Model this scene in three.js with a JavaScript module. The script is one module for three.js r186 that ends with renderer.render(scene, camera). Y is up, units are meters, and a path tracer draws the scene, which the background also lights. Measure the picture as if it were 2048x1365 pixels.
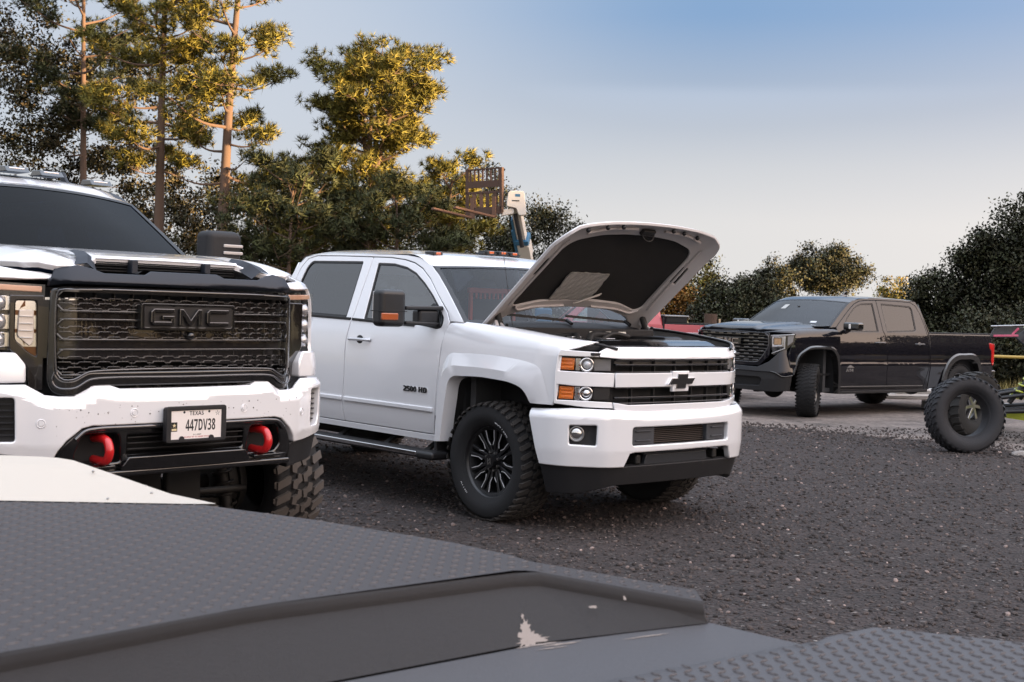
import * as THREE from 'three';
import { mergeGeometries, toCreasedNormals, mergeVertices } from 'three/addons/utils/BufferGeometryUtils.js';
import { RoundedBoxGeometry } from 'three/addons/geometries/RoundedBoxGeometry.js';
import { TextGeometry } from 'three/addons/geometries/TextGeometry.js';
import { FontLoader } from 'three/addons/loaders/FontLoader.js';
import { ImprovedNoise } from 'three/addons/math/ImprovedNoise.js';

// ---------------------------------------------------------------- camera, sky, sun, exposure
const scene = new THREE.Scene();
const DEG = Math.PI / 180;
const camera = new THREE.PerspectiveCamera(30.08, 2048 / 1365, 0.1, 600);
camera.position.set(0, 1.572, 0);
camera.focus = 9; camera.userData.fStop = 8;
camera.rotation.set(-1.564 * DEG, 0, 1.874 * DEG, 'XYZ');
const EXPOSURE = 4.5;
const SUN_AZ = 104 * DEG, SUN_EL = 5.5 * DEG;              // clockwise from the view direction
const sunDir = new THREE.Vector3(Math.sin(SUN_AZ) * Math.cos(SUN_EL), Math.sin(SUN_EL), -Math.cos(SUN_AZ) * Math.cos(SUN_EL));
{
  const w = 1024, h = 512, data = new Float32Array(w * h * 4), sm = (a, b, x) => { const t = Math.min(1, Math.max(0, (x - a) / (b - a))); return t * t * (3 - 2 * t); };
  // elevation, colour: a pale hazy horizon, a blue band above it, a luminous dome overhead
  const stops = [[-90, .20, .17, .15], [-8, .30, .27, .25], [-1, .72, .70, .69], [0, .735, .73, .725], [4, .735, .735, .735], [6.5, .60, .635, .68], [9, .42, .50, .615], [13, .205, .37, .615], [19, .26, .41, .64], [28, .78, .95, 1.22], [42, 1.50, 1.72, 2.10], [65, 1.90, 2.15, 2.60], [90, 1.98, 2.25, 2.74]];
  for (let j = 0; j < h; j++) for (let i = 0; i < w; i++) {
    const el = ((j + .5) / h - .5) * Math.PI, a = ((i + .5) / w - .5) * 2 * Math.PI;
    const d = new THREE.Vector3(Math.cos(el) * Math.cos(a), Math.sin(el), Math.cos(el) * Math.sin(a)), eD = el / DEG;
    let k = 0; while (k < stops.length - 2 && eD > stops[k + 1][0]) k++;
    const A = stops[k], B = stops[k + 1], t = Math.min(1, Math.max(0, (eD - A[0]) / (B[0] - A[0])));
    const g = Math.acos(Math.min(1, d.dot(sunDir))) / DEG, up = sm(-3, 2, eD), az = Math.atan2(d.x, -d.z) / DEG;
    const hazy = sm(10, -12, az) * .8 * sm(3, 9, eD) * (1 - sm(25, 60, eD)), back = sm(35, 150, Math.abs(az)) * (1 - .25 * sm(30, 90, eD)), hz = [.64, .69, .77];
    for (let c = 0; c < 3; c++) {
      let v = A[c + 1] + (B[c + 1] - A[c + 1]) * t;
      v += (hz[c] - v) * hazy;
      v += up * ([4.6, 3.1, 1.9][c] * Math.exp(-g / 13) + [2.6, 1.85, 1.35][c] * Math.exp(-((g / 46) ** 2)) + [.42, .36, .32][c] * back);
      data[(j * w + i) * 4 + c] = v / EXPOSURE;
    }
    data[(j * w + i) * 4 + 3] = 1;
  }
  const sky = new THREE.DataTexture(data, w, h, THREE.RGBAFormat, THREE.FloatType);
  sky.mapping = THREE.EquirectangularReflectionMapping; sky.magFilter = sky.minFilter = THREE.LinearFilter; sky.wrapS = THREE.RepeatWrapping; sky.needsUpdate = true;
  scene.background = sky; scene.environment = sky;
}
const sun = new THREE.DirectionalLight(new THREE.Color(1, .66, .34), 5);
sun.position.copy(sunDir).multiplyScalar(90); sun.castShadow = true; sun.shadow.radius = 1.5;
sun.shadow.mapSize.set(4096, 4096);
Object.assign(sun.shadow.camera, { left: -45, right: 45, top: 45, bottom: -45, near: 1, far: 220 });
sun.target.position.set(0, 0, -18); scene.add(sun, sun.target);
const renderer = new THREE.WebGLRenderer({ antialias: true });
renderer.toneMapping = THREE.LinearToneMapping; renderer.toneMappingExposure = EXPOSURE;
renderer.shadowMap.enabled = true;

// ---------------------------------------------------------------- helpers
const V = (x, y, z) => new THREE.Vector3(x, y, z);
function rng(seed) { let s = seed >>> 0; return () => { s = (s + 0x6D2B79F5) >>> 0; let t = s; t = Math.imul(t ^ (t >>> 15), t | 1); t ^= t + Math.imul(t ^ (t >>> 7), t | 61); return ((t ^ (t >>> 14)) >>> 0) / 4294967296; }; }
const lerp = (a, b, t) => a + (b - a) * t, clamp = (x, a, b) => Math.min(b, Math.max(a, x));
function interp(x, xs, ys) { if (x <= xs[0]) return ys[0]; for (let i = 1; i < xs.length; i++) if (x <= xs[i]) return lerp(ys[i - 1], ys[i], (x - xs[i - 1]) / (xs[i] - xs[i - 1])); return ys[ys.length - 1]; }
// smooth (monotone-ish hermite) table
function smoothTab(xs, ys) {
  const n = xs.length, m = [];
  for (let i = 0; i < n; i++) { const a = Math.max(0, i - 1), b = Math.min(n - 1, i + 1); m.push((ys[b] - ys[a]) / (xs[b] - xs[a])); }
  return x => { if (x <= xs[0]) return ys[0] + m[0] * (x - xs[0]); if (x >= xs[n - 1]) return ys[n - 1] + m[n - 1] * (x - xs[n - 1]); let i = 1; while (x > xs[i]) i++; const h = xs[i] - xs[i - 1], t = (x - xs[i - 1]) / h, t2 = t * t, t3 = t2 * t; return (2 * t3 - 3 * t2 + 1) * ys[i - 1] + (t3 - 2 * t2 + t) * h * m[i - 1] + (-2 * t3 + 3 * t2) * ys[i] + (t3 - t2) * h * m[i]; };
}
const used = {};
function numbered(n) { used[n] = (used[n] ?? -1) + 1; return used[n] ? `${n}_${String(used[n]).padStart(3, '0')}` : n; }
function shadows(o) { o.traverse(c => { if (c.isMesh) { c.castShadow = true; c.receiveShadow = true; } }); return o; }
function tag(o, label, category, group, kind) { if (label) o.userData.label = label; if (category) o.userData.category = category; if (group) o.userData.group = group; if (kind) o.userData.kind = kind; return o; }
function thing(name, label, category, pos = [0, 0, 0], turn = 0, group) { const g = new THREE.Group(); g.name = numbered(name); g.position.set(...pos); g.rotation.y = turn; scene.add(g); return tag(g, label, category, group); }
const CTR = V(-1.2, .9, 0);
function norm1(g) { let q = g.index ? g.toNonIndexed() : g; for (const k of Object.keys(q.attributes)) if (!['position', 'normal', 'uv'].includes(k)) q.deleteAttribute(k); if (!q.attributes.normal) q.computeVertexNormals(); if (!q.attributes.uv) q.setAttribute('uv', new THREE.BufferAttribute(new Float32Array(q.attributes.position.count * 2), 2)); return q; }
function merge(list) { return list.length === 1 ? norm1(list[0]) : mergeGeometries(list.map(norm1)); }
function part(parent, name, geos, mat, label) { const m = new THREE.Mesh(Array.isArray(geos) ? merge(geos) : norm1(geos), mat); m.name = name; m.castShadow = m.receiveShadow = true; if (label) m.userData.label = label; parent.add(m); return m; }
function parts(parent, name, geos, mat, label) { return geos.map(q => part(parent, name, q, mat, label)); }
function solo(name, geos, mat, label, category, group, kind) { const m = new THREE.Mesh(Array.isArray(geos) ? merge(geos) : norm1(geos), mat); m.name = numbered(name); m.castShadow = m.receiveShadow = true; scene.add(m); return tag(m, label, category, group, kind); }
const tr = (g, x, y, z) => g.translate(x, y, z);
function box(cx, cy, cz, w, h, d, r = 0, rot) { const g = r > 0 ? new RoundedBoxGeometry(w, h, d, 2, Math.min(r, w / 2.01, h / 2.01, d / 2.01)) : new THREE.BoxGeometry(w, h, d); if (rot) g.applyMatrix4(new THREE.Matrix4().makeRotationFromEuler(new THREE.Euler(...rot))); return tr(g, cx, cy, cz); }
function barGeo(p, q, w, h, r = 0, upv = V(0, 1, 0)) { const a = V(...p), b = V(...q), d = b.clone().sub(a), L = d.length(); d.normalize(); const g = r ? new RoundedBoxGeometry(L, h, w, 2, Math.min(r, w / 2.01, h / 2.01)) : new THREE.BoxGeometry(L, h, w); let z = new THREE.Vector3().crossVectors(d, upv); if (z.lengthSq() < 1e-6) z = V(0, 0, 1); z.normalize(); const y = new THREE.Vector3().crossVectors(z, d); const m = new THREE.Matrix4().makeBasis(d, y, z); m.setPosition(a.add(b).multiplyScalar(.5)); return g.applyMatrix4(m); }
function tube(pts, r, rs = 8, seg = 0, closed = false) { const c = new THREE.CatmullRomCurve3(pts.map(p => V(...p)), closed, 'centripetal'); return new THREE.TubeGeometry(c, seg || pts.length * 6, r, rs, closed); }
function cyl(p, q, r1, r2 = r1, n = 16) { const a = V(...p), b = V(...q), d = b.clone().sub(a), g = new THREE.CylinderGeometry(r2, r1, d.length(), n); g.applyQuaternion(new THREE.Quaternion().setFromUnitVectors(V(0, 1, 0), d.clone().normalize())); const m = a.add(b).multiplyScalar(.5); return g.translate(m.x, m.y, m.z); }
// 2-D polygon tools
function area(p) { let s = 0; for (let i = 0; i < p.length; i++) { const a = p[i], b = p[(i + 1) % p.length]; s += a[0] * b[1] - b[0] * a[1]; } return s / 2; }
function roundPoly(p, r = .03, n = 4) { const o = []; for (let i = 0; i < p.length; i++) { const A = p[(i + p.length - 1) % p.length], B = p[i], C = p[(i + 1) % p.length]; const rr = B[2] ?? r; if (rr <= 0) { o.push([B[0], B[1]]); continue; } const la = Math.hypot(A[0] - B[0], A[1] - B[1]), lc = Math.hypot(C[0] - B[0], C[1] - B[1]), d = Math.min(rr, la * .48, lc * .48); const s = [B[0] + (A[0] - B[0]) * d / la, B[1] + (A[1] - B[1]) * d / la], e = [B[0] + (C[0] - B[0]) * d / lc, B[1] + (C[1] - B[1]) * d / lc]; for (let k = 0; k <= n; k++) { const t = k / n, u = 1 - t; o.push([u * u * s[0] + 2 * u * t * B[0] + t * t * e[0], u * u * s[1] + 2 * u * t * B[1] + t * t * e[1]]); } } return o; }
function densify(p, s) { const o = []; for (let i = 0; i < p.length; i++) { const a = p[i], b = p[(i + 1) % p.length], L = Math.hypot(b[0] - a[0], b[1] - a[1]); if (L < 1e-5) continue; const n = Math.max(1, Math.ceil(L / s)); for (let k = 0; k < n; k++) o.push([lerp(a[0], b[0], k / n), lerp(a[1], b[1], k / n)]); } return o; }
function vnorm(p) { const n = p.length, o = []; for (let i = 0; i < n; i++) { const a = p[(i + n - 1) % n], b = p[i], c = p[(i + 1) % n]; let x1 = b[0] - a[0], y1 = b[1] - a[1], x2 = c[0] - b[0], y2 = c[1] - b[1]; const l1 = Math.hypot(x1, y1), l2 = Math.hypot(x2, y2); x1 /= l1; y1 /= l1; x2 /= l2; y2 /= l2; let nx = -(y1 + y2), ny = x1 + x2; const l = Math.hypot(nx, ny) || 1; nx /= l; ny /= l; const c2 = Math.max(.5, -y1 * nx + x1 * ny); o.push([nx, ny, 1 / c2]); } return o; }
function inset(p, d) { const q = area(p) < 0 ? p.slice().reverse() : p; const N = vnorm(q); return q.map((b, i) => [b[0] + N[i][0] * N[i][2] * d, b[1] + N[i][1] * N[i][2] * d]); }
function clipHalf(p, ax, v, sgn) { const o = []; for (let i = 0; i < p.length; i++) { const a = p[i], b = p[(i + 1) % p.length], da = sgn * (a[ax] - v), db = sgn * (b[ax] - v); if (da >= 0) o.push(a); if ((da > 0 && db < 0) || (da < 0 && db > 0)) { const t = da / (da - db); o.push([lerp(a[0], b[0], t), lerp(a[1], b[1], t)]); } } return o; }
// A curved sheet-metal panel: a 2-D outline (with holes) laid on the surface map(a,b), with rounded edges and a turned-in flange.
function sheet(o) {
  const map = o.map, step = o.step ?? [.07, .07], r = o.r ?? .004, seg = o.seg ?? 2, depth = o.depth ?? .018, ctr = o.ctr ?? CTR, ds = o.ds ?? Math.min(step[0], step[1]);
  let outer = densify(o.o, ds); if (area(outer) < 0) outer.reverse();
  const holes = (o.holes ?? []).map(h => { let q = densify(h, ds); if (area(q) > 0) q.reverse(); return q; });
  const e = 1e-3, P = (a, b) => { const q = map(a, b); return V(q[0], q[1], q[2]); };
  const fr = (a, b) => { const p = P(a, b), A = P(a + e, b).sub(P(a - e, b)).multiplyScalar(.5 / e), B = P(a, b + e).sub(P(a, b - e)).multiplyScalar(.5 / e); return { p, A, B, n: new THREE.Vector3().crossVectors(A, B).normalize() }; };
  const cx = outer.reduce((s, q) => s + q[0], 0) / outer.length, cy = outer.reduce((s, q) => s + q[1], 0) / outer.length;
  const c0 = fr(...(o.ref ?? [cx, cy])); let sg = c0.n.dot(c0.p.clone().sub(ctr)) >= 0 ? 1 : -1; if (o.flip) sg = -sg;
  const pos = [], nor = [], uv = [];
  const tri = (a, b, c) => { const n = new THREE.Vector3().crossVectors(b.p.clone().sub(a.p), c.p.clone().sub(a.p)); const L = n.length(); if (L < 1e-12) return; const s = n.dot(a.n.clone().add(b.n).add(c.n)); for (const q of s >= 0 ? [a, b, c] : [a, c, b]) { pos.push(q.p.x, q.p.y, q.p.z); nor.push(q.n.x, q.n.y, q.n.z); uv.push(q.uv[0], q.uv[1]); } };
  const vert = q => { const f = fr(q[0], q[1]); return { p: f.p, n: f.n.multiplyScalar(sg), uv: q }; };
  const loops = [outer, ...holes].map(l => ({ l, N: vnorm(l) })), off = (L, d) => L.l.map((b, i) => [b[0] + L.N[i][0] * L.N[i][2] * d, b[1] + L.N[i][1] * L.N[i][2] * d]);
  const inner = loops.map(L => off(L, r));
  const toV2 = l => l.map(q => new THREE.Vector2(q[0], q[1]));
  const flat = inner.flat();
  for (const f of THREE.ShapeUtils.triangulateShape(toV2(inner[0]), inner.slice(1).map(toV2))) {
    const T = f.map(i => flat[i]); let polys = [T];
    for (const ax of [0, 1]) { const out = []; for (const p of polys) { let lo = Infinity, hi = -Infinity; for (const q of p) { lo = Math.min(lo, q[ax]); hi = Math.max(hi, q[ax]); } const i0 = Math.floor(lo / step[ax] + 1e-9), i1 = Math.ceil(hi / step[ax] - 1e-9); for (let k = i0; k < i1; k++) { let c = p; if (k > i0) c = clipHalf(c, ax, k * step[ax], 1); if (k < i1 - 1 && c.length) c = clipHalf(c, ax, (k + 1) * step[ax], -1); if (c.length >= 3) out.push(c); } } polys = out; }
    for (const p of polys) { const vs = p.map(vert); for (let k = 1; k < vs.length - 1; k++) tri(vs[0], vs[k], vs[k + 1]); }
  }
  for (const L of loops) {
    const rings = [];
    const mk = (d, z, th) => off(L, d).map((q, i) => { const f = fr(q[0], q[1]); f.n.multiplyScalar(sg); const out = f.A.clone().multiplyScalar(-L.N[i][0]).add(f.B.clone().multiplyScalar(-L.N[i][1])).normalize(); return { p: f.p.clone().addScaledVector(f.n, -z), n: out.multiplyScalar(Math.cos(th)).addScaledVector(f.n, Math.sin(th)).normalize(), uv: q }; });
    if (depth > r) rings.push(mk(0, depth, 0));
    if (r > 0) for (let k = 0; k <= seg; k++) { const th = k / seg * Math.PI / 2; rings.push(mk(r * (1 - Math.cos(th)), r * (1 - Math.sin(th)), th)); } else rings.push(mk(0, 0, 0));
    for (let k = 0; k < rings.length - 1; k++) for (let i = 0; i < L.l.length; i++) { const j = (i + 1) % L.l.length, A = rings[k][i], B = rings[k][j], C = rings[k + 1][j], D = rings[k + 1][i]; tri(A, B, C); tri(A, C, D); }
  }
  const g = new THREE.BufferGeometry(); g.setAttribute('position', new THREE.Float32BufferAttribute(pos, 3)); g.setAttribute('normal', new THREE.Float32BufferAttribute(nor, 3)); g.setAttribute('uv', new THREE.Float32BufferAttribute(uv, 2)); return g;
}
// smooth parametric patch f(p,q), p in [p0,p1], q in [q0,q1]
function patch(f, nu, nv, p0 = 0, p1 = 1, q0 = 0, q1 = 1) { const pos = [], uv = [], idx = []; for (let j = 0; j <= nv; j++) for (let i = 0; i <= nu; i++) { const p = lerp(p0, p1, i / nu), q = lerp(q0, q1, j / nv), r = f(p, q); pos.push(...r); uv.push(p, q); } for (let j = 0; j < nv; j++) for (let i = 0; i < nu; i++) { const a = j * (nu + 1) + i, b = a + 1, c = a + nu + 1, d = c + 1; idx.push(a, b, d, a, d, c); } const g = new THREE.BufferGeometry(); g.setAttribute('position', new THREE.Float32BufferAttribute(pos, 3)); g.setAttribute('uv', new THREE.Float32BufferAttribute(uv, 2)); g.setIndex(idx); g.computeVertexNormals(); return g; }
function resample(l, m) { const d = [0]; for (let i = 1; i < l.length; i++) d.push(d[i - 1] + Math.hypot(...l[i].map((x, k) => x - l[i - 1][k]))); const T = d[d.length - 1], o = []; for (let k = 0; k < m; k++) { const s = T * k / (m - 1); let i = 1; while (i < l.length - 1 && d[i] < s) i++; const t = (s - d[i - 1]) / (d[i] - d[i - 1] || 1); o.push(l[i].map((x, c) => lerp(l[i - 1][c], x, clamp(t, 0, 1)))); } return o; }
function smoothLine(l, n = 6) { const c = new THREE.CatmullRomCurve3(l.map(p => V(p[0], p[1], p[2] ?? 0)), false, 'centripetal'); return c.getPoints(l.length * n).map(p => l[0].length === 2 ? [p.x, p.y] : [p.x, p.y, p.z]); }
function loft(lines, m = 40, crease = .6) { const L = lines.map(l => resample(l, m)); const g = patch((p, q) => L[Math.round(q * (L.length - 1))][Math.round(p * (m - 1))], m - 1, L.length - 1); return toCreasedNormals(g, crease); }
function extrude(poly, depth, bevel = 0, holes = []) { const s = new THREE.Shape(poly.map(p => new THREE.Vector2(p[0], p[1]))); for (const h of holes) s.holes.push(new THREE.Path(h.map(p => new THREE.Vector2(p[0], p[1])))); return new THREE.ExtrudeGeometry(s, { depth: depth - 2 * bevel, bevelEnabled: bevel > 0, bevelThickness: bevel, bevelSize: bevel, bevelOffset: -bevel, bevelSegments: 2, curveSegments: 6 }).translate(0, 0, bevel); }
// outline drawn in (v,h) stood up as a plate facing forward (+x) at x = u
function plateX(poly, u, depth, bevel, holes) { return extrude(poly, depth, bevel, holes).applyMatrix4(new THREE.Matrix4().makeBasis(V(0, 0, 1), V(0, 1, 0), V(-1, 0, 0))).translate(u, 0, 0); }
// outline drawn in (u,h) stood up as a plate facing sideways at z
function plateZ(poly, z, depth, bevel, holes) { return extrude(poly, depth, bevel, holes).translate(0, 0, z - depth); }
class Plan { // plan curve of a front end: arc length s -> (u, v, outward normal)
  constructor(half, smooth = true) { let h = smooth ? smoothLine(half, 8) : half; const m = h.slice(1).reverse().map(q => [q[0], -q[1]]); this.p = [...m, ...h]; const d = [0]; for (let i = 1; i < this.p.length; i++) d.push(d[i - 1] + Math.hypot(this.p[i][0] - this.p[i - 1][0], this.p[i][1] - this.p[i - 1][1])); this.s = d.map(x => x - d[m.length]); this.max = this.s[this.s.length - 1]; this.us = this.p.map(q => q[0]); this.vs = this.p.map(q => q[1]); }
  at(s) { return [interp(s, this.s, this.us), interp(s, this.s, this.vs)]; }
  off(s, o) { const a = this.at(s - .012), b = this.at(s + .012); let tx = b[0] - a[0], ty = b[1] - a[1]; const L = Math.hypot(tx, ty) || 1; tx /= L; ty /= L; const c = this.at(s); return [c[0] + ty * o, c[1] - tx * o]; }
  map(prof = () => 0) { return (s, h) => { const q = this.off(s, prof(h, s)); return [q[0], h, q[1]]; }; }
}
const font = await new FontLoader().loadAsync('fonts/droid/droid_sans_bold.typeface.json');
function textGeo(str, size, depth, bevel = 0) { const g = new TextGeometry(str, { font, size, depth, curveSegments: 3, bevelEnabled: bevel > 0, bevelThickness: bevel, bevelSize: bevel, bevelSegments: 1 }); g.computeBoundingBox(); const b = g.boundingBox; return g.translate(-(b.min.x + b.max.x) / 2, -(b.min.y + b.max.y) / 2, 0); }
const noise = new ImprovedNoise();
const N3 = (x, y, z = 0) => noise.noise(x, y, z);
function fbm(x, y, z = 0, o = 4) { let s = 0, a = .5; for (let i = 0; i < o; i++) { s += a * N3(x, y, z + i * 7.3); x *= 2.03; y *= 2.03; a *= .5; } return s; }
function texRGB(n, fn, srgb = false, rep) { const d = new Uint8Array(n * n * 4); for (let j = 0; j < n; j++) for (let i = 0; i < n; i++) { const c = fn(i / n, j / n, i, j), k = (j * n + i) * 4; d[k] = clamp(c[0], 0, 1) * 255; d[k + 1] = clamp(c[1], 0, 1) * 255; d[k + 2] = clamp(c[2], 0, 1) * 255; d[k + 3] = 255; } const t = new THREE.DataTexture(d, n, n); t.wrapS = t.wrapT = THREE.RepeatWrapping; t.magFilter = THREE.LinearFilter; t.minFilter = THREE.LinearMipmapLinearFilter; t.generateMipmaps = true; if (srgb) t.colorSpace = THREE.SRGBColorSpace; if (rep) t.repeat.set(...rep); t.needsUpdate = true; return t; }
// tileable value noise
function tileNoise(seed, n) { const R = rng(seed), g = Array.from({ length: n * n }, R); return (u, v) => { const x = u * n, y = v * n, i = Math.floor(x), j = Math.floor(y), f = x - i, h = y - j, s = f * f * (3 - 2 * f), t = h * h * (3 - 2 * h), a = (i % n + n) % n, b = (a + 1) % n, c = ((j % n) + n) % n, d = (c + 1) % n; return lerp(lerp(g[c * n + a], g[c * n + b], s), lerp(g[d * n + a], g[d * n + b], s), t); }; }
const rgb = (r, g, b) => new THREE.Color().setRGB(r, g, b);
const std = (c, rough = .6, metal = 0, extra = {}) => new THREE.MeshStandardMaterial({ color: rgb(...c), roughness: rough, metalness: metal, side: THREE.DoubleSide, ...extra });
const phy = (c, rough, metal, extra) => new THREE.MeshPhysicalMaterial({ color: rgb(...c), roughness: rough, metalness: metal, side: THREE.DoubleSide, ...extra });
const grain = (() => { const a = tileNoise(3, 64), b = tileNoise(4, 128), c = tileNoise(5, 256); return texRGB(512, (u, v) => { const k = .2 * a(u, v) + .3 * b(u, v) + .5 * c(u, v); return [k, k, k]; }); })();
const gr = (x, y) => { const t = grain.clone(); t.repeat.set(x, y); t.needsUpdate = true; return t; };
const M = {
  white: phy([.82, .82, .835], .22, .14, { clearcoat: 1, clearcoatRoughness: .05 }),
  whiteRaw: std([.52, .48, .47], .5),
  black: phy([.004, .0042, .0075], .4, .0, { clearcoat: 1, clearcoatRoughness: .012, specularIntensity: .1 }),
  gloss: phy([.0045, .0045, .005], .22, 0, { clearcoat: 1, clearcoatRoughness: .06 }),
  navy: std([.009, .013, .022], .55),
  plastic: std([.009, .009, .0105], .62, 0, { bumpMap: gr(14, 14), bumpScale: .0006 }),
  trim: std([.007, .007, .008], .45),
  dark: std([.008, .008, .009], .8),
  rubber: std([.0105, .0105, .0115], .85, 0, { bumpMap: gr(9, 9), bumpScale: .0006 }),
  rubberWorn: std([.075, .064, .056], .92, 0, { bumpMap: gr(20, 20), bumpScale: .0012 }),
  chrome: std([.75, .75, .76], .12, 1), steel: std([.32, .31, .30], .42, 1), alu: std([.62, .62, .63], .3, 1),
  darkMetal: std([.020, .019, .018], .6, .3), rust: std([.075, .043, .030], .85, 0, { bumpMap: gr(5, 5), bumpScale: .002 }),
  tint: phy([.055, .065, .08], .02, 0, { transmission: 1, thickness: 0, ior: 1.9 }),
  glass: phy([.72, .80, .82], .01, 0, { transmission: 1, thickness: 0, ior: 1.7 }),
  lens: phy([.97, .97, .97], .01, 0, { transmission: 1, thickness: 0, ior: 1.45 }),
  amber: phy([.80, .20, .02], .22, 0, { clearcoat: 1, transmission: .15, thickness: 0 }),
  red: phy([.50, .012, .012], .2, 0, { clearcoat: 1 }), hookRed: phy([.55, .012, .014], .3, 0, { clearcoat: .8, clearcoatRoughness: .15 }),
  seat: std([.10, .095, .09], .8), cabin: std([.045, .045, .046], .85), underside: std([.007, .0065, .0065], .9),
  liner: std([.014, .014, .015], .9), felt: std([.018, .017, .017], .95, 0, { bumpMap: gr(6, 6), bumpScale: .004 }),
};

// ---------------------------------------------------------------- the ground
{
  const n1 = tileNoise(11, 8), n2 = tileNoise(12, 40), n3 = tileNoise(13, 160), n4 = tileNoise(14, 400), R = rng(77);
  // dark asphalt millings: crushed grains with pale chips
  const SZ = 1024, chips = new Float32Array(SZ * SZ), hgt = new Float32Array(SZ * SZ);
  for (let k = 0; k < 42000; k++) { const x = R() * SZ, y = R() * SZ, r = .8 + 3.4 * Math.pow(R(), 3), b = R() < .035 ? .6 + .4 * R() : R() < .6 ? .18 + .32 * R() : -.8 * R(), an = R() * 6, st = .6 + .4 * R(); const q = Math.ceil(r) + 1; for (let j = -q; j <= q; j++) for (let i = -q; i <= q; i++) { const cx = i * Math.cos(an) + j * Math.sin(an), cy = (-i * Math.sin(an) + j * Math.cos(an)) / st; const d = Math.hypot(cx, cy) / r; if (d < 1) { const id = ((Math.floor(y) + j + SZ) % SZ) * SZ + (Math.floor(x) + i + SZ) % SZ; chips[id] = b; hgt[id] = Math.max(hgt[id], .35 + .65 * Math.sqrt(1 - d * d) * Math.min(1, r / 3)); } } }
  const mil = texRGB(SZ, (u, v, i, j) => { const k = chips[j * SZ + i], f = .55 * n3(u, v) + .45 * n4(u, v), p = n1(u, v), q = n2(u, v); let b = .010 + .017 * f + .007 * (p - .5) + .009 * (q - .5); let c = [b * 1.40, b * .97, b * .88]; if (k > 0) { const t = k * k * .24; c = [c[0] + t * 1.02, c[1] + t * .93, c[2] + t * .86]; } else if (k < 0) c = c.map(x => x * (1 + k * .7)); return c.map(x => Math.pow(clamp(x, 0, 1), 1 / 2.2)); }, true);
  const milB = texRGB(SZ, (u, v, i, j) => { const k = clamp(hgt[j * SZ + i] * .7 + .3 * n4(u, v), 0, 1); return [k, k, k]; });
  const lot = texRGB(SZ, (u, v, i, j) => { const k = chips[((j * 7) % SZ) * SZ + (i + 311) % SZ], f = n3(u, v), p = n1(u, v), q = n2(u, v); let b = .135 + .07 * (f - .5) + .12 * (p - .5) + .10 * (q - .5); const m = clamp((n1(u * 1 + .37, v) - .62) * 6, 0, 1) * clamp((q - .4) * 4, 0, 1); b *= 1 - .45 * m; if (k > 0) b += k * .18; else b *= 1 + .6 * k; return [b * 1.16, b * .95, b * .83].map(x => Math.pow(clamp(x, 0, 1), 1 / 2.2)); }, true);
  const far = texRGB(512, (u, v) => { const f = n3(u, v), p = n1(u, v), q = n2(u, v); return [.10 + .05 * f + .06 * (p - .5), .085 + .05 * f + .03 * (q - .5), .035 + .02 * f].map(x => Math.pow(clamp(x, 0, 1), 1 / 2.2)); }, true);
  const ground = (name, shape, y, map, bump, size, bs, seg) => { const g = new THREE.ShapeGeometry(new THREE.Shape(shape.map(p => new THREE.Vector2(p[0], -p[1])))); g.rotateX(-Math.PI / 2); const P = g.attributes.position, uv = g.attributes.uv; for (let i = 0; i < P.count; i++) { uv.setXY(i, P.getX(i) / size, P.getZ(i) / size); } g.translate(0, y, 0); const m = new THREE.MeshStandardMaterial({ map, bumpMap: bump, bumpScale: bs, roughness: .95, side: THREE.DoubleSide }); const o = solo(name, g, m, null, null, null, 'structure'); return o; };
  ground('ground', [[-260, -280], [260, -280], [260, 120], [-260, 120]], 0, far, milB, 3.2, .01);
  const wob = (pts, amp, fr, step = .25) => { const o = []; for (let i = 0; i < pts.length - 1; i++) { const a = pts[i], b = pts[i + 1], L = Math.hypot(b[0] - a[0], b[1] - a[1]), n = Math.ceil(L / step); for (let k = 0; k < n; k++) { const x = lerp(a[0], b[0], k / n), z = lerp(a[1], b[1], k / n), w = amp * fbm(x * fr, z * fr, 3.3, 5); o.push([x, z + w * 1.6]); } } o.push(pts[pts.length - 1]); return o; };
  ground('gravel_lot', [[-40, 14], ...wob([[-40, -27], [-12, -28], [2, -27.6], [9, -26.2], [16, -24.5], [40, -20]], .9, .45), [40, 14]], .004, lot, milB, 2.6, .009);
  ground('asphalt_millings', [[-38, 12], ...wob([[-38, -21], [-14, -20.4], [0, -18.3], [3.26, -17.7], [4.0, -17.35], [5.37, -16.3], [6.25, -15.4], [8.5, -13.6], [14, -10.5], [38, -6]], .55, .8, .12), [38, 12]], .008, mil, milB, 5.6, .04);
  // loose stones lying on the millings
  const stone = new THREE.IcosahedronGeometry(1, 0); stone.scale(1, .6, .8);
  const mk = (name, n, m, f, s0, s1, seed, label) => { const im = new THREE.InstancedMesh(stone, m, n), r = rng(seed), o = new THREE.Object3D(), col = new THREE.Color(); for (let i = 0; i < n; i++) { const p = f(r); const s = s0 + (s1 - s0) * Math.pow(r(), 3.2); o.position.set(p[0], .008 + s * .25, p[1]); o.rotation.set(r() * .6, r() * 6.3, r() * .6); o.scale.setScalar(s); o.updateMatrix(); im.setMatrixAt(i, o.matrix); const q = r(), k = q < .93 ? .010 + .055 * r() : .08 + .26 * r() * r(); im.setColorAt(i, col.setRGB(k * 1.25, k * .95, k * .84)); } im.name = name; im.castShadow = im.receiveShadow = true; scene.add(im); return tag(im, label, 'gravel', null, 'stuff'); };
  const sm = std([1, 1, 1], .9);
  mk('gravel', 60000, sm, r => { const d = 4.2 + 14 * Math.pow(r(), .75), a = (-.42 + .95 * r()); return [d * Math.tan(a), -d]; }, .004, .022, 501, 'pale stone chips scattered over the dark ground between the trucks');
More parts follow.
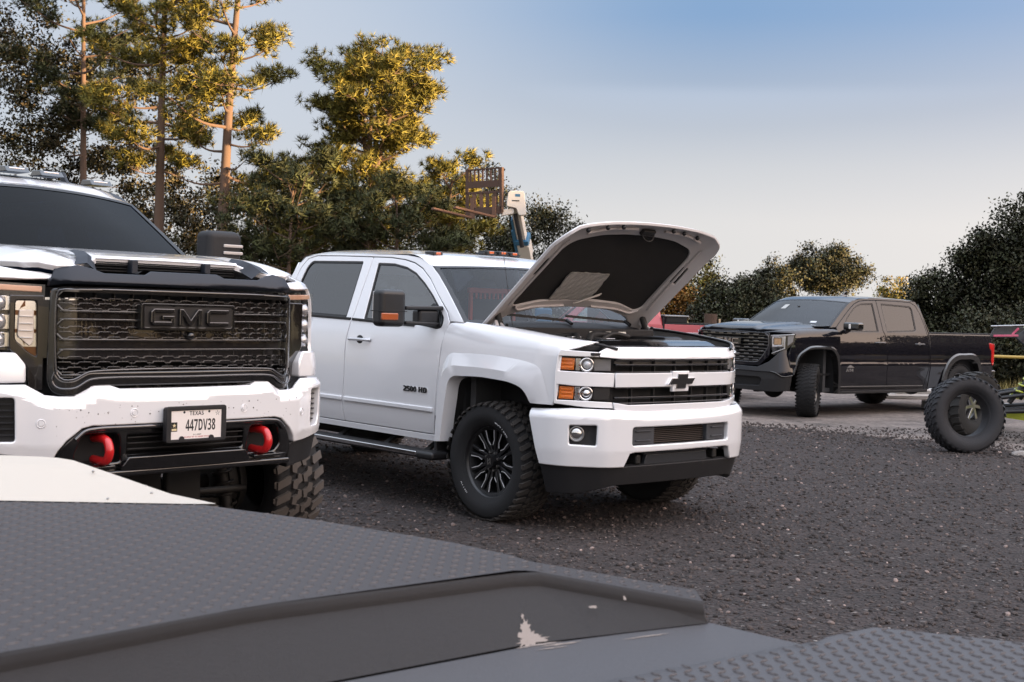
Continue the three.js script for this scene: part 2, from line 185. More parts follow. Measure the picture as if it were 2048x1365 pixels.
  mk('gravel', 1800, sm, r => { const t = r(); return [lerp(2.5, 8.5, t) + .7 * (r() - .5), lerp(-18.2, -13.2, t) + 1.6 * (r() - .5)]; }, .006, .035, 502, 'coarser stones along the edge of the dark gravel by the loose tyre');
}

// ---------------------------------------------------------------- truck kit: wheels, cab, letters
// tyre round the z axis, outer face towards +z; tread blocks stand on the carcass
function tyreGeos(o) {
  const { R, w, rim } = o, out = [], hw = w / 2, d = o.tread ?? .013, Rb = R - d;
  const prof = [[rim - .004, hw * .62], [rim + .012, hw * .80], [lerp(rim, R, .30), hw * .985], [lerp(rim, R, .52), hw * 1.0], [lerp(rim, R, .74), hw * .965], [R - .034, hw * .90], [Rb - .007, hw * .80], [Rb, hw * .55], [Rb + .001, 0]];
  const full = [...prof, ...prof.slice(0, -1).reverse().map(p => [p[0], -p[1]]), [rim - .03, -hw * .55], [rim - .03, hw * .55], prof[0]];
  out.push(new THREE.LatheGeometry(full.map(p => new THREE.Vector2(p[0], p[1])), 72).rotateX(Math.PI / 2));
  const radAt = y => { const a = Math.abs(y) / hw; return Rb - .0005 + (a > .8 ? -(a - .8) * .10 * R : 0); };
  const pos = [];
  const block = (poly, th, pitch, flip, h = d) => { // poly: [s in pitches, y in half widths]
    const v = poly.map(q => { const a = th + q[0] * pitch * (flip ? -1 : 1), y = q[1] * hw * (flip ? -1 : 1), r0 = radAt(y) - .004, r1 = radAt(y) + h * (Math.abs(q[1]) > .9 ? .75 : 1); return [[r0 * Math.cos(a), r0 * Math.sin(a), y], [r1 * Math.cos(a), r1 * Math.sin(a), y]]; });
    const c = [0, 0, 0]; v.forEach(q => q[1].forEach((x, i) => c[i] += x / v.length)); const top = v.map(q => q[1].map((x, i) => i < 3 ? lerp(x, c[i], .05) : x));
    for (let i = 0; i < v.length; i++) { const j = (i + 1) % v.length; pos.push(...v[i][0], ...v[j][0], ...top[j], ...v[i][0], ...top[j], ...top[i]); pos.push(...c, ...top[i], ...top[j]); }
  };
  const n = o.n ?? 34, p = 6.28319 / n;
  for (let i = 0; i < n; i++) for (const f of [false, true]) {
    const th = i * p + (f ? p * .5 : 0), big = i % 2;
    if (o.style === 'paddle') { block([[0, .99], [.62, 1.0], [.72, .35], [.9, .04], [.35, .02], [.1, .38]], th, p, f, .028); continue; }
    block([[.02, 1.02], [.54, 1.02], [.98, .55], [.86, .48], [.44, .52]], th, p, f);
    block([[.12, .44], [.58, .42], [.74, .22], [1.04, .19], [1.02, .05], [.56, .01], [.34, .20], [.04, .26]], th, p, f);
    block([[.10, 1.0], [big ? .62 : .5, 1.0], [big ? .55 : .45, 1.085], [.16, 1.085]].map(q => [q[0], q[1]]), th, p, f, .004);
  }
  const g = new THREE.BufferGeometry(); g.setAttribute('position', new THREE.Float32BufferAttribute(pos, 3)); g.computeVertexNormals(); out.push(g);
  return out; // [carcass, tread blocks]
}
function textOnArc(str, R, z, size, mid, dir = 1) { const out = [], step = size * .92 / R; [...str].forEach((ch, i) => { if (ch === ' ') return; const a = mid - dir * (i - (str.length - 1) / 2) * step, g = textGeo(ch, size, .0025); g.rotateZ(a - dir * Math.PI / 2); g.translate(R * Math.cos(a), R * Math.sin(a), z); out.push(g); }); return out; }
// a whole wheel as part of a truck: wheel > tyre, rim, hub, lettering
function wheel(parent, o) {
  const g = new THREE.Group(); g.name = 'wheel'; parent.add(g); g.position.set(...o.at); if (o.side < 0) g.rotation.y = Math.PI + (o.steer ?? 0); else g.rotation.y = o.steer ?? 0; if (o.label) g.userData.label = o.label;
  const inner = new THREE.Group();
  const share = o.share; const add = (n, geo, m) => { const k = new THREE.Mesh(geo, m); k.name = n; k.castShadow = k.receiveShadow = true; if (['tread_blocks', 'rim_milling', 'lug_nuts', 'tyre_lettering', 'rim_face'].includes(n)) k.userData.kind = 'stuff'; g.add(k); };
  for (const [n, geo, m] of share) add(n, geo, m);
  g.children.forEach(c => c.rotation.z = o.spin ?? 0);
  return g;
}
function rimGeos(o) { // black cast rim, outer face at +z
  const { rim, z } = o, out = [];
  out.push(new THREE.LatheGeometry([[rim + .014, z], [rim + .010, z + .008], [rim - .004, z + .004], [rim - .018, z - .02], [rim - .026, z - .07], [rim - .05, z - .17]].map(p => new THREE.Vector2(...p)), 64).rotateX(Math.PI / 2));
  out.push(new THREE.CylinderGeometry(rim - .03, rim - .03, .006, 40).rotateX(Math.PI / 2).translate(0, 0, z - .19));
  return out;
}
function chevWheelShare() {
  const rim = .262, z = .105, [tyre, blocks] = tyreGeos({ R: .440, w: .315, rim, n: 40 });
  const spokes = [...rimGeos({ rim, z })], mill = [];
  for (let k = 0; k < 8; k++) { const a = k * Math.PI / 4 + .39, c = Math.cos(a), s = Math.sin(a), P = (r, t, d) => [c * r - s * t, s * r + c * t, d]; for (const q of [-1, 1]) { spokes.push(barGeo(P(.06, q * .012, z - .055), P(.245, q * .030, z - .03), .024, .03, .005, V(0, 0, 1))); } }
  for (let k = 0; k < 8; k++) { const a = k * Math.PI / 4, c = Math.cos(a), s = Math.sin(a), P = (r, t, d) => [c * r - s * t, s * r + c * t, d]; for (const q of [-1, 1]) { if ((k + (q > 0 ? 1 : 0)) % 3 === 1 && q > 0) { mill.push(barGeo(P(.118, q * .012, z - .031), P(.155, q * .036, z - .028), .004, .005, 0, V(0, 0, 1))); continue; } mill.push(barGeo(P(.118, q * .012, z - .031), P(.152, q * .034, z - .028), .0046, .005, 0, V(0, 0, 1)), barGeo(P(.152, q * .034, z - .028), P(.225, q * .046, z - .02), .0046, .005, 0, V(0, 0, 1))); } }
  spokes.push(new THREE.CylinderGeometry(.075, .09, .04, 32).rotateX(Math.PI / 2).translate(0, 0, z - .055), new THREE.CylinderGeometry(.048, .055, .05, 24).rotateX(Math.PI / 2).translate(0, 0, z - .02));
  const lugs = []; for (let k = 0; k < 8; k++) { const a = k * Math.PI / 4 + .2; lugs.push(new THREE.CylinderGeometry(.009, .009, .022, 6).rotateX(Math.PI / 2).translate(.068 * Math.cos(a), .068 * Math.sin(a), z - .028)); }
  const cap = [-1, 1].flatMap(q => [barGeo([q * .014, -.022, z + .006], [q * .014, .022, z + .006], .007, .003, 0, V(0, 0, 1)), barGeo([q * .014, q * .022, z + .006], [-q * .014, 0, z + .006], .005, .003, 0, V(0, 0, 1))]);
  const txt = [...textOnArc('GRAPPLER', .318, .152, .024, .85), ...textOnArc('NITTO', .318, .152, .024, -2.5, 1)];
  return [['tyre', tyre, M.rubber], ['tread_blocks', blocks, std([.034, .030, .027], .9)], ['rim', merge(spokes), std([.008, .008, .009], .3)], ['rim_milling', merge(mill), std([.75, .75, .76], .3, .3)], ['lug_nuts', merge(lugs), M.steel], ['hub_cap_mark', merge(cap), M.steel], ['tyre_lettering', merge(txt), std([.55, .55, .55], .7)]];
}
// letters standing on a plate facing +x, centred at (u,h,v)
function lettersX(str, size, depth, u, h, v, stretch = 1, bevel = 0) { return textGeo(str, size, depth, bevel).scale(stretch, 1, 1).applyMatrix4(new THREE.Matrix4().makeBasis(V(0, 0, -1), V(0, 1, 0), V(1, 0, 0))).translate(u, h, v); }
function lettersZ(str, size, depth, u, h, z, side, stretch = 1) { const g = textGeo(str, size, depth).scale(stretch, 1, 1); if (side < 0) g.rotateY(Math.PI); return g.translate(u, h, z); }
// the emblem letters G M C as block strokes in a (v,h) frame, mirrored to read from the front
function gmcGeos(w, hgt, u, hc, vc, th, depth, bev) {
  const out = [], L = w * .29, gap = w * .065, x0 = -w / 2, H = hgt, t = th; const P = (poly, dx) => { const q = poly.map(p => [vc - (x0 + dx + p[0]), hc - H / 2 + p[1]]); out.push(plateX(q, u + depth, depth, bev)); };
  P([[0, t * .8], [t * .8, 0], [L, 0], [L, H * .58], [L * .48, H * .58], [L * .48, H * .58 - t * .9], [L - t, H * .58 - t * .9], [L - t, t], [t, t], [t, H - t], [L, H - t], [L, H], [t * .8, H], [0, H - t * .8]], 0);
  const M0 = L + gap, MW = w - 2 * L - 2 * gap; P([[0, 0], [t, 0], [t, H * .60], [MW / 2 - t * .45, 0], [MW / 2 + t * .45, 0], [MW - t, H * .60], [MW - t, 0], [MW, 0], [MW, H], [MW - t * 1.2, H], [MW / 2, H * .36], [t * 1.2, H], [0, H]], M0);
  P([[0, t * .8], [t * .8, 0], [L, 0], [L, t], [t, t], [t, H - t], [L, H - t], [L, H], [t * .8, H], [0, H - t * .8]], w - L);
  return out;
}
// cab with doors, glass, pillars, roof, seats. P holds outlines in (u,h).
function cab(g, P, paint, o = {}) {
  const W = P.W, tint = o.tint ?? M.tint, ftint = o.frontGlass ?? tint;
  const side = s => (off = 0) => (u, h) => [u, h, s * (W(h, u) + off)];
  for (const s of [1, -1]) {
    const S = side(s), mp = S();
    const body = part(g, 'cab_side', sheet({ o: P.shell, map: mp, r: .004, depth: .03, step: [.12, .06] }), paint);
    for (const [nm, D, gl] of [['front_door', P.doorF, ftint], ['rear_door', P.doorR, tint]]) {
      const hole = roundPoly(D.win, D.wr ?? .05, 5);
      const d = part(g, nm, sheet({ o: roundPoly(D.o, .012, 2), holes: [hole], map: mp, r: .005, depth: .025, step: [.12, .05] }), paint);
      part(d, 'window', sheet({ o: inset(hole, .006), map: S(-.014), r: 0, depth: 0, step: [.2, .06] }), nm === 'front_door' ? (o.sideGlass ?? gl) : gl);
      part(d, 'window_seal', sheet({ o: inset(hole, -.001), holes: [inset(hole, .017)], map: S(-.006), r: .002, depth: .012, step: [.2, .06] }), M.trim);
      if (D.belt) part(d, 'belt_moulding', barLine(D.belt.map(p => [p[0], p[1], s * (W(p[1], p[0]) + .004)]), .016, .022, .004), M.trim);
      if (D.handle) { const [a, b, hh] = D.handle; const hv = s * (W(hh, a) + .03), u0 = (a + b) / 2, L = Math.abs(b - a);
        part(d, 'handle', [tube([[a, hh, s * W(hh, a)], [a + (b - a) * .12, hh, hv], [u0, hh + .002, hv + s * .004], [b - (b - a) * .12, hh, hv], [b, hh, s * W(hh, b)]], .013, 8, 24)], o.handleMat ?? paint); part(d, 'handle_cup', [new THREE.SphereGeometry(.05, 20, 12).scale(.95, .72, .12).translate(u0, hh, s * (W(hh, u0) + .000))], o.cupMat ?? M.trim); }
    }
    // inner shell keeps the cab dark behind the gaps
    part(g, 'cab_lining', sheet({ o: P.inner, holes: [inset(roundPoly(P.doorF.win, .05), -.02), inset(roundPoly(P.doorR.win, .05), -.02)], map: S(-.06), r: 0, depth: 0, step: [.2, .1] }), M.cabin);
  }
  const pe = h => interp(h, P.pillar.map(p => p[1]), P.pillar.map(p => p[0])), h0 = P.pillar[0][1], h1 = P.wsTop ?? P.pillar[P.pillar.length - 1][1];
  const ws = (off = 0, ins = .0) => (p, q) => { const h = lerp(h0, h1, q), c = 1 - p * p; return [pe(h) + (P.bulge ?? .12) * c + off, h + (P.crown ?? .02) * c * q, p * (W(h, -.6) - ins)]; };
  const wsm = part(g, 'windscreen', patch(ws(-.004, .012), 24, 18, -1, 1, 0, 1), o.windscreen ?? ftint);
  part(wsm, 'windscreen_edge', [patch(ws(.001, .004), 2, 18, .955, 1.0), patch(ws(.001, .004), 2, 18, -1, -.955), patch(ws(.001, .004), 24, 2, -1, 1, .965, 1), patch(ws(.001, .004), 24, 2, -1, 1, 0, .05)], M.trim);
  const uf = pe(h1), ub = P.ub, ve = W(P.roofEdge, -1.5), topF = h1 + .0;
  const roof = part(g, 'roof', patch((p, q) => { const c = 1 - p * p, front = uf + (P.bulge ?? .12) * c * 1.0, u = lerp(front, ub, q); const edge = q < .18 ? lerp(h1 + (P.crown ?? .02) * c, P.roofEdge, Math.sin(q / .18 * 1.57)) : P.roofEdge; const ctr = P.roofH(u), e4 = Math.pow(Math.abs(p), 3.2); const hh = lerp(Math.max(ctr, edge), edge, e4); const q0 = clamp(q / .10, 0, 1), qq = q0 * (2 - q0); const back = clamp((q - .93) / .07, 0, 1); return [u, lerp(h1 + (P.crown ?? .02) * c, hh, qq) - back * back * .10, p * lerp(W(h1, -1), ve, clamp(q * 5, 0, 1))]; }, 30, 36, -1, 1, 0, 1), paint);
  part(g, 'cab_back', sheet({ o: [[-W(P.rocker) + .02, P.rocker], [W(P.rocker) - .02, P.rocker], [W(P.beltH) - .01, P.beltH], [ve, P.roofEdge - .06], [-ve, P.roofEdge - .06], [-W(P.beltH) + .01, P.beltH]], holes: [roundPoly([[-.62, P.beltH + .05], [.62, P.beltH + .05], [.55, P.roofEdge - .14], [-.55, P.roofEdge - .14]], .05)], map: (v, h) => [ub - interp(h, [P.beltH, P.roofEdge], [.1, .0]), h, v], step: [.3, .2] }), paint);
  part(g, 'rear_window', patch((v, h) => [ub - interp(h, [P.beltH, P.roofEdge], [.1, .0]) + .012, h, v * lerp(.62, .55, clamp((h - P.beltH) / (P.roofEdge - P.beltH), 0, 1))], 2, 2, -1, 1, P.beltH + .04, P.roofEdge - .13), tint);
  part(g, 'cab_floor', [box((pe(h0) + ub) / 2 + .1, P.rocker + .06, 0, Math.abs(ub - pe(h0)) - .1, .06, 1.7), box(pe(h0) + .02, (P.rocker + P.beltH) / 2, 0, .06, P.beltH - P.rocker - .04, 1.72)], M.cabin);
  part(g, 'dashboard', [box(pe(h0) - .22, h0 - .10, 0, .42, .20, 1.62, .06), box(pe(h0) - .45, h0 - .22, 0, .25, .3, 1.5, .05)], M.cabin);
  for (const v of [-.40, .40]) { const u = pe(h0) - 1.0; part(g, 'seat', [box(u, h0 - .52, v, .52, .16, .52, .05), box(u - .28, h0 - .14, v, .16, .68, .50, .06, [0, 0, .18]), box(u - .36, h0 + .27, v, .11, .17, .26, .05)], M.seat); }
  part(g, 'seat', [box(ub + .55, h0 - .5, 0, .5, .16, 1.4, .05), box(ub + .30, h0 - .15, 0, .16, .62, 1.4, .06), box(ub + .26, h0 + .20, .4, .1, .15, .26, .04), box(ub + .26, h0 + .20, -.4, .1, .15, .26, .04)], M.seat);
  part(g, 'steering_wheel', new THREE.TorusGeometry(.18, .017, 8, 32).rotateY(Math.PI / 2).rotateZ(-.42).translate(pe(h0) - .62, h0 - .10, -.40), M.cabin);
  const mh = h1 - .16; part(g, 'rear_view_mirror', [box(pe(mh) - .02, mh, 0, .03, .065, .24, .012), box(pe(mh) + .04, mh + .04, 0, .06, .08, .03)], M.cabin);
  return { pe, h0, h1, ws, roof };
}
function barLine(pts, w, h, r = 0) { const out = []; for (let i = 0; i < pts.length - 1; i++) out.push(barGeo(pts[i], pts[i + 1], w, h, r)); return out; }
// wheel housing: dark barrel behind an arch opening (polyline in (u,h))
function wheelWell(g, arch, s, v0, v1, mat = M.liner) { const a = arch.map(p => [p[0], p[1], s * v0]), b = arch.map(p => [p[0], p[1], s * v1]); const walls = [loft([a, b], 40, .7)]; const q = [...arch]; walls.push(extrude([...q.map(p => [p[0], p[1]])], .004).translate(0, 0, s * v1)); part(g, 'wheel_housing', walls, mat); }
// flare round an arch: outer line, crease, inner lip, return
function flare(g, lines, s, paint, name = 'fender_flare') { part(g, name, loft(lines.map(l => smoothLine(l.map(p => [p[0], p[1], s * p[2]]), 6)), 70, .42), paint); }
function bed(g, P, paint) { // pickup box behind the cab
  const { u0, u1, top, bottom, W, arch } = P;
  for (const s of [1, -1]) {
    const outline = [[u0, top], [u1, top], [u1 - .0, bottom + .14], [arch[arch.length - 1][0] - .05, bottom + .02], ...arch.slice().reverse().map(p => [p[0], p[1]]), [arch[0][0] + .0, bottom], [u0, bottom]];
    part(g, 'bed_side', sheet({ o: roundPoly(outline, .02, 2), map: (u, h) => [u, h, s * W(h, u)], r: .008, depth: .05, step: [.15, .06] }), paint);
    part(g, 'bed_rail', box((u0 + u1) / 2, top + .008, s * (W(top) - .045), u0 - u1, .022, .09, .008), P.railMat ?? M.plastic);
    part(g, 'bed_wall', box((u0 + u1) / 2, (top + bottom) / 2 + .12, s * (W(top) - .10), u0 - u1 - .04, top - bottom - .30, .02), P.inMat ?? paint);
  }
  part(g, 'bed_floor', [box((u0 + u1) / 2, bottom + .22, 0, u0 - u1 - .04, .04, 1.7), box(u0 - .03, (top + bottom) / 2 + .1, 0, .04, top - bottom - .24, 1.74)], P.inMat ?? paint);
  part(g, 'tailgate', sheet({ o: roundPoly([[-.83, bottom + .2], [.83, bottom + .2], [.83, top], [-.83, top]], .02), map: (v, h) => [u1 - .02 + .0 * h, h, v], r: .012, depth: .05, ctr: V(0, 1, 0) }), paint);
}
function chassis(g, o) { // frame rails, axles, exhaust, tanks: the dark underside
  const y = o.y; part(g, 'frame_rails', [box((o.u0 + o.u1) / 2, y, .42, o.u0 - o.u1, .17, .08, .01), box((o.u0 + o.u1) / 2, y, -.42, o.u0 - o.u1, .17, .08, .01), box(-.9, y, 0, .12, .12, .84), box(-2.2, y, 0, .12, .12, .84), box(o.rear, y + .05, 0, .1, .1, .84)], M.underside);
  part(g, 'axles', [cyl([0, o.ax, -.75], [0, o.ax, .75], .05), cyl([o.rear, o.ax, -.75], [o.rear, o.ax, .75], .055), tr(new THREE.SphereGeometry(.17, 16, 12), .02, o.ax, -.15), tr(new THREE.SphereGeometry(.19, 16, 12), o.rear, o.ax, 0), cyl([-.6, y + .02, -.1], [o.rear + .1, o.ax + .02, 0], .045)], M.underside);
  part(g, 'underbody', [box(-.9, y + .16, 0, 1.2, .16, 1.1, .04), box(-2.2, y - .02, .58, 1.1, .24, .34, .05), box(.1, y + .25, 0, .8, .3, .9, .05), box(-1.7, y + .2, 0, 3.2, .03, 1.72)], M.underside);
  part(g, 'exhaust', [tube([[-.5, y - .06, .3], [-1.6, y - .08, .34], [-3.0, y - .05, .5], [o.rear - .7, y + .08, .66]], .045, 10)], M.darkMetal);
}

// ---------------------------------------------------------------- white pickup with the open bonnet
{
  const g = thing('pickup_truck', 'white crew cab pickup with its bonnet propped open and black milled wheels', 'pickup truck', [.566, 0, -9.857], (42.226 - 90) * DEG);
  const wt = smoothTab([.45, .57, .66, .80, 1.0, 1.2, 1.32, 1.41], [.952, .970, .990, 1.004, 1.006, 1.0, .990, .972]);
  const W = (h, u = 0) => { const b = h <= 1.41 ? wt(h) : .972 - (h - 1.41) * .374; return b; };
  const shell = [[-.326, 1.44], [-.523, 1.592], [-.66, 1.695], [-.80, 1.795], [-.92, 1.868], [-1.03, 1.914], [-1.12, 1.940], [-1.28, 1.958], [-1.5, 1.966], [-2.6, 1.978], [-2.78, 1.955], [-2.88, 1.86], [-2.93, 1.72], [-2.945, 1.44], [-2.945, .523], [-.60, .523], [-.612, .571], [-2.775, .571], [-2.848, .85], [-2.848, 1.45], [-2.838, 1.70], [-2.807, 1.856], [-2.733, 1.942], [-2.60, 1.969], [-2.2, 1.963], [-1.752, 1.952], [-1.5, 1.945], [-1.3, 1.926], [-1.162, 1.900], [-1.037, 1.855], [-.894, 1.771], [-.731, 1.645], [-.556, 1.522], [-.484, 1.444]];
  const P = {
    W, rocker: .523, beltH: 1.43, roofEdge: 1.967, ub: -2.90, wsTop: 1.868, bulge: .13, crown: .022,
    pillar: [[-.326, 1.44], [-.523, 1.592], [-.66, 1.695], [-.80, 1.795], [-.905, 1.868]],
    roofH: u => interp(u, [-2.95, -2.7, -2.2, -1.7, -1.2, -.9, -.7], [1.99, 2.04, 2.042, 2.03, 1.995, 1.955, 1.93]),
    shell, inner: [...shell.slice(0, 14), [-2.945, .523], [-.60, .523], [-.5, 1.0]],
    doorF: { o: [[-.490, 1.438], [-.517, 1.354], [-.545, 1.22], [-.560, 1.063], [-.583, .80], [-.60, .70], [-.615, .578], [-1.80, .578], [-1.812, .69], [-1.798, .81], [-1.793, 1.014], [-1.793, 1.2], [-1.78, 1.293], [-1.757, 1.408], [-1.752, 1.49], [-1.750, 1.65], [-1.747, 1.80], [-1.748, 1.945], [-1.5, 1.938], [-1.3, 1.919], [-1.162, 1.893], [-1.037, 1.848], [-.894, 1.764], [-.731, 1.638], [-.56, 1.515]], win: [[-1.656, 1.896], [-1.427, 1.890, .01], [-1.244, 1.861, .01], [-1.096, 1.813, .01], [-.943, 1.733, .01], [-.798, 1.642, .01], [-.643, 1.529, .01], [-.573, 1.465, .02], [-.562, 1.40, .03], [-.612, 1.381, .03], [-.80, 1.40, 0], [-1.595, 1.426, .012]], wr: .02, handle: [-1.743, -1.446, 1.262], belt: [[-1.745, 1.424], [-.9, 1.400]] },
    doorR: { o: [[-1.808, .578], [-1.82, .69], [-1.806, .81], [-1.801, 1.014], [-1.801, 1.2], [-1.788, 1.293], [-1.765, 1.408], [-1.76, 1.49], [-1.758, 1.65], [-1.755, 1.80], [-1.756, 1.945], [-2.2, 1.957], [-2.60, 1.962], [-2.728, 1.936], [-2.80, 1.85], [-2.831, 1.70], [-2.841, 1.45], [-2.841, .85], [-2.77, .578]], win: [[-2.735, 1.735], [-2.709, 1.859, .03], [-2.655, 1.918, .05], [-1.872, 1.910, .015], [-1.847, 1.438, .015], [-2.75, 1.455, .02]], wr: .03, handle: [-2.74, -2.45, 1.27], belt: [[-2.83, 1.447], [-1.77, 1.426]] },
  };
  const C = cab(g, P, M.white, { tint: phy([.10, .115, .14], .02, 0, { transmission: 1, thickness: 0, ior: 2.35 }), frontGlass: phy([.60, .68, .74], .01, 0, { transmission: 1, thickness: 0, ior: 1.3 }), sideGlass: phy([.72, .80, .82], .01, 0, { transmission: 1, thickness: 0, ior: 2.7 }), handleMat: phy([.62, .62, .64], .25, .35, { clearcoat: 1 }) });
  // body mouldings, rocker and running boards
  for (const s of [1, -1]) {
    for (const [a, b] of [[-.612, -1.785], [-1.815, -2.83]]) part(g, 'side_moulding', barGeo([a, .766, s * (W(.766) + .006)], [b, .766, s * (W(.766) + .006)], .022, .036, .008), M.white);
    const Y = .43, bo = part(g, 'running_board', [box(-1.66, Y, s * 1.035, 2.32, .05, .17, .02), ], M.plastic); part(bo, 'bright_strip', box(-1.70, Y + .006, s * 1.119, 2.10, .034, .016, .007), M.chrome); part(bo, 'end_cap', box(-.545, Y + .0, s * 1.04, .20, .062, .185, .026), M.trim);
    for (const u of [-.72, -1.25, -1.9, -2.5]) part(bo, 'bracket', barGeo([u, Y, s * .98], [u - .03, .52, s * .80], .05, .02), M.darkMetal);
    // front fender with its arch
    const ht = u => interp(u, [-.33, .07, .41, .65, .85, .92, .97], [1.445, 1.425, 1.395, 1.369, 1.347, 1.314, 1.285]);
    const vo = u => interp(u, [.40, .52, .60, .70, .79, .855, .93, .97], [0, .004, .02, .045, .13, .22, .34, .42]);
    const fm = (u, t) => { const T = ht(u); if (t <= 1.2) return [u, t, s * (W(t) - vo(u))]; const f = clamp((t - 1.2) / .26, 0, 1) * Math.PI / 2; const drop = interp(u, [-.33, .1, .7, .9], [.07, .12, .12, .03]); return [u, 1.2 + (T - 1.2) * Math.pow(Math.sin(f), .8), s * (1.0 - vo(u) - drop * Math.pow(1 - Math.cos(f), 1.15))]; };
    part(g, 'front_fender', sheet({ o: [[-.330, 1.462], [-.478, 1.40], [-.510, 1.30], [-.538, 1.2], [-.553, 1.063], [-.576, .80], [-.597, .62], [-.60, .535], [-.50, .535], [-.452, .70], [-.425, .88], [-.40, 1.02], [-.34, 1.08], [-.1, 1.095], [.15, 1.09], [.33, 1.065], [.44, 1.01], [.50, .93], [.515, .905], [.66, .902], [.70, 1.0], [.712, 1.24], [.74, 1.28], [.79, 1.31], [.835, 1.37], [.855, 1.462]], map: fm, r: .005, depth: .02, step: [.06, .035] }), M.white);
    flare(g, [[[-.575, .535, 1.0], [-.56, .70, 1.003], [-.535, .95, 1.005], [-.495, 1.12, 1.004], [-.429, 1.200, 1.003], [-.278, 1.213, 1.003], [-.055, 1.217, 1.003], [.234, 1.207, 1.003], [.428, 1.188, 1.003], [.524, 1.165, .999], [.562, 1.135, .996], [.597, 1.051, .99], [.646, .905, .982]],
      [[-.545, .535, 1.030], [-.53, .70, 1.036], [-.50, .94, 1.040], [-.452, 1.07, 1.040], [-.385, 1.112, 1.040], [-.2, 1.121, 1.040], [-.007, 1.121, 1.040], [.2, 1.112, 1.040], [.36, 1.096, 1.038], [.445, 1.074, 1.034], [.505, 1.02, 1.026], [.53, .96, 1.018], [.55, .904, 1.01]],
      [[-.485, .54, 1.030], [-.462, .675, 1.034], [-.430, .856, 1.036], [-.400, .99, 1.036], [-.352, 1.037, 1.036], [-.22, 1.048, 1.036], [-.05, 1.054, 1.036], [.112, 1.048, 1.036], [.282, 1.035, 1.034], [.400, 1.002, 1.030], [.450, .955, 1.022], [.468, .92, 1.015], [.476, .904, 1.008]],
      [[-.460, .54, .93], [-.442, .675, .93], [-.412, .856, .93], [-.385, .985, .93], [-.342, 1.02, .93], [-.21, 1.032, .93], [-.05, 1.037, .93], [.112, 1.031, .93], [.275, 1.018, .93], [.388, .986, .93], [.434, .945, .93], [.452, .915, .93], [.46, .904, .93]]], s, M.white);
    wheelWell(g, smoothLine([[-.475, .50], [-.45, .80], [-.39, 1.0], [-.3, 1.06], [-.1, 1.085], [.15, 1.08], [.32, 1.05], [.43, .98], [.48, .85], [.52, .6]], 4), s, .96, .50);
    // bed
  }
  const rarch = smoothLine([[-3.37, .55], [-3.42, .80], [-3.52, 1.0], [-3.72, 1.09], [-4.08, 1.09], [-4.28, 1.0], [-4.38, .80], [-4.43, .60]], 4);
  bed(g, { u0: -2.975, u1: -5.06, top: 1.43, bottom: .54, W, arch: rarch }, M.white);
  for (const s of [1, -1]) { wheelWell(g, rarch, s, .97, .55); part(g, 'tail_lamp', box(-5.04, 1.18, s * .94, .07, .36, .13, .02), M.red); }
  part(g, 'rear_bumper', box(-5.14, .68, 0, .16, .2, 1.9, .04), M.chrome);
  chassis(g, { u0: .8, u1: -5.0, y: .56, ax: .44, rear: -3.9 });
  part(g, 'engine_bay_liner', [box(.18, .98, .60, 1.15, .62, .02), box(.18, .98, -.60, 1.15, .62, .02), box(-.42, 1.05, 0, .03, .76, 1.7), box(.15, .72, 0, 1.1, .03, 1.2), box(.80, 1.0, 0, .02, .5, 1.25)], M.liner);
  for (const s of [1, -1]) part(g, 'inner_fender', box(.22, 1.30, s * .74, 1.10, .03, .25), M.liner);
  // wheels
  const sh = chevWheelShare();
  wheel(g, { at: [0, .438, .842], side: 1, share: sh, spin: .12 }); wheel(g, { at: [0, .438, -.842], side: -1, share: sh, spin: .4 });
  wheel(g, { at: [-3.9, .438, .842], side: 1, share: sh, spin: .2 }); wheel(g, { at: [-3.9, .438, -.842], side: -1, share: sh, spin: 0 });
  parts(g, 'mud_guard', [box(-.56, .56, .86, .03, .34, .30, .01), box(-.56, .56, -.86, .03, .34, .30, .01)], M.plastic);
  // front end on its plan curve
  const F = a => .97 - .06 * a * a - 1.0 * Math.max(0, a - .5) ** 2, half = []; for (let i = 0; i <= 25; i++) half.push([F(i * .042), i * .042]);
  const PF = new Plan(half, false), fm = (o = 0) => PF.map(typeof o === 'function' ? o : () => o), mir = p => p.map(q => [-q[0], ...q.slice(1)]), fs = (poly, off, x = {}) => sheet({ o: poly, map: fm(off), step: [.05, .05], r: .005, depth: .03, ...x });
  for (const m of [p => p, mir]) {
    part(g, 'lamp_bezel', fs(m([[.647, .891], [.85, .897], [1.066, .917], [1.064, 1.14], [1.05, 1.25], [1.03, 1.288], [.87, 1.28], [.772, 1.277], [.762, 1.243], [1.037, 1.245], [1.041, 1.143], [.92, 1.139], [.645, 1.134], [.647, 1.037], [.92, 1.041], [1.046, 1.05], [1.044, .942], [.91, .941], [.657, .932]]), .004), M.white);
    for (const [lo, hi, lower] of [[1.137, 1.241, false], [.936, 1.045, true]]) {
      const poly = m([[.646, lo], [1.044, lo + .006], [1.041, hi], [.646, hi - .006]]), y = (lo + hi) / 2, sg = m([[1, 0]])[0][0];
      const lamp = part(g, 'headlamp', fs(poly, -.06, { r: 0, depth: 0 }), M.darkMetal);
      parts(lamp, 'lamp_side', [fs(m([[.646, lo - .012], [1.05, lo - .012], [1.05, lo + .004], [.646, lo]]), -.006, { depth: .06, r: 0 }), fs(m([[.646, hi - .004], [1.05, hi], [1.05, hi + .012], [.646, hi + .012]]), -.006, { depth: .06, r: 0 })], M.gloss);
      part(lamp, 'indicator', [fs(m([[.932, lo + .012], [1.034, lo + .014], [1.030, hi - .008], [.926, hi - .010]]), -.022, { r: .006, depth: .04 }), ...[0, 1, 2].map(k => fs(m([[.945, lo + .022 + k * .026], [1.02, lo + .022 + k * .026], [1.02, lo + .036 + k * .026], [.945, lo + .036 + k * .026]]), -.014, { r: .004, depth: .01 }))], M.amber);
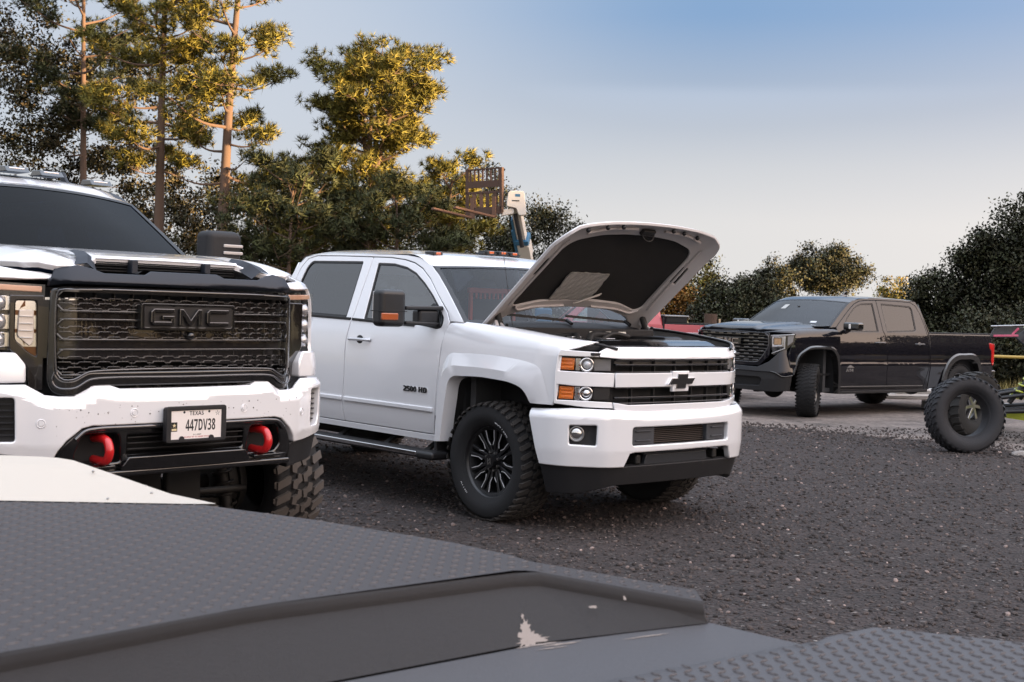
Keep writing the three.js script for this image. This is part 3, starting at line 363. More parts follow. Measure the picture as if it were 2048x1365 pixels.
      const c = PF.off(sg * .845, -.045), c2 = PF.off(sg * .845, -.012); part(lamp, 'reflector', [new THREE.TorusGeometry(.043, .008, 10, 36).rotateY(Math.PI / 2).rotateY(-sg * .62).translate(c2[0], y, c2[1]), fs(m([[.885, lo + .008], [.922, lo + .008], [.922, hi - .010], [.885, hi - .010]]), -.030, { r: .004 })], M.chrome);
      part(lamp, 'projector', new THREE.SphereGeometry(lower ? .036 : .036, 24, 16).translate(c[0] + .01, y, c[1]), lower ? M.chrome : phy([.5, .52, .55], .03, .2, { clearcoat: 1 }));
      part(lamp, 'trim_panel', fs(m([[.66, lo + .010], [.79, lo + .009], [.79, hi - .012], [.66, hi - .012]]), -.028, { r: .004 }), lower ? M.trim : std([.20, .20, .205], .35, .5, { bumpMap: gr(20, 20), bumpScale: .002 }));
      part(lamp, 'lens', fs(m([[.65, lo + .004], [1.04, lo + .008], [1.037, hi - .004], [.65, hi - .008]]), -.006, { r: 0, depth: 0 }), M.lens);
    }
  }
  part(g, 'grille_surround', [fs([[-.757, 1.243], [-.60, 1.231], [.60, 1.231], [.757, 1.243], [.767, 1.277], [.69, 1.316], [-.69, 1.316], [-.767, 1.277]], h => .006 - Math.max(0, h - 1.245) * .35), fs([[-.638, 1.036], [.638, 1.036], [.638, 1.134], [-.638, 1.134]], .006), fs([[-.650, .931], [-.636, .872], [-.5, .862], [.5, .862], [.636, .872], [.650, .931], [.52, .913], [-.52, .913]], h => .010)], M.white);
  part(g, 'grille_shelf', patch((p, q) => { const c = PF.off(p * .70, -.02 - q * .12); return [c[0], 1.314 + .004 * q, c[1]]; }, 20, 2, -1, 1), M.white);
  const gb = [], rib = [], shut = [];
  for (const [h, t] of [[1.190, .013], [.962, .013], [1.222, .010], [1.140, .006], [1.030, .008], [.925, .006]]) gb.push(fs([[-.63, h - t / 2], [.63, h - t / 2], [.63, h + t / 2], [-.63, h + t / 2]], -.012, { r: .003, depth: .03 }));
  for (const s of [-.52, -.35, -.162, .027, .246, .47]) for (const [a, b] of [[1.135, 1.23], [.915, 1.035]]) rib.push(fs([[s - .004, a], [s + .004, a], [s + .004, b], [s - .004, b]], -.022, { r: .001, depth: .03 }));
  shut.push(fs([[-.62, 1.197], [.62, 1.197], [.62, 1.224], [-.62, 1.224]], -.05, { r: .002, depth: .02 }));
  parts(g, 'grille_bar', gb, phy([.06, .06, .065], .18, .85, { clearcoat: 1 })); parts(g, 'grille_rib', rib, M.darkMetal); part(g, 'air_shutter', shut, std([.16, .155, .15], .35, .6)); part(g, 'radiator', fs([[-.68, .90], [.68, .90], [.68, 1.25], [-.68, 1.25]], -.10, { r: 0 }), M.dark);
  // bow shaped emblem with a black centre
  const bow = (w, h, aw, sk) => [[-w - sk, -h * .42], [-aw - sk * .45, -h * .42], [-aw - sk * .7, -h], [aw - sk * .7, -h], [aw - sk * .4, -h * .42], [w - sk, -h * .42], [w + sk, h * .42], [aw + sk * .45, h * .42], [aw + sk * .7, h], [-aw + sk * .7, h], [-aw + sk * .4, h * .42], [-w + sk, h * .42]].map(p => [-p[0], p[1] + 1.075]);
  const em = part(g, 'emblem', plateX(bow(.125, .050, .052, .018), .998, .02, .003), M.gloss); part(em, 'emblem_rim', plateX(bow(.132, .055, .056, .018), .992, .02, .002), M.chrome); part(em, 'emblem_base', plateX([[-.088, 1.000], [.088, 1.000], [.092, 1.147], [-.092, 1.147]], .982, .03, .006), M.white);
  // bumper
  const PB = new Plan([[1.035, 0], [1.03, .2], [1.02, .42], [.995, .66], [.965, .75], [.88, .855], [.79, .945], [.71, .99], [.62, 1.015], [.45, 1.03]]);
  const prof = (h, s) => { const a = Math.abs(s), top = interp(a, [0, .4, .72, 1, 1.35], [.868, .872, .892, .896, .878]); const k = clamp((h - (top - .072)) / .072, 0, 1); return -.052 * k * k - Math.max(0, .60 - h) * .12; };
  const bm = (o = 0) => PB.map((h, s) => prof(h, s) + o), bs = (poly, off = 0, x = {}) => sheet({ o: poly, map: bm(off), step: [.06, .03], r: .012, seg: 3, depth: .045, ...x });
  const fog = roundPoly([[1.007, .645], [1.009, .773], [.817, .777], [.82, .639]], .012, 3);
  const bum = part(g, 'front_bumper', bs([[1.36, .876], [1.245, .489], [.90, .486], [.585, .483], [.54, .575], [.50, .583], [-.50, .583], [-.54, .575], [-.585, .483], [-.9, .486], [-1.245, .489], [-1.36, .876], [-1.0, .896], [-.72, .892], [-.4, .872], [.4, .872], [.72, .892], [1.0, .896]], 0, { holes: [fog, mir(fog), roundPoly([[.523, .634], [.523, .760], [-.523, .760], [-.523, .634]], .022, 4)] }), M.white);
  part(bum, 'bumper_top', patch((p, q) => { const s = p * 1.3, a = Math.abs(s), t = interp(a, [0, .4, .72, 1, 1.35], [.868, .872, .892, .896, .878]), c = PB.off(s, -.055 - q * .10); return [c[0], t - .004 - q * .004, c[1]]; }, 50, 3, -1, 1), M.white);
  for (const m of [p => p, mir]) {
    part(bum, 'step_pad', [bs(m([[.29, .638], [.516, .638], [.516, .756], [.29, .756]]), -.026, { r: .008 }), bs(m([[.335, .728], [.48, .728], [.48, .736], [.335, .736]]), -.014, { r: .003, depth: .02 }), bs(m([[.335, .662], [.48, .662], [.48, .670], [.335, .670]]), -.014, { r: .003, depth: .02 })], std([.045, .048, .055], .5));
    const sg = m([[1, 0]])[0][0]; const fl = part(bum, 'fog_lamp', bs(m([[1.01, .64], [1.01, .78], [.81, .78], [.81, .636]]), -.05, { r: 0 }), M.plastic); const c = PB.off(sg * .957, -.035); part(fl, 'fog_lens', [new THREE.SphereGeometry(.046, 24, 14).scale(.4, 1, 1).rotateY(-sg * .8).translate(c[0], .716, c[1])], M.chrome); part(fl, 'fog_ring', new THREE.TorusGeometry(.048, .006, 8, 30).rotateY(Math.PI / 2 - sg * .8).translate(c[0] + .012, .716, c[1] + sg * .010), M.steel);
    part(g, 'tow_eye', [box(.93, .53, m([[.42, 0]])[0][0], .10, .07, .05, .015)], M.darkMetal);
  }
  const cool = []; for (let k = 0; k < 9; k++) cool.push(box(.965, .645 + k * .0135, -.02, .01, .004, .56)); parts(g, 'cooler_fin', cool, std([.10, .08, .07], .5, .5)); part(g, 'cooler', box(.93, .70, 0, .04, .18, 1.0), M.dark);
  const val = (poly, off, x) => sheet({ o: poly, map: PB.map((h, s) => off - Math.max(0, .49 - h) * .28), step: [.08, .05], r: .008, depth: .04, ...x });
  part(g, 'air_dam', val([[1.25, .487], [1.235, .285], [.95, .292], [.80, .325], [.63, .352], [-.63, .352], [-.80, .325], [-.95, .292], [-1.235, .285], [-1.25, .487]], -.035), M.plastic);
  part(g, 'skid_plate', [sheet({ o: [[-.36, .46], [.36, .46], [.33, .560], [-.33, .560]], map: PB.map((h) => -.055 - (.56 - h) * .1), r: .006, depth: .03 }), box(.95, .565, 0, .03, .012, .70, .004)], std([.030, .033, .038], .45));
  const dg = []; for (const k of [-.26, -.08, .1, .28]) dg.push(barGeo([.985, .475, k - .03], [.955, .405, k + .10], .012, .010)); parts(g, 'air_dam_rib', dg, M.trim);
  // engine bay
  part(g, 'radiator_cover', [patch((p, q) => { const v = p * .60; const u = lerp(.862 - .06 * p * p, .50, q); return [u, 1.322 + .035 * Math.sin(Math.min(1, q * 2.2) * 1.57) + (Math.abs(q - .42) < .06 ? -.010 : 0), v]; }, 24, 24, -1, 1)], M.gloss); parts(g, 'cover_wing', [box(.70, 1.262, .68, .36, .02, .24, .006), box(.70, 1.262, -.68, .36, .02, .24, .006)], M.trim);
  part(g, 'engine', [box(.08, 1.20, -.05, .62, .22, .62, .06), box(.0, 1.31, -.28, .5, .07, .20, .03), box(.02, 1.31, .18, .46, .06, .18, .03), box(.30, 1.27, .52, .34, .16, .24, .03), box(-.12, 1.29, .55, .3, .14, .26, .03), box(.22, 1.28, -.58, .40, .18, .26, .04), box(-.22, 1.33, 0, .16, .12, 1.2, .04)], M.trim);
  parts(g, 'hose', [tube([[.45, 1.30, .44], [.36, 1.375, .30], [.28, 1.38, .10], [.30, 1.36, -.12]], .026, 8), tube([[.44, 1.33, .30], [.40, 1.39, .12], [.36, 1.37, -.10]], .018, 8), tube([[.1, 1.35, .46], [.22, 1.375, .34], [.42, 1.34, .50]], .02, 8), tube([[-.2, 1.40, -.5], [.0, 1.395, -.2], [-.16, 1.415, .3]], .012, 6)], M.darkMetal);
  part(g, 'warning_label', box(.20, 1.375, -.05, .012, .055, .40, .003, [0, 0, .25]), std([.62, .59, .52], .5)); part(g, 'bracket', [box(.38, 1.345, .20, .12, .03, .16, .008), box(.30, 1.352, .42, .06, .03, .10, .006), box(.52, 1.345, .50, .05, .02, .14, .005)], M.alu);
  part(g, 'cowl', [patch((p, q) => [C.pe(1.44) + .13 * (1 - p * p) + lerp(-.03, .20, q), 1.452 - .035 * q - .04 * q * q + .012 * (1 - p * p), p * .90], 24, 6, -1, 1), box(.03, 1.37, 0, .03, .10, 1.5, .01)], M.plastic);
  for (const [v, l] of [[.05, .55], [-.62, .6]]) part(g, 'wiper', [barGeo([-.16, 1.475, v], [-.24, 1.51, v + l], .014, .02), cyl([-.10, 1.45, v], [-.16, 1.48, v], .014)], M.trim);
  parts(g, 'weather_strip', [tube([[-.20, 1.425, -.86], [.2, 1.405, -.85], [.6, 1.365, -.83], [.82, 1.338, -.76], [.93, 1.30, -.62]], .012, 6), tube([[-.20, 1.425, .85], [.2, 1.405, .85], [.6, 1.365, .83], [.82, 1.338, .76], [.93, 1.30, .62]], .010, 6)], M.trim);
  // the open bonnet
  {
    const th = 39.4 * DEG, hx = -.32, hy = 1.44, ct = Math.cos(th), st = Math.sin(th);
    const hm = off => (d, v) => { const a = Math.abs(v) / .88, n = off + .055 * (1 - a * a) - .045 - (d > 1.0 ? .62 * (d - 1.0) ** 2 + .9 * Math.max(0, d - 1.18) ** 1.6 : 0) - (a > .85 ? .25 * (a - .85) : 0) - (d > .98 ? .16 * a ** 4 * (d - .98) : 0); return [hx + d * ct - n * st, hy + d * st + n * ct, v]; };
    const sy = p => [...p, ...p.slice().reverse().map(q => [q[0], -q[1], ...(q.length > 2 ? [q[2]] : [])])];
    const outline = roundPoly(sy([[.235, .10], [.225, .38], [.16, .64], [.03, .80], [.0, .868], [.06, .880], [1.05, .870], [1.16, .82], [1.235, .68], [1.275, .45], [1.295, .15]]), .04, 3);
    const hole = roundPoly(sy([[.325, .12], [.31, .45], [.25, .66], [.30, .715], [.94, .69], [1.02, .63], [1.085, .40], [1.105, .15]]), .05, 4);
    const slot = s => roundPoly([[.634, s * .792], [.634, s * .735], [.828, s * .728], [.826, s * .778]], .008, 2);
    const bon = part(g, 'bonnet', sheet({ o: outline, map: hm(.012), r: .006, depth: .02, step: [.05, .06], ctr: V(0, .6, 0) }), M.white);
    part(bon, 'bonnet_frame', sheet({ o: inset(outline, .004), holes: [hole, slot(1), slot(-1)], map: hm(-.022), r: .006, depth: .02, step: [.05, .06], flip: true, ctr: V(0, .6, 0) }), std([.50, .47, .46], .42));
    parts(bon, 'frame_plug', [1, -1].map(s => sheet({ o: inset(slot(s), -.004), map: hm(-.010), r: 0, depth: 0 })), M.dark);  // dark sheets behind the slots, painting in the shade of the hollow frame
    part(bon, 'insulation_pad', sheet({ o: inset(hole, -.01), map: (d, v) => hm(-.004 - .008 * Math.sin(d * 9) * Math.sin(v * 6))(d, v), r: 0, depth: 0, step: [.05, .05] }), M.felt);
    const fmap = (d, v) => hm(-.022 - .004 * Math.sin(d * 60 + v * 90) * Math.sin(v * 40 - d * 20) - .004 * Math.sin((d - .33) * 14))(d, v);
    part(bon, 'foil_shield', sheet({ o: [[.335, .355], [.645, .366], [.638, -.068], [.325, -.082]], map: fmap, r: .004, depth: .01, step: [.012, .012], ds: .03 }), std([.55, .53, .50], .38, .9, { bumpMap: gr(8, 8), bumpScale: .006 }));
    const rib = []; for (const s of [1, -1]) rib.push(tube([.30, .5, .7, .9, 1.04].map((d, i) => hm(-.03)(d, s * (.765 - .01 * i))), .010, 6), tube([[1.135, .62], [1.19, .42], [1.21, .15]].map(q => hm(-.032)(q[0], s * q[1])), .012, 6), tube([[.30, .68], [.26, .62], [.285, .45], [.295, .15]].map(q => hm(-.03)(q[0] - .03, s * q[1])), .010, 8)); parts(bon, 'frame_rib', rib, M.whiteRaw);
    for (const [d, v] of [[1.195, .68], [1.232, .51], [1.25, .36], [1.25, -.19], [1.232, -.33], [1.197, -.52]]) { const p = hm(-.04)(d, v); part(bon, 'rubber_stop', tr(new THREE.SphereGeometry(.017, 12, 8), ...p), M.trim); }
    part(bon, 'latch', [box(...hm(-.05)(1.19, .03), .05, .03, .14, .008, [0, 0, th]), tube([hm(-.05)(1.17, .08), hm(-.10)(1.15, .05), hm(-.10)(1.15, -.02), hm(-.05)(1.17, -.06)], .006, 6)], M.darkMetal);
    parts(bon, 'striker_wire', [barGeo(hm(-.06)(.33, .11), hm(-.05)(.43, -.11), .008, .008), barGeo(hm(-.065)(.34, .10), hm(-.05)(.45, -.11), .008, .008)], M.steel);
    for (const s of [1, -1]) { part(g, 'bonnet_hinge', [barGeo([-.10, 1.41, s * .83], hm(-.05)(.16, s * .82), .03, .05, .008), barGeo([-.04, 1.40, s * .81], [-.16, 1.475, s * .80], .02, .045, .008), barGeo([-.20, 1.44, s * .85], hm(-.04)(.04, s * .84), .02, .03, .006)], M.whiteRaw); part(g, 'hinge_spring', [cyl([-.085, 1.41, s * .80], [-.135, 1.52, s * .80], .026), cyl([-.04, 1.40, s * .80], [-.02, 1.44, s * .80], .012)], M.darkMetal); }
  }
  // tow mirrors (the far one is folded back along the door)
  for (const s of [1, -1]) {
    const f = s < 0, m = part(g, 'door_mirror', f ? box(-.86, 1.52, -1.10, .275, .27, .19, .045) : box(-.62, 1.530, 1.435, .13, .275, .235, .04), std([.010, .010, .011], .32, 0, { bumpMap: gr(20, 20), bumpScale: .0003 }));
    parts(m, 'mirror_arm', [...(f ? [barGeo([-.76, 1.47, -1.06], [-.66, 1.46, -.94], .07, .10, .02)] : [barGeo([-.62, 1.535, 1.30], [-.63, 1.540, .93], .06, .032, .012), barGeo([-.62, 1.425, 1.30], [-.63, 1.415, .93], .06, .030, .012), box(-.66, 1.47, 1.06, .10, .12, .20, .03)]), sheet({ o: roundPoly([[-.57, 1.40], [-.62, 1.39], [-.82, 1.41], [-.80, 1.53], [-.74, 1.585], [-.66, 1.53]], .02), map: (u, h) => [u, h, s * (W(h) + .008)], r: .004, depth: .03 })], M.trim);
    if (f) continue;
    part(m, 'mirror_indicator', box(-.556, 1.468, 1.475, .02, .052, .150, .008), phy([.34, .07, .010], .3, 0, { clearcoat: 1 })); part(m, 'mirror_seam', box(-.62, 1.508, 1.436, .134, .006, .239, .002), M.dark);
    part(m, 'mirror_glass', box(-.686, 1.55, 1.435, .006, .20, .20, .002), M.chrome);
  }
  // roof marker lamps, aerial, badges
  for (const v of [.62, .13, 0, -.13, -.62]) { const q = 1 - (v / .7) ** 2, u = -1.16 + .12 * q, y = 1.957 + .042 * q; const l = part(g, 'roof_marker_lamp', box(u, y + .010, v, .12, .036, .10, .012), M.trim); part(l, 'marker_lens', box(u + .05, y + .012, v, .03, .020, .05, .006), phy([.55, .10, .015], .2, 0, { clearcoat: 1 })); }
  part(g, 'roof_marker_bar', box(-1.05, 2.000, 0, .10, .016, .42, .007), M.trim);
  part(g, 'aerial', cyl([-.16, 1.43, .62], [-.30, 2.02, .62], .003, .002, 6), M.trim);
  for (const s of [1, -1]) { const b = part(g, 'door_badge', [lettersZ('2500 HD', .040, .006, -.825, .908, s * (W(.908) + .002), s, 1.35)], M.trim); part(b, 'badge_rim', [lettersZ('2500 HD', .043, .004, -.825, .909, s * (W(.908) + .001), s, 1.34)], M.chrome); }
}

// ---------------------------------------------------------------- white lifted pickup with the black grille, seen from the front
{
  const g = thing('pickup_truck', 'white lifted pickup with a huge black grille, red tow hooks and a front licence plate', 'pickup truck', [-2.312, 0, -6.977], (47.159 - 90) * DEG);
  const dU = -.03, dH = .265, sh = p => p.map(q => [q[0] + dU, q[1] + dH, ...q.slice(2)]);
  const wt = smoothTab([.45, .57, .66, .80, 1.0, 1.2, 1.32, 1.41], [.952, .970, .990, 1.004, 1.006, 1.0, .990, .972]);
  const W = (h, u = 0) => { const k = h - dH; return k <= 1.41 ? wt(k) : .972 - (k - 1.41) * .374; };
  const shell = sh([[-.326, 1.44], [-.523, 1.592], [-.66, 1.695], [-.80, 1.795], [-.92, 1.868], [-1.03, 1.914], [-1.12, 1.940], [-1.28, 1.958], [-1.5, 1.966], [-2.6, 1.978], [-2.78, 1.955], [-2.88, 1.86], [-2.93, 1.72], [-2.945, 1.44], [-2.945, .523], [-.60, .523], [-.612, .571], [-2.775, .571], [-2.848, .85], [-2.848, 1.45], [-2.838, 1.70], [-2.807, 1.856], [-2.733, 1.942], [-2.60, 1.969], [-2.2, 1.963], [-1.752, 1.952], [-1.5, 1.945], [-1.3, 1.926], [-1.162, 1.900], [-1.037, 1.855], [-.894, 1.771], [-.731, 1.645], [-.556, 1.522], [-.484, 1.444]]);
  const P = {
    W, rocker: .523 + dH, beltH: 1.43 + dH, roofEdge: 1.967 + dH, ub: -2.93, wsTop: 1.885 + dH, bulge: .15, crown: .045,
    pillar: sh([[-.326, 1.44], [-.523, 1.592], [-.66, 1.695], [-.80, 1.795], [-.93, 1.885]]),
    roofH: u => dH + interp(u, [-2.95, -2.7, -2.2, -1.7, -1.3, -1.0, -.7], [1.99, 2.035, 2.045, 2.04, 2.022, 1.985, 1.94]), shell, inner: [...shell.slice(0, 14), [-2.975, .79], [-.63, .79], [-.53, 1.26]],
    doorF: { o: sh([[-.490, 1.438], [-.517, 1.354], [-.545, 1.22], [-.560, 1.063], [-.583, .80], [-.60, .70], [-.615, .578], [-1.80, .578], [-1.812, .69], [-1.798, .81], [-1.793, 1.2], [-1.757, 1.408], [-1.750, 1.65], [-1.748, 1.945], [-1.5, 1.938], [-1.3, 1.919], [-1.162, 1.893], [-1.037, 1.848], [-.894, 1.764], [-.731, 1.638], [-.56, 1.515]]), win: sh([[-1.656, 1.896], [-1.427, 1.890, .01], [-1.244, 1.861, .01], [-1.096, 1.813, .01], [-.943, 1.733, .01], [-.798, 1.642, .01], [-.643, 1.529, .01], [-.573, 1.465, .02], [-.562, 1.40, .03], [-.80, 1.40, 0], [-1.595, 1.426, .012]]), wr: .02, handle: [-1.773, -1.476, 1.527] },
    doorR: { o: sh([[-1.808, .578], [-1.82, .69], [-1.806, .81], [-1.801, 1.2], [-1.765, 1.408], [-1.758, 1.65], [-1.756, 1.945], [-2.2, 1.957], [-2.60, 1.962], [-2.728, 1.936], [-2.80, 1.85], [-2.831, 1.70], [-2.841, 1.45], [-2.841, .85], [-2.77, .578]]), win: sh([[-2.735, 1.735], [-2.709, 1.859, .03], [-2.655, 1.918, .05], [-1.872, 1.910, .015], [-1.847, 1.438, .015], [-2.75, 1.455, .02]]), wr: .03, handle: [-2.77, -2.48, 1.535] },
  };
  const C = cab(g, P, M.white, { frontGlass: phy([.02, .035, .07], .012, 0, { transmission: 1, thickness: 0, ior: 1.35, specularIntensity: .4 }) });
  // black roof front panel, clearance lamps, aerial fin
  part(g, 'roof_panel', patch((p, q) => { const c = 1 - p * p, u = lerp(C.pe(C.h1) + .15 * c - .012, -1.72, q), e = Math.pow(Math.abs(p), 3.2), f = clamp(q * 2.6, 0, 1), top = lerp(Math.max(P.roofH(u), P.roofEdge), P.roofEdge, e); return [u, lerp(C.h1 + .045 * c, top, f * (2 - f)) + .005, p * lerp(W(C.h1), W(P.roofEdge), clamp(q * 2, 0, 1)) * .97]; }, 24, 16, -1, 1), std([.010, .014, .024], .5));
  for (const v of [.62, .18, -.05, -.28, -.66]) { const q = 1 - (v / .75) ** 2, u = -1.22 + .13 * q, y = 2.262 + .03 * q; const l = part(g, 'roof_marker_lamp', extrude([[-.075, 0], [.085, 0], [.05, .032], [-.04, .036]], .15, .006).translate(u, y - .004, v - .075), M.gloss); part(l, 'marker_lens', box(u + .058, y + .014, v, .012, .018, .10, .004), M.alu); }
  { const f = part(g, 'roof_aerial', [extrude([[-.10, 0], [.07, 0], [.03, .018], [-.02, .03], [-.08, .095], [-.105, .095]], .022, .006).translate(-1.36, 2.262, -.575), new THREE.SphereGeometry(1, 20, 10, 0, 6.3, 0, 1.57).scale(.115, .028, .045).translate(-1.37, 2.255, -.564)], M.navy); }
  const Gp = new Plan([[.93, 0], [.927, .2], [.920, .4], [.911, .56], [.895, .62], [.862, .67], [.832, .715], [.802, .80], [.768, .90], [.710, .985], [.61, 1.032], [.5, 1.045]]);
  const Gn = Gp.p.filter(q => q[1] >= 0), Gf = a => interp(a, Gn.map(q => q[1]), Gn.map(q => q[0]));
  // fenders (their front ends show), beds, wheel wells
  const vo = u => interp(u, [.5, .62, .70, .768, .80, .832, .87], [0, 0, .03, .105, .20, .285, .34]);
  for (const s of [1, -1]) {
    const ht = u => interp(u, [-.4, .3, .6, .8, .93], [1.735, 1.722, 1.70, 1.66, 1.61]);
    const fm = (u, t) => { if (t <= 1.45) return [u, t, s * (W(t) - vo(u))]; const f = clamp((t - 1.45) / .28, 0, 1) * Math.PI / 2, d = interp(u, [-.4, .6, .8, .93], [.12, .14, .10, .03]); return [u, 1.45 + (ht(u) - 1.45) * Math.pow(Math.sin(f), .8), s * (1.0 - vo(u) - d * Math.pow(1 - Math.cos(f), 1.15))]; };
    part(g, 'front_fender', sheet({ o: [[-.37, 1.73], [-.51, 1.66], [-.57, 1.46], [-.60, 1.05], [-.63, .80], [-.52, .80], [-.47, 1.0], [-.41, 1.2], [-.3, 1.32], [0, 1.37], [.3, 1.32], [.43, 1.2], [.49, 1.02], [.62, 1.02], [.64, 1.145], [.67, 1.145], [.69, 1.29], [.68, 1.30], [.70, 1.60], [.80, 1.615], [.835, 1.65], [.835, 1.73]], map: fm, r: .006, depth: .02, step: [.06, .04] }), M.white);
    wheelWell(g, smoothLine([[-.55, .76], [-.50, 1.0], [-.42, 1.2], [-.3, 1.31], [0, 1.36], [.3, 1.31], [.43, 1.2], [.50, 1.0], [.55, .80]], 4), s, .97, .52);
    part(g, 'arch_moulding', loft([smoothLine([[-.56, .79], [-.51, 1.0], [-.44, 1.22], [-.31, 1.345], [0, 1.395], [.31, 1.345], [.45, 1.22], [.52, 1.02]].map(p => [p[0], p[1], s * 1.02]), 5), smoothLine([[-.51, .79], [-.46, 1.0], [-.39, 1.19], [-.28, 1.29], [0, 1.34], [.28, 1.29], [.40, 1.19], [.47, 1.02]].map(p => [p[0], p[1], s * 1.045]), 5)], 50), M.plastic);
    // lower corner between headlamp and bumper
    part(g, 'fender_corner', sheet({ o: roundPoly([[.80, 1.146], [1.09, 1.140], [1.06, 1.22], [1.0, 1.287], [.845, 1.287], [.80, 1.230]], .012, 2), map: (q, h) => { const c = Gp.off(s * q, .03 - Math.max(0, h - 1.2) * .12 - Math.max(0, q - .93) * .2); return [c[0], h, c[1]]; }, r: .012, seg: 3, depth: .08, step: [.05, .05] }), M.white);
  }
  const rarch = smoothLine([[-3.42, .81], [-3.45, 1.06], [-3.55, 1.26], [-3.76, 1.36], [-4.12, 1.36], [-4.32, 1.26], [-4.42, 1.06], [-4.46, .87]], 4);
  bed(g, { u0: -3.005, u1: -5.09, top: 1.695, bottom: .80, W, arch: rarch }, M.white);
  for (const s of [1, -1]) { wheelWell(g, rarch, s, .97, .55); part(g, 'tail_lamp', box(-5.07, 1.44, s * .94, .07, .36, .13, .02), M.red); part(g, 'running_board', box(-1.7, .70, s * 1.03, 2.3, .06, .16, .02), M.plastic); }
  chassis(g, { u0: .8, u1: -5.0, y: .82, ax: .47, rear: -3.95 });
  const [ty, blk] = tyreGeos({ R: .472, w: .335, rim: .262, n: 31, tread: .022 }), rimG = merge([...rimGeos({ rim: .262, z: .11 }), ...Array.from({ length: 8 }, (_, k) => { const a = k * .785; return barGeo([.05 * Math.cos(a), .05 * Math.sin(a), .05], [.24 * Math.cos(a), .24 * Math.sin(a), .08], .05, .03, .006, V(0, 0, 1)); })]);
  const shr = [['tyre', ty, M.rubber], ['tread_blocks', blk, M.rubberWorn], ['rim', rimG, M.gloss]];
  for (const s of [1, -1]) { wheel(g, { at: [0, .472, s * 1.118], side: s, share: shr, spin: .05 }); wheel(g, { at: [-3.95, .472, s * 1.10], side: s, share: shr, spin: .3 }); }
  // suspension seen under the bumper
  part(g, 'skid_crossmember', [box(.30, .50, .05, .04, .20, .62, .01), box(.27, .47, -.42, .05, .26, .26, .02, [0, .2, 0]), box(.20, .62, 0, .2, .06, 1.2, .02)], M.darkMetal);
  part(g, 'lift_kit_lettering', lettersX('COGNITO', .032, .004, .322, .522, -.06, 1.15), M.alu);
  for (const s of [1, -1]) { part(g, 'brake_disc', [cyl([0, .47, s * .80], [0, .47, s * .92], .19, .19, 28), cyl([0, .47, s * .86], [0, .47, s * .88], .215, .215, 32)], M.darkMetal); part(g, 'shock_absorber', [cyl([.18, .30, s * .80], [.10, .92, s * .72], .034), tube(Array.from({ length: 90 }, (_, i) => { const a = i * .55, t = i / 89; return [lerp(.17, .11, t) + .056 * Math.cos(a), lerp(.36, .86, t), s * (lerp(.79, .73, t) + .056 * Math.sin(a))]; }), .009, 6, 360)], M.darkMetal); part(g, 'control_arm', [barGeo([.16, .40, s * .35], [.08, .36, s * .90], .08, .05, .01), barGeo([.10, .66, s * .42], [.04, .70, s * .88], .05, .04, .01), cyl([.24, .46, s * .3], [.22, .45, s * .88], .022)], M.darkMetal); part(g, 'steering_knuckle', box(.03, .50, s * .90, .14, .42, .08, .02), M.darkMetal); }
  // bonnet
  const H = (u, v) => { const a = Math.abs(v); let h = interp(u, [-.6, -.2, .1, .35, .6, .72, .80, .88, .94], [1.812, 1.812, 1.806, 1.796, 1.774, 1.755, 1.735, 1.690, 1.645]); const sh0 = interp(u, [-.3, .3, .7, .9], [.60, .60, .60, .60]); if (a > sh0) h -= .075 * Math.pow((a - sh0) / .26, 1.6); const dip = clamp((a - .40) / .05, 0, 1) * clamp((.60 - a) / .05, 0, 1); h -= .012 * dip * clamp((u + .2) / .3, 0, 1); return h; };
  const hs = (o, off, x) => sheet({ o, map: (u, v) => [u, H(u, v) + off, v], step: [.04, .04], ...x });
  part(g, 'bonnet', hs([[-.36, -.86], [-.30, -.7], [-.20, -.35], [-.17, 0], [-.20, .35], [-.30, .7], [-.36, .86], [.3, .86], [.60, .835], [.76, .775], [.835, .695], [.862, .655], [.868, .57], [.845, .535], [.80, .46], [.755, .40], [.752, 0], [.755, -.40], [.80, -.46], [.845, -.535], [.868, -.57], [.862, -.655], [.835, -.695], [.76, -.775], [.60, -.835], [.3, -.86]], 0, { r: .008, seg: 3, depth: .03, ctr: V(0, 0, 0) }), M.white);
  part(g, 'cowl', patch((p, q) => [lerp(-.45, -.15, q) + .16 * (1 - p * p), 1.735 + .02 * (1 - q), p * .9], 16, 4, -1, 1), M.plastic);
  // black strip over the grille, with the scoop
  const trimTop = [[.690, 1.628], [.662, 1.684], [.56, 1.702], [.50, 1.690], [.44, 1.668], [.23, 1.668], [.19, 1.687], [-.19, 1.687], [-.23, 1.668], [-.44, 1.668], [-.50, 1.690], [-.56, 1.702], [-.662, 1.684], [-.690, 1.628]];
  part(g, 'bonnet_trim', sheet({ o: [...trimTop, [-.690, 1.592], [-.63, 1.606], [-.3, 1.606], [.3, 1.606], [.63, 1.606], [.690, 1.592]], map: (v, h) => [Gf(Math.abs(v)) + .012 - Math.pow(Math.max(0, h - 1.625), 1.15) * .95 - Math.max(0, .622 - (h - 1)) * 1.1, h, v], r: .006, seg: 3, depth: .06, step: [.05, .02], ctr: V(0, 1.2, 0) }), M.navy);
  const sc = part(g, 'bonnet_scoop', [loft([[[.84, 1.672, .44], [.845, 1.670, .23], [.835, 1.69, .19], [.835, 1.69, -.19], [.845, 1.670, -.23], [.84, 1.672, -.44]], [[.70, 1.668, .44], [.70, 1.668, .22], [.70, 1.672, .2], [.70, 1.672, -.2], [.70, 1.668, -.22], [.70, 1.668, -.44]], [[.70, 1.745, .42], [.70, 1.747, .22], [.70, 1.747, .2], [.70, 1.747, -.2], [.70, 1.747, -.22], [.70, 1.745, -.42]]], 30, .3)], M.dark);
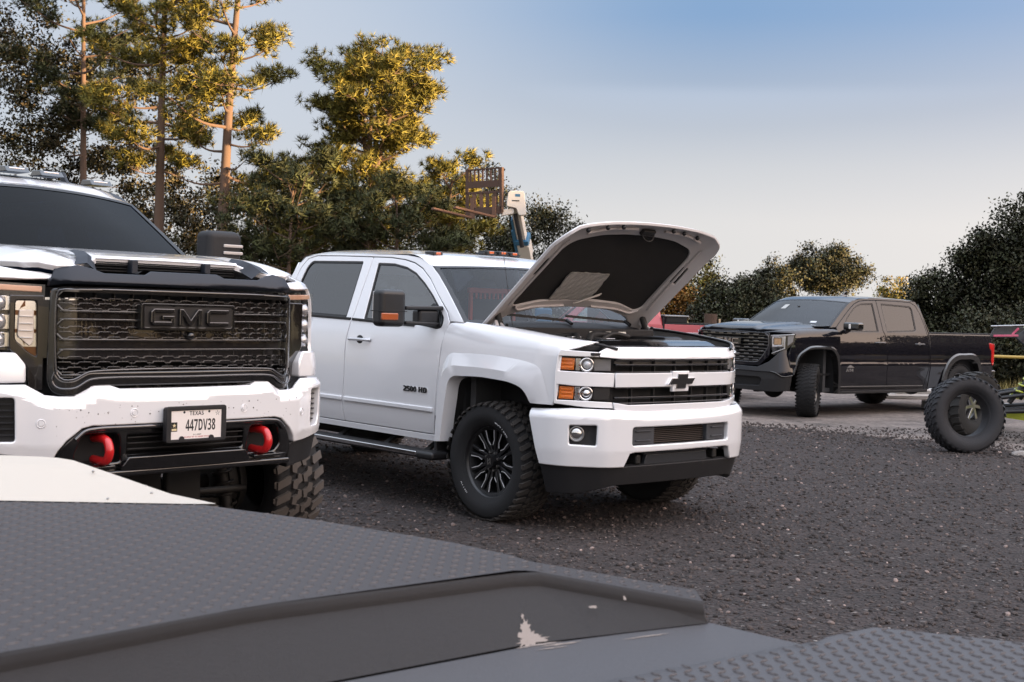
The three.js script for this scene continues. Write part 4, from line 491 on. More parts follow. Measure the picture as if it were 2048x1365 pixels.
  part(sc, 'scoop_lip', loft([[[.752, 1.752, .41], [.748, 1.756, 0], [.752, 1.752, -.41]], [[.762, 1.740, .41], [.758, 1.744, 0], [.762, 1.740, -.41]], [[.70, 1.735, .40], [.70, 1.738, 0], [.70, 1.735, -.40]]], 20, .3), M.white);
  for (let k = 0; k < 4; k++) part(sc, 'scoop_louvre', box(.735 + .002 * k, 1.685 + k * .014, 0, .03, .004, .80, .001, [0, 0, -.3]), M.plastic);
  for (const v of [.21, -.21]) part(sc, 'scoop_post', box(.765, 1.705, v, .05, .07, .035, .006), M.navy);
  for (const s of [1, -1]) part(sc, 'scoop_arm', loft([[[.845, 1.703, s * .56], [.80, 1.738, s * .53], [.74, 1.758, s * .51], [.64, 1.774, s * .485]], [[.850, 1.712, s * .50], [.80, 1.752, s * .47], [.745, 1.770, s * .455], [.645, 1.780, s * .455]], [[.845, 1.672, s * .445], [.79, 1.70, s * .425], [.74, 1.742, s * .41], [.645, 1.765, s * .435]]], 20, .4), M.navy);
  // grille
  const gs = (poly, off = 0, x = {}) => sheet({ o: poly, map: (v, h) => [Gf(Math.abs(v)) + (typeof off === 'function' ? off(h, v) : off), h, v], step: [.06, .06], r: .004, depth: .03, ctr: V(0, 1.2, 0), ...x });
  const sy = p => [...p, ...p.slice().reverse().map(q => [-q[0], ...q.slice(1)])];
  const outer = roundPoly(sy([[.40, 1.598], [.692, 1.590], [.698, 1.30], [.700, 1.155], [.685, 1.105], [.648, 1.083], [.588, 1.083], [.52, 1.116], [.485, 1.130]]), .025, 3), innerO = roundPoly(sy([[.40, 1.588], [.662, 1.582], [.662, 1.19], [.642, 1.160], [.595, 1.160], [.525, 1.200]]), .02, 3);
  const gl = part(g, 'grille_frame', gs(outer, h => .018, { holes: [innerO], r: .012, seg: 3, depth: .07 }), M.gloss);
  part(gl, 'grille_rim', [tube(innerO.filter((_, i) => i % 2 === 0).map(q => [Gf(Math.abs(q[0])) + .018, q[1], q[0]]), .005, 6, 160, true), tube(smoothLine([[.672, 1.20], [.680, 1.155], [.660, 1.125], [.595, 1.124], [.53, 1.160], [.49, 1.168], [0, 1.170], [-.49, 1.168], [-.53, 1.160], [-.595, 1.124], [-.660, 1.125], [-.680, 1.155], [-.672, 1.20]], 4).map(q => [Gf(Math.abs(q[0])) + .030, q[1], q[0]]), .005, 6, 160)], phy([.10, .10, .105], .16, .7, { clearcoat: 1 }));
  part(g, 'radiator', gs(sy([[.3, 1.60], [.69, 1.59], [.69, 1.09]]), -.10, { r: 0 }), M.dark);
  const slatMat = phy([.11, .108, .108], .2, .85, { clearcoat: 1 });
  const rows = []; for (const [top, n] of [[1.572, 4], [1.438, 4], [1.296, 5]]) rows.push(Array.from({ length: n }, (_, i) => top - .0245 * i));
  rows.forEach((grp, gi) => {
    const hi = grp[0] + .006, lo = grp[grp.length - 1] - .016, vmax = .650;
    for (const h of [hi, lo]) part(g, 'grille_bar', gs([[-vmax, h - .005], [vmax, h - .005], [vmax, h + .005], [-vmax, h + .005]], .004, { r: .003, depth: .05 }), slatMat);
    if (gi < 2) part(g, 'grille_band', gs([[-.66, lo - .008], [-.66, lo - .036], [.66, lo - .036], [.66, lo - .008]], -.010, { r: .004, depth: .03 }), M.gloss);
    for (const s of [1, -1]) part(g, 'grille_end', [...barLine([[hi, .635], [(hi - .03), .660], [(lo + .03), .660], [lo, .635]].map(q => [Gf(q[1]) + .002, q[0], s * q[1]]), .012, .010, .003)], slatMat);
    grp.forEach((h, ri) => { if (ri > 0) { const sl = [], P0 = .0965, o2 = (ri % 2) * .5; const pts = [], bot = []; for (let k = -8; k <= 8; k++) { const c = (k + o2) * P0; if (Math.abs(c) > .635) continue; sl.push([c]); pts.push([c - .020, h], [c - .014, h - .0075], [c + .014, h - .0075], [c + .020, h]); } const up = [[-.650, h], ...pts, [.650, h]]; const dn = up.slice().reverse().map(q => [q[0], q[1] - .0065]); part(g, 'grille_slat', gs([...up, ...dn], -.004, { r: .0015, seg: 1, depth: .045 }), slatMat); }
      for (let k = -8; k <= 8; k++) { const c = (k + (ri % 2) * .5) * .0965; if (Math.abs(c) > .645 || (gi < 2 && ((gi === 0 && h < 1.53) || (gi === 1 && h > 1.40)) && Math.abs(c) < .27)) continue; part(g, 'grille_rib', box(Gf(c) - .024, h - .0125, c, .03, .0245, .004), slatMat); } });
  });
  for (const s of [1, -1]) for (const h of [1.172, 1.196]) part(g, 'grille_slat', gs([[s * .585, h - .003], [s * .648, h - .003], [s * .648, h + .003], [s * .585, h + .003]], -.004, { r: .001, depth: .04 }), slatMat);
  // emblem plate
  const eb = part(g, 'emblem', plateX(roundPoly([[-.262, 1.404], [.262, 1.404], [.262, 1.524], [-.262, 1.524]], .012), .955, .06, .005), M.trim);
  part(eb, 'emblem_border', plateX(roundPoly([[-.268, 1.398], [.268, 1.398], [.268, 1.530], [-.268, 1.530]], .014), .957, .02, .003, [roundPoly([[-.250, 1.414], [.250, 1.414], [.250, 1.514], [-.250, 1.514]], .008)]), M.gloss);
  for (const q of gmcGeos(.445, .082, .954, 1.464, 0, .0195, .018, .004)) part(eb, 'emblem_letter', q, phy([.075, .073, .075], .16, .85, { clearcoat: 1 }));
  part(g, 'front_camera', new THREE.SphereGeometry(.022, 16, 12).translate(.935, 1.372, -.02), M.gloss);
  // slot under the grille
  for (let k = -5; k <= 5; k++) part(g, 'lower_grille_rib', box(.86, 1.12, k * .118, .05, .09, .022, .004), M.trim);
  part(g, 'lower_grille', box(.83, 1.10, 0, .02, .16, 1.3), M.dark);
  // headlamps
  for (const s of [1, -1]) {
    const m = p => p.map(q => [s * q[0], ...q.slice(1)]), ls = (poly, off, x) => sheet({ o: m(poly), map: Gp.map(() => off), step: [.05, .05], r: .004, depth: .03, ctr: V(0, 1.2, 0), ...x });
    const L = part(g, 'headlamp', ls([[.726, 1.602], [.985, 1.612], [1.005, 1.48], [.99, 1.36], [.95, 1.296], [.84, 1.29], [.79, 1.235], [.79, 1.14], [.76, 1.10], [.726, 1.12]], -.07, { r: 0 }), M.gloss);
    part(L, 'lamp_frame', ls(roundPoly([[.722, 1.553], [.874, 1.551], [.872, 1.300], [.832, 1.262], [.790, 1.215], [.785, 1.11], [.722, 1.11]], .008, 2), -.010, { holes: [roundPoly([[.757, 1.525], [.752, 1.265], [.79, 1.290], [.846, 1.345], [.846, 1.525]], .012, 2)], r: .006, depth: .06 }), phy([.012, .010, .010], .12, .2, { clearcoat: 1 }));
    part(L, 'marker_reflector', ls([[.752, 1.262], [.846, 1.340], [.846, 1.53], [.755, 1.53]], -.040, { r: 0 }), phy([.13, .05, .018], .12, .75, { clearcoat: 1 }));  // brown of the mirrored sunset put into the backing colour
    const drl = part(L, 'running_light', ls(roundPoly([[.765, 1.482], [.829, 1.482], [.835, 1.362], [.779, 1.312], [.763, 1.340]], .008, 2), -.020, { r: .004 }), std([.66, .58, .50], .3, .1));
    for (let k = 0; k < 4; k++) part(drl, 'light_rib', ls([[.770, 1.352 + k * .033], [.829, 1.352 + k * .033], [.829, 1.356 + k * .033], [.770, 1.356 + k * .033]], -.014, { r: .001, depth: .01 }), M.alu);
    part(L, 'indicator_bar', ls([[.735, 1.565], [.985, 1.572], [.985, 1.600], [.735, 1.594]], -.025, { r: .005 }), phy([.60, .34, .22], .25, .2, { clearcoat: 1 }));
    for (const [h, r] of [[1.512, .036], [1.425, .038], [1.343, .034]]) { const q = Gp.off(s * .925, -.045); part(L, 'lamp_projector', [new THREE.SphereGeometry(r, 20, 14).translate(q[0], h, q[1])], phy([.5, .5, .52], .04, .5, { clearcoat: 1 })); part(L, 'projector_bezel', ls([[.880, h - .036], [.985, h - .036], [.985, h + .036], [.880, h + .036]], -.040, { r: .006, depth: .03, holes: [roundPoly([[.892, h - .026], [.968, h - .026], [.968, h + .026], [.892, h + .026]], .01)] }), M.chrome); }
    part(L, 'lens', ls([[.88, 1.30], [.95, 1.302], [.985, 1.365], [1.0, 1.48], [.985, 1.606], [.735, 1.598], [.735, 1.562], [.88, 1.562]], -.006, { r: 0, depth: 0 }), M.lens);
  }
  // bumper
  const PB = new Plan([[1.0, 0], [.996, .25], [.985, .45], [.968, .60], [.938, .70], [.893, .79], [.848, .885], [.778, .98], [.68, 1.042], [.5, 1.06]]);
  const prof = (h, s) => { const a = Math.abs(s), cr = interp(a, [0, .38, .51, .58, .75, .825, .93, 1.2], [1.072, 1.078, 1.080, 1.032, 1.038, 1.084, 1.106, 1.11]); return -Math.max(0, h - cr) * .85 - Math.max(0, .86 - h) * .18; };
  const bs = (poly, off = 0, x = {}) => sheet({ o: poly, map: PB.map((h, s) => prof(h, s) + off), step: [.05, .03], r: .008, seg: 3, depth: .05, ctr: V(0, .95, 0), ...x });
  const intake = roundPoly([[.872, 1.080], [.995, 1.080], [.990, .93], [.955, .879], [.866, .879]], .016, 3), mir = p => p.map(q => [-q[0], q[1]]);
  const edge = [[.375, 1.122], [.42, 1.139], [.525, 1.137], [.600, 1.089], [.680, 1.089], [.744, 1.095], [.826, 1.143], [1.0, 1.142], [1.26, 1.13], [1.24, .95], [1.12, .835], [.93, .820], [.80, .803], [.695, .801], [.680, .832], [.642, .880], [.572, .936], [.525, .947]];
  const bum = part(g, 'front_bumper', bs(sy([[0.001, 1.120], ...edge]), 0, { holes: [intake, mir(intake)] }), M.white);
  part(bum, 'bumper_shelf', patch((p, q) => { const s = p * .52, c = PB.off(s, -.045 - q * .10); return [c[0], interp(Math.abs(s), [0, .37, .42, .52], [1.119, 1.119, 1.136, 1.134]) - .002, c[1]]; }, 30, 2, -1, 1), M.white);
  for (const s of [1, -1]) {
    const m = p => p.map(q => [s * q[0], q[1]]); const it = part(bum, 'bumper_intake', bs(m([[.85, .868], [1.01, .868], [1.01, 1.092], [.85, 1.092]]), -.05, { r: 0 }), M.trim);
    for (let k = 0; k < 6; k++) part(it, 'intake_fin', bs(m([[.872, .905 + k * .028], [.985, .905 + k * .028], [.985, .911 + k * .028], [.872, .911 + k * .028]]), -.025, { r: .001, depth: .03 }), M.plastic);
    for (const [v, h] of [[.315, 1.003], [.756, .963]]) { const c = PB.off(s * v, .001), a = Math.atan2(c[1], 1.6) * (v > .5 ? 1.0 : .3); part(bum, 'parking_sensor', [new THREE.CylinderGeometry(.011, .011, .006, 20).rotateZ(Math.PI / 2).rotateY(-a).translate(c[0] + .001, h, c[1]), new THREE.TorusGeometry(.019, .0022, 6, 24).rotateY(Math.PI / 2 - a).translate(c[0], h, c[1])], M.white); }
    part(g, 'air_dam_side', bs(m([[.69, .798], [.80, .80], [.93, .817], [1.12, .832], [1.24, .93], [1.24, .80], [1.10, .69], [.70, .66]]), -.018, {}), M.plastic);
    // tow hook: a bent red loop
    part(g, 'tow_hook', [tube([[.86, .880, s * .455], [.94, .882, s * .455], [.995, .872, s * .455], [1.018, .828, s * .455], [.995, .784, s * .455], [.94, .774, s * .455], [.86, .776, s * .455]], .0215, 12, 60)], M.hookRed);
  }
  const lowHole = s => roundPoly([[s * .36, .765], [s * .38, .905], [s * .56, .905], [s * .60, .80], [s * .56, .762]], .02, 3);
  part(g, 'lower_fascia', bs(sy([[.001, .944], [.52, .944], [.572, .932], [.640, .876], [.676, .832], [.692, .80], [.702, .74], [.66, .70], [.40, .70], [.001, .70]]), -.022, { holes: [lowHole(1), lowHole(-1), roundPoly([[-.335, .80], [.335, .80], [.335, .895], [-.335, .895]], .012, 2)], r: .012 }), M.gloss);
  part(g, 'fascia_strip', [tube([[.60, .885], [.555, .922], [.50, .932], [.3, .934], [0, .934], [-.3, .934], [-.50, .932], [-.555, .922], [-.60, .885]].map(q => { const c = PB.off(q[0], -.010); return [c[0], q[1], c[1]]; }), .012, 8, 120)], phy([.09, .09, .095], .14, .8, { clearcoat: 1 }));
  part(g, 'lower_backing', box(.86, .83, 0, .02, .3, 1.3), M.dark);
  part(g, 'lower_bar', [bs(sy([[.001, .792], [.335, .790], [.375, .735], [.36, .72], [.001, .72]]), .012, { r: .008 }), bs([[.40, .735], [.60, .738], [.62, .752], [.40, .752]], .010, { r: .004 }), bs([[-.40, .735], [-.60, .738], [-.62, .752], [-.40, .752]], .010, { r: .004 }), box(.93, .712, 0, .10, .03, 1.25, .01)], M.gloss);
  for (let k = 0; k < 3; k++) part(g, 'lower_grille_bar', box(.955, .825 + k * .028, 0, .02, .006, .66, .002), M.trim);
  // licence plate
  {
    const cv = document.createElement('canvas'); cv.width = 1024; cv.height = 512; const x = cv.getContext('2d'); x.fillStyle = '#e4ddd8'; x.fillRect(0, 0, 1024, 512); x.fillStyle = '#141417'; x.textAlign = 'center'; x.textBaseline = 'middle';
    x.font = 'bold 98px sans-serif'; x.fillText('TEXAS', 512, 62); x.save(); x.translate(596, 268); x.scale(.80, 1.5); x.font = 'bold 184px sans-serif'; x.fillText('447DV38', 0, 0, 1000); x.restore(); x.font = 'bold 34px sans-serif'; x.fillText('U.S. ARMY', 530, 432); x.fillStyle = '#a4202a'; x.font = 'bold 30px sans-serif'; x.fillText('DISABLED VET  U.S. ARMED FORCES', 520, 470); x.fillStyle = '#141417'; x.fillRect(20, 206, 116, 160); x.fillStyle = '#d9c9a0'; const st = (cx, cy, r) => { x.beginPath(); for (let i = 0; i < 10; i++) { const a = -1.5708 + i * .62832, q = i % 2 ? r * .4 : r; x[i ? 'lineTo' : 'moveTo'](cx + q * Math.cos(a), cy + q * Math.sin(a)); } x.closePath(); x.fill(); }; st(78, 262, 42); x.fillRect(30, 316, 96, 36); x.strokeStyle = '#141417'; x.lineWidth = 8; for (let i = 0; i < 5; i++) { const a = -1.57 + i * 1.2566; x.beginPath(); x.moveTo(930 + 12 * Math.cos(a), 72 + 12 * Math.sin(a)); x.lineTo(930 + 44 * Math.cos(a), 72 + 44 * Math.sin(a)); x.stroke(); } x.fillStyle = '#141417'; for (const cx of [268, 762]) { x.beginPath(); x.arc(cx, 40, 22, 0, 7); x.fill(); }
    const t = new THREE.CanvasTexture(cv); t.colorSpace = THREE.SRGBColorSpace; t.anisotropy = 8;
    const fr = part(g, 'licence_plate', plateX(roundPoly([[-.170, .853], [.170, .853], [.170, 1.026], [-.170, 1.026]], .014), 1.040, .03, .004), M.plastic);
    part(fr, 'plate_face', new THREE.PlaneGeometry(.296, .146).rotateY(Math.PI / 2).translate(1.0425, .938, 0), new THREE.MeshStandardMaterial({ map: t, roughness: .4 }));
    part(fr, 'plate_frame', plateX(roundPoly([[-.172, .851], [.172, .851], [.172, 1.030], [-.172, 1.030]], .016), 1.048, .014, .004, [[[-.144, .868], [.144, .868], [.144, 1.008], [-.144, 1.008]]]), M.plastic);
    for (const v of [.085, -.085]) part(fr, 'frame_tab', cyl([1.043, .870, v], [1.050, .870, v], .013), M.plastic);
  }
  // mirrors
  for (const s of [1, -1]) { const m = part(g, 'door_mirror', [box(-.56, 1.845, s * 1.185, .17, .30, .26, .045)], M.plastic); part(m, 'mirror_arm', [barGeo([-.57, 1.80, s * 1.08], [-.66, 1.74, s * .95], .07, .05, .015), barGeo([-.57, 1.72, s * 1.1], [-.66, 1.70, s * .95], .07, .04, .012)], M.plastic); for (const h of [1.90, 1.855]) part(m, 'mirror_light', box(-.472, h, s * 1.235, .014, .020, .145, .005), std([.5, .47, .45], .3, .3)); }
  // specks of dried mud on the bumper and bonnet trim
  { const r = rng(9), sp = []; for (let i = 0; i < 90; i++) { const s = (r() - .5) * 1.4, h = .90 + .15 * r(); if (h < .95 && Math.abs(s) < .6) continue; const c = PB.off(s, .0008); sp.push(new THREE.SphereGeometry(.0012 + .0028 * r() ** 2, 5, 4).scale(.4, 1, 1).translate(c[0], h, c[1])); } tag(part(g, 'mud_specks', sp, std([.05, .04, .035], .9)), null, null, null, 'stuff'); }
}

// ---------------------------------------------------------------- black pickup at the right
{
  const g = thing('pickup_truck', 'glossy black crew cab pickup with its front wheels turned, parked on the pale gravel', 'pickup truck', [4.142, 0, -20.447], (-53.387 - 90) * DEG);
  const wt = smoothTab([.35, .42, .60, .72, .80, .87, 1.0, 1.13, 1.25, 1.33], [.950, .956, .984, .998, 1.013, .998, .998, .988, .966, .950]);
  const W = h => h <= 1.33 ? wt(h) : .950 - (h - 1.33) * .37;
  const shell = [[-.36, 1.40], [-.56, 1.54], [-.76, 1.67], [-.95, 1.785], [-1.08, 1.845], [-1.25, 1.872], [-1.7, 1.905], [-2.4, 1.895], [-2.74, 1.868], [-2.82, 1.74], [-2.86, 1.40], [-2.875, 1.33], [-2.875, .355], [-.58, .355], [-.60, .432], [-2.764, .418], [-2.848, .736], [-2.853, 1.236], [-2.83, 1.42], [-2.79, 1.66], [-2.72, 1.80], [-2.60, 1.856], [-2.2, 1.868], [-1.685, 1.868], [-1.45, 1.863], [-1.25, 1.842], [-1.10, 1.792], [-.92, 1.688], [-.62, 1.49], [-.51, 1.41]];
  const P = {
    W, rocker: .355, beltH: 1.34, roofEdge: 1.885, ub: -2.83, wsTop: 1.815, bulge: .13, crown: .035, pillar: [[-.36, 1.40], [-.56, 1.54], [-.76, 1.67], [-.95, 1.785], [-1.01, 1.815]],
    roofH: u => interp(u, [-2.9, -2.7, -2.3, -1.8, -1.3, -.95, -.8], [1.89, 1.915, 1.93, 1.935, 1.915, 1.875, 1.85]), shell, inner: [...shell.slice(0, 12), [-2.875, .36], [-.60, .36], [-.5, .95]],
    doorF: { o: [[-.51, 1.402], [-.53, 1.30], [-.55, 1.10], [-.583, .55], [-.60, .44], [-1.780, .432], [-1.728, .723], [-1.728, 1.224], [-1.667, 1.372], [-1.677, 1.60], [-1.682, 1.861], [-1.45, 1.856], [-1.25, 1.836], [-1.10, 1.786], [-.92, 1.682], [-.62, 1.484]], win: [[-.697, 1.342], [-.74, 1.46], [-.83, 1.56, .01], [-1.039, 1.704, .01], [-1.15, 1.76, .01], [-1.27, 1.795, .02], [-1.582, 1.812], [-1.552, 1.352]], wr: .02, handle: [-1.665, -1.41, 1.175] },
    doorR: { o: [[-1.788, .432], [-1.736, .723], [-1.736, 1.224], [-1.675, 1.372], [-1.685, 1.60], [-1.690, 1.861], [-2.2, 1.862], [-2.60, 1.850], [-2.715, 1.795], [-2.783, 1.66], [-2.823, 1.42], [-2.845, 1.236], [-2.841, .736], [-2.760, .424]], win: [[-1.79, 1.812], [-2.56, 1.785, .03], [-2.60, 1.74, .03], [-2.56, 1.40, .05], [-2.50, 1.375, .04], [-1.77, 1.350]], wr: .02, handle: [-2.715, -2.47, 1.160] },
  };
  const tint = phy([.05, .052, .06], .02, 0, { transmission: .85, thickness: 0, ior: 1.55 });
  const C = cab(g, P, M.black, { tint, frontGlass: tint, windscreen: phy([.12, .14, .17], .015, 0, { transmission: 1, thickness: 0, ior: 1.5 }), handleMat: M.gloss, cupMat: M.gloss });
  { const f = part(g, 'roof_aerial', [extrude([[-.09, 0], [.07, 0], [.02, .02], [-.05, .075], [-.085, .075]], .022, .006).translate(-1.75, 1.935, -.05), new THREE.SphereGeometry(1, 16, 8, 0, 6.3, 0, 1.57).scale(.10, .025, .04).translate(-1.75, 1.930, -.04)], M.gloss); }
  const gap = p => p;
  const vo = u => interp(u, [.40, .50, .60, .70, .79, .86, .92], [0, .010, .035, .09, .18, .27, .40]);
  for (const s of [1, -1]) {
    const ht = u => interp(u, [-.4, .2, .55, .75, .92], [1.385, 1.375, 1.355, 1.335, 1.30]);
    const fm = (u, t) => { if (t <= 1.15) return [u, t, s * (W(t) + .006 - vo(u))]; const f = clamp((t - 1.15) / .26, 0, 1) * Math.PI / 2, d = interp(u, [-.4, .6, .8, .92], [.10, .13, .09, .02]); return [u, 1.15 + (ht(u) - 1.15) * Math.pow(Math.sin(f), .8), s * (1.0 + .004 - vo(u) - d * Math.pow(1 - Math.cos(f), 1.15))]; };
    part(g, 'front_fender', sheet({ o: [[-.37, 1.41], [-.502, 1.33], [-.524, 1.25], [-.544, 1.08], [-.577, .55], [-.594, .36], [-.52, .36], [-.49, .74], [-.43, .98], [-.25, 1.08], [.18, 1.08], [.30, 1.045], [.44, .91], [.53, .69], [.56, .66], [.60, .70], [.62, .98], [.58, 1.10], [.53, 1.16], [.56, 1.275], [.70, 1.30], [.85, 1.36], [.90, 1.41]], map: fm, r: .006, depth: .02, step: [.06, .04] }), M.black);
    flare(g, [[[-.565, .37, .985], [-.545, .74, 1.006], [-.47, 1.02, 1.008], [-.35, 1.10, 1.008], [-.24, 1.114, 1.006], [.0, 1.118, 1.006], [.19, 1.105, 1.004], [.30, 1.06, 1.002], [.44, .98, .996], [.52, .80, .985], [.555, .665, .975]], [[-.555, .37, 1.012], [-.53, .74, 1.030], [-.455, 1.00, 1.032], [-.34, 1.078, 1.032], [-.24, 1.095, 1.030], [0, 1.098, 1.03], [.18, 1.086, 1.03], [.29, 1.046, 1.028], [.425, .966, 1.02], [.505, .79, 1.01], [.54, .665, 1.0]], [[-.505, .37, 1.010], [-.48, .74, 1.026], [-.415, .97, 1.028], [-.32, 1.045, 1.028], [-.24, 1.062, 1.028], [0, 1.068, 1.028], [.169, 1.060, 1.028], [.287, 1.03, 1.026], [.425, .904, 1.018], [.48, .79, 1.008], [.515, .668, 1.0]], [[-.49, .37, .93], [-.465, .74, .93], [-.40, .96, .93], [-.31, 1.03, .93], [-.24, 1.047, .93], [0, 1.053, .93], [.165, 1.045, .93], [.28, 1.015, .93], [.415, .89, .93], [.465, .78, .93], [.50, .67, .93]]], s, M.gloss);
    wheelWell(g, smoothLine([[-.50, .36], [-.48, .74], [-.42, .97], [-.3, 1.06], [0, 1.085], [.2, 1.07], [.32, 1.02], [.44, .90], [.53, .68]], 4), s, .97, .50);
    const rim2 = l => l;
    flare(g, [[[-3.20, .37, .985], [-3.26, .70, 1.004], [-3.40, .90, 1.007], [-3.60, 1.0, 1.006], [-3.85, 1.012, 1.006], [-4.10, 1.010, 1.006], [-4.26, .95, 1.006], [-4.34, .82, 1.006], [-4.38, .675, 1.002]], [[-3.22, .37, 1.01], [-3.28, .70, 1.028], [-3.42, .885, 1.032], [-3.61, .975, 1.032], [-3.85, .988, 1.032], [-4.09, .986, 1.032], [-4.24, .93, 1.032], [-4.315, .81, 1.030], [-4.35, .675, 1.026]], [[-3.31, .37, 1.008], [-3.38, .70, 1.026], [-3.50, .83, 1.028], [-3.67, .905, 1.028], [-3.85, .912, 1.028], [-4.06, .908, 1.028], [-4.19, .85, 1.028], [-4.25, .76, 1.026], [-4.275, .675, 1.024]], [[-3.325, .37, .93], [-3.395, .70, .93], [-3.51, .815, .93], [-3.67, .89, .93], [-3.85, .897, .93], [-4.055, .893, .93], [-4.18, .838, .93], [-4.235, .755, .93], [-4.26, .675, .93]]], s, M.gloss);
    part(g, 'rocker_panel', sheet({ o: [[-.60, .356], [-2.86, .356], [-2.84, .40], [-.60, .40]], map: (u, h) => [u, h, s * (W(h) + .020)], r: .008, depth: .05 }), M.plastic);
    part(g, 'door_sill_strip', barGeo([-.60, .468, s * (W(.468) + .010)], [-2.74, .462, s * (W(.462) + .010)], .014, .022, .006), M.gloss);
  }
  const rarch = smoothLine([[-3.30, .40], [-3.37, .70], [-3.49, .85], [-3.66, .925], [-3.85, .93], [-4.07, .925], [-4.21, .86], [-4.28, .74], [-4.30, .60]], 4);
  bed(g, { u0: -2.888, u1: -4.70, top: 1.345, bottom: .40, W, arch: rarch, inMat: M.liner }, M.black);
  for (const s of [1, -1]) {
    wheelWell(g, rarch, s, .97, .55);
    part(g, 'tail_lamp', [sheet({ o: roundPoly([[-4.60, 1.205], [-4.72, 1.185], [-4.722, .86], [-4.68, .80], [-4.655, .87], [-4.655, 1.06], [-4.61, 1.10]], .012, 2), map: (u, h) => [u, h, s * (W(h) + .012)], r: .008, depth: .04 }), box(-4.715, 1.01, s * .95, .03, .35, .12, .01)], M.red);
    part(g, 'rear_bumper_corner', box(-4.76, .62, s * .80, .13, .20, .38, .03), M.gloss);
  }
  part(g, 'rear_bumper', box(-4.78, .60, 0, .14, .18, 1.5, .03), M.gloss);
  chassis(g, { u0: .75, u1: -4.6, y: .46, ax: .42, rear: -3.765 });
  const rim = .245, z = .10, sp = [...rimGeos({ rim, z })]; for (let k = 0; k < 6; k++) { const a = k * 1.047; for (const q of [-1, 1]) sp.push(barGeo([.05 * Math.cos(a), .05 * Math.sin(a), .05], [.225 * Math.cos(a + q * .16), .225 * Math.sin(a + q * .16), .08], .026, .03, .006, V(0, 0, 1))); }
  const face = []; for (let k = 0; k < 6; k++) { const a = k * 1.047; for (const q of [-1, 1]) face.push(barGeo([.07 * Math.cos(a + q * .12), .07 * Math.sin(a + q * .12), .068], [.222 * Math.cos(a + q * .16), .222 * Math.sin(a + q * .16), .096], .018, .006, 0, V(0, 0, 1))); }
  const shr = [['tyre', merge(tyreGeos({ R: .418, w: .285, rim, n: 42, tread: .010 })), M.rubber], ['rim', merge(sp), M.gloss], ['rim_face', merge(face), M.alu]];
  shr[2][1].name = 'rim_face';
  for (const s of [1, -1]) { wheel(g, { at: [.0, .418, s * .845], side: s, share: shr, spin: .3, steer: 33 * DEG }); wheel(g, { at: [-3.765, .418, s * .85], side: s, share: shr, spin: .1 }); }
  // bonnet with a raised centre
  const H = (u, v) => { const a = Math.abs(v); let h = interp(u, [-.5, -.1, .2, .5, .72, .84, .90], [1.475, 1.475, 1.462, 1.437, 1.412, 1.385, 1.350]); const k = clamp((a - .42) / .12, 0, 1); h -= .030 * k * k * (3 - 2 * k); if (a > .62) h -= .065 * Math.pow((a - .62) / .26, 1.6); return h; };
  part(g, 'bonnet', sheet({ o: [[-.33, -.86], [-.27, -.7], [-.17, -.35], [-.14, 0], [-.17, .35], [-.27, .7], [-.33, .86], [.3, .86], [.60, .83], [.74, .77], [.82, .69], [.86, .60], [.895, .35], [.905, 0], [.895, -.35], [.86, -.60], [.82, -.69], [.74, -.77], [.60, -.83], [.3, -.86]], map: (u, v) => [u, H(u, v), v], r: .014, seg: 3, depth: .05, step: [.05, .04], ctr: V(0, 0, 0) }), M.black);
  part(g, 'cowl', patch((p, q) => [lerp(-.42, -.12, q) + .14 * (1 - p * p), 1.415 + .012 * (1 - q), p * .9], 16, 4, -1, 1), M.plastic);
  // face: grille, lamps, bumper
  const F = a => .92 - .05 * a * a - 1.0 * Math.max(0, a - .5) ** 2, PF = new Plan(Array.from({ length: 27 }, (_, i) => [F(i * .04), i * .04]), false), fs = (poly, off = 0, x = {}) => sheet({ o: poly, map: PF.map(typeof off === 'function' ? off : () => off), step: [.06, .06], r: .005, depth: .03, ctr: V(0, 1, 0), ...x });
  const sy = p => [...p, ...p.slice().reverse().map(q => [-q[0], ...q.slice(1)])];
  const open = roundPoly(sy([[.3, 1.285], [.745, 1.270], [.755, 1.08], [.60, .850], [.3, .842]]), .02, 3);
  part(g, 'grille_frame', fs(sy([[.3, 1.312], [.765, 1.300], [.79, 1.08], [.775, .95], [.62, .79], [.3, .785]]), .012, { holes: [open], r: .010, seg: 3, depth: .06 }), M.black);
  part(g, 'grille_rim', tube(open.filter((_, i) => i % 2 === 0).map(q => { const c = PF.off(q[0], .016); return [c[0], q[1], c[1]]; }), .006, 6, 120, true), phy([.14, .14, .15], .16, .8, { clearcoat: 1 }));
  part(g, 'radiator', fs(sy([[.3, 1.29], [.76, 1.28], [.76, 1.07], [.60, .84]]), -.08, { r: 0 }), M.dark);
  const chromeD = phy([.16, .16, .17], .14, .85, { clearcoat: 1 });
  [1.255, 1.205, 1.155, 1.105, 1.055, 1.005, .955, .905, .865].forEach((h, i) => { const e = interp(h, [.85, 1.08, 1.27], [.60, .745, .74]); part(g, 'grille_bar', fs([[-e, h - .008], [e, h - .008], [e, h + .008], [-e, h + .008]], -.006, { r: .003, depth: .04 }), M.gloss); for (let k = -4; k <= 4; k++) { const c = (k + (i % 2) * .5) * .18; if (Math.abs(c) > e - .05 || (Math.abs(c) < .3 && h < 1.22 && h > 1.09)) continue; part(g, 'grille_accent', fs([[c - .055, h + .002], [c + .055, h + .002], [c + .045, h + .020], [c - .045, h + .020]], .000, { r: .002, depth: .02 }), chromeD); } });
  const eb = part(g, 'emblem', plateX(roundPoly([[-.265, 1.100], [.265, 1.100], [.265, 1.205], [-.265, 1.205]], .01), .945, .05, .004), M.gloss);
  for (const q of gmcGeos(.46, .088, .944, 1.152, 0, .021, .016, .003)) part(eb, 'emblem_letter', q, phy([.30, .26, .25], .14, .85, { clearcoat: 1 }));
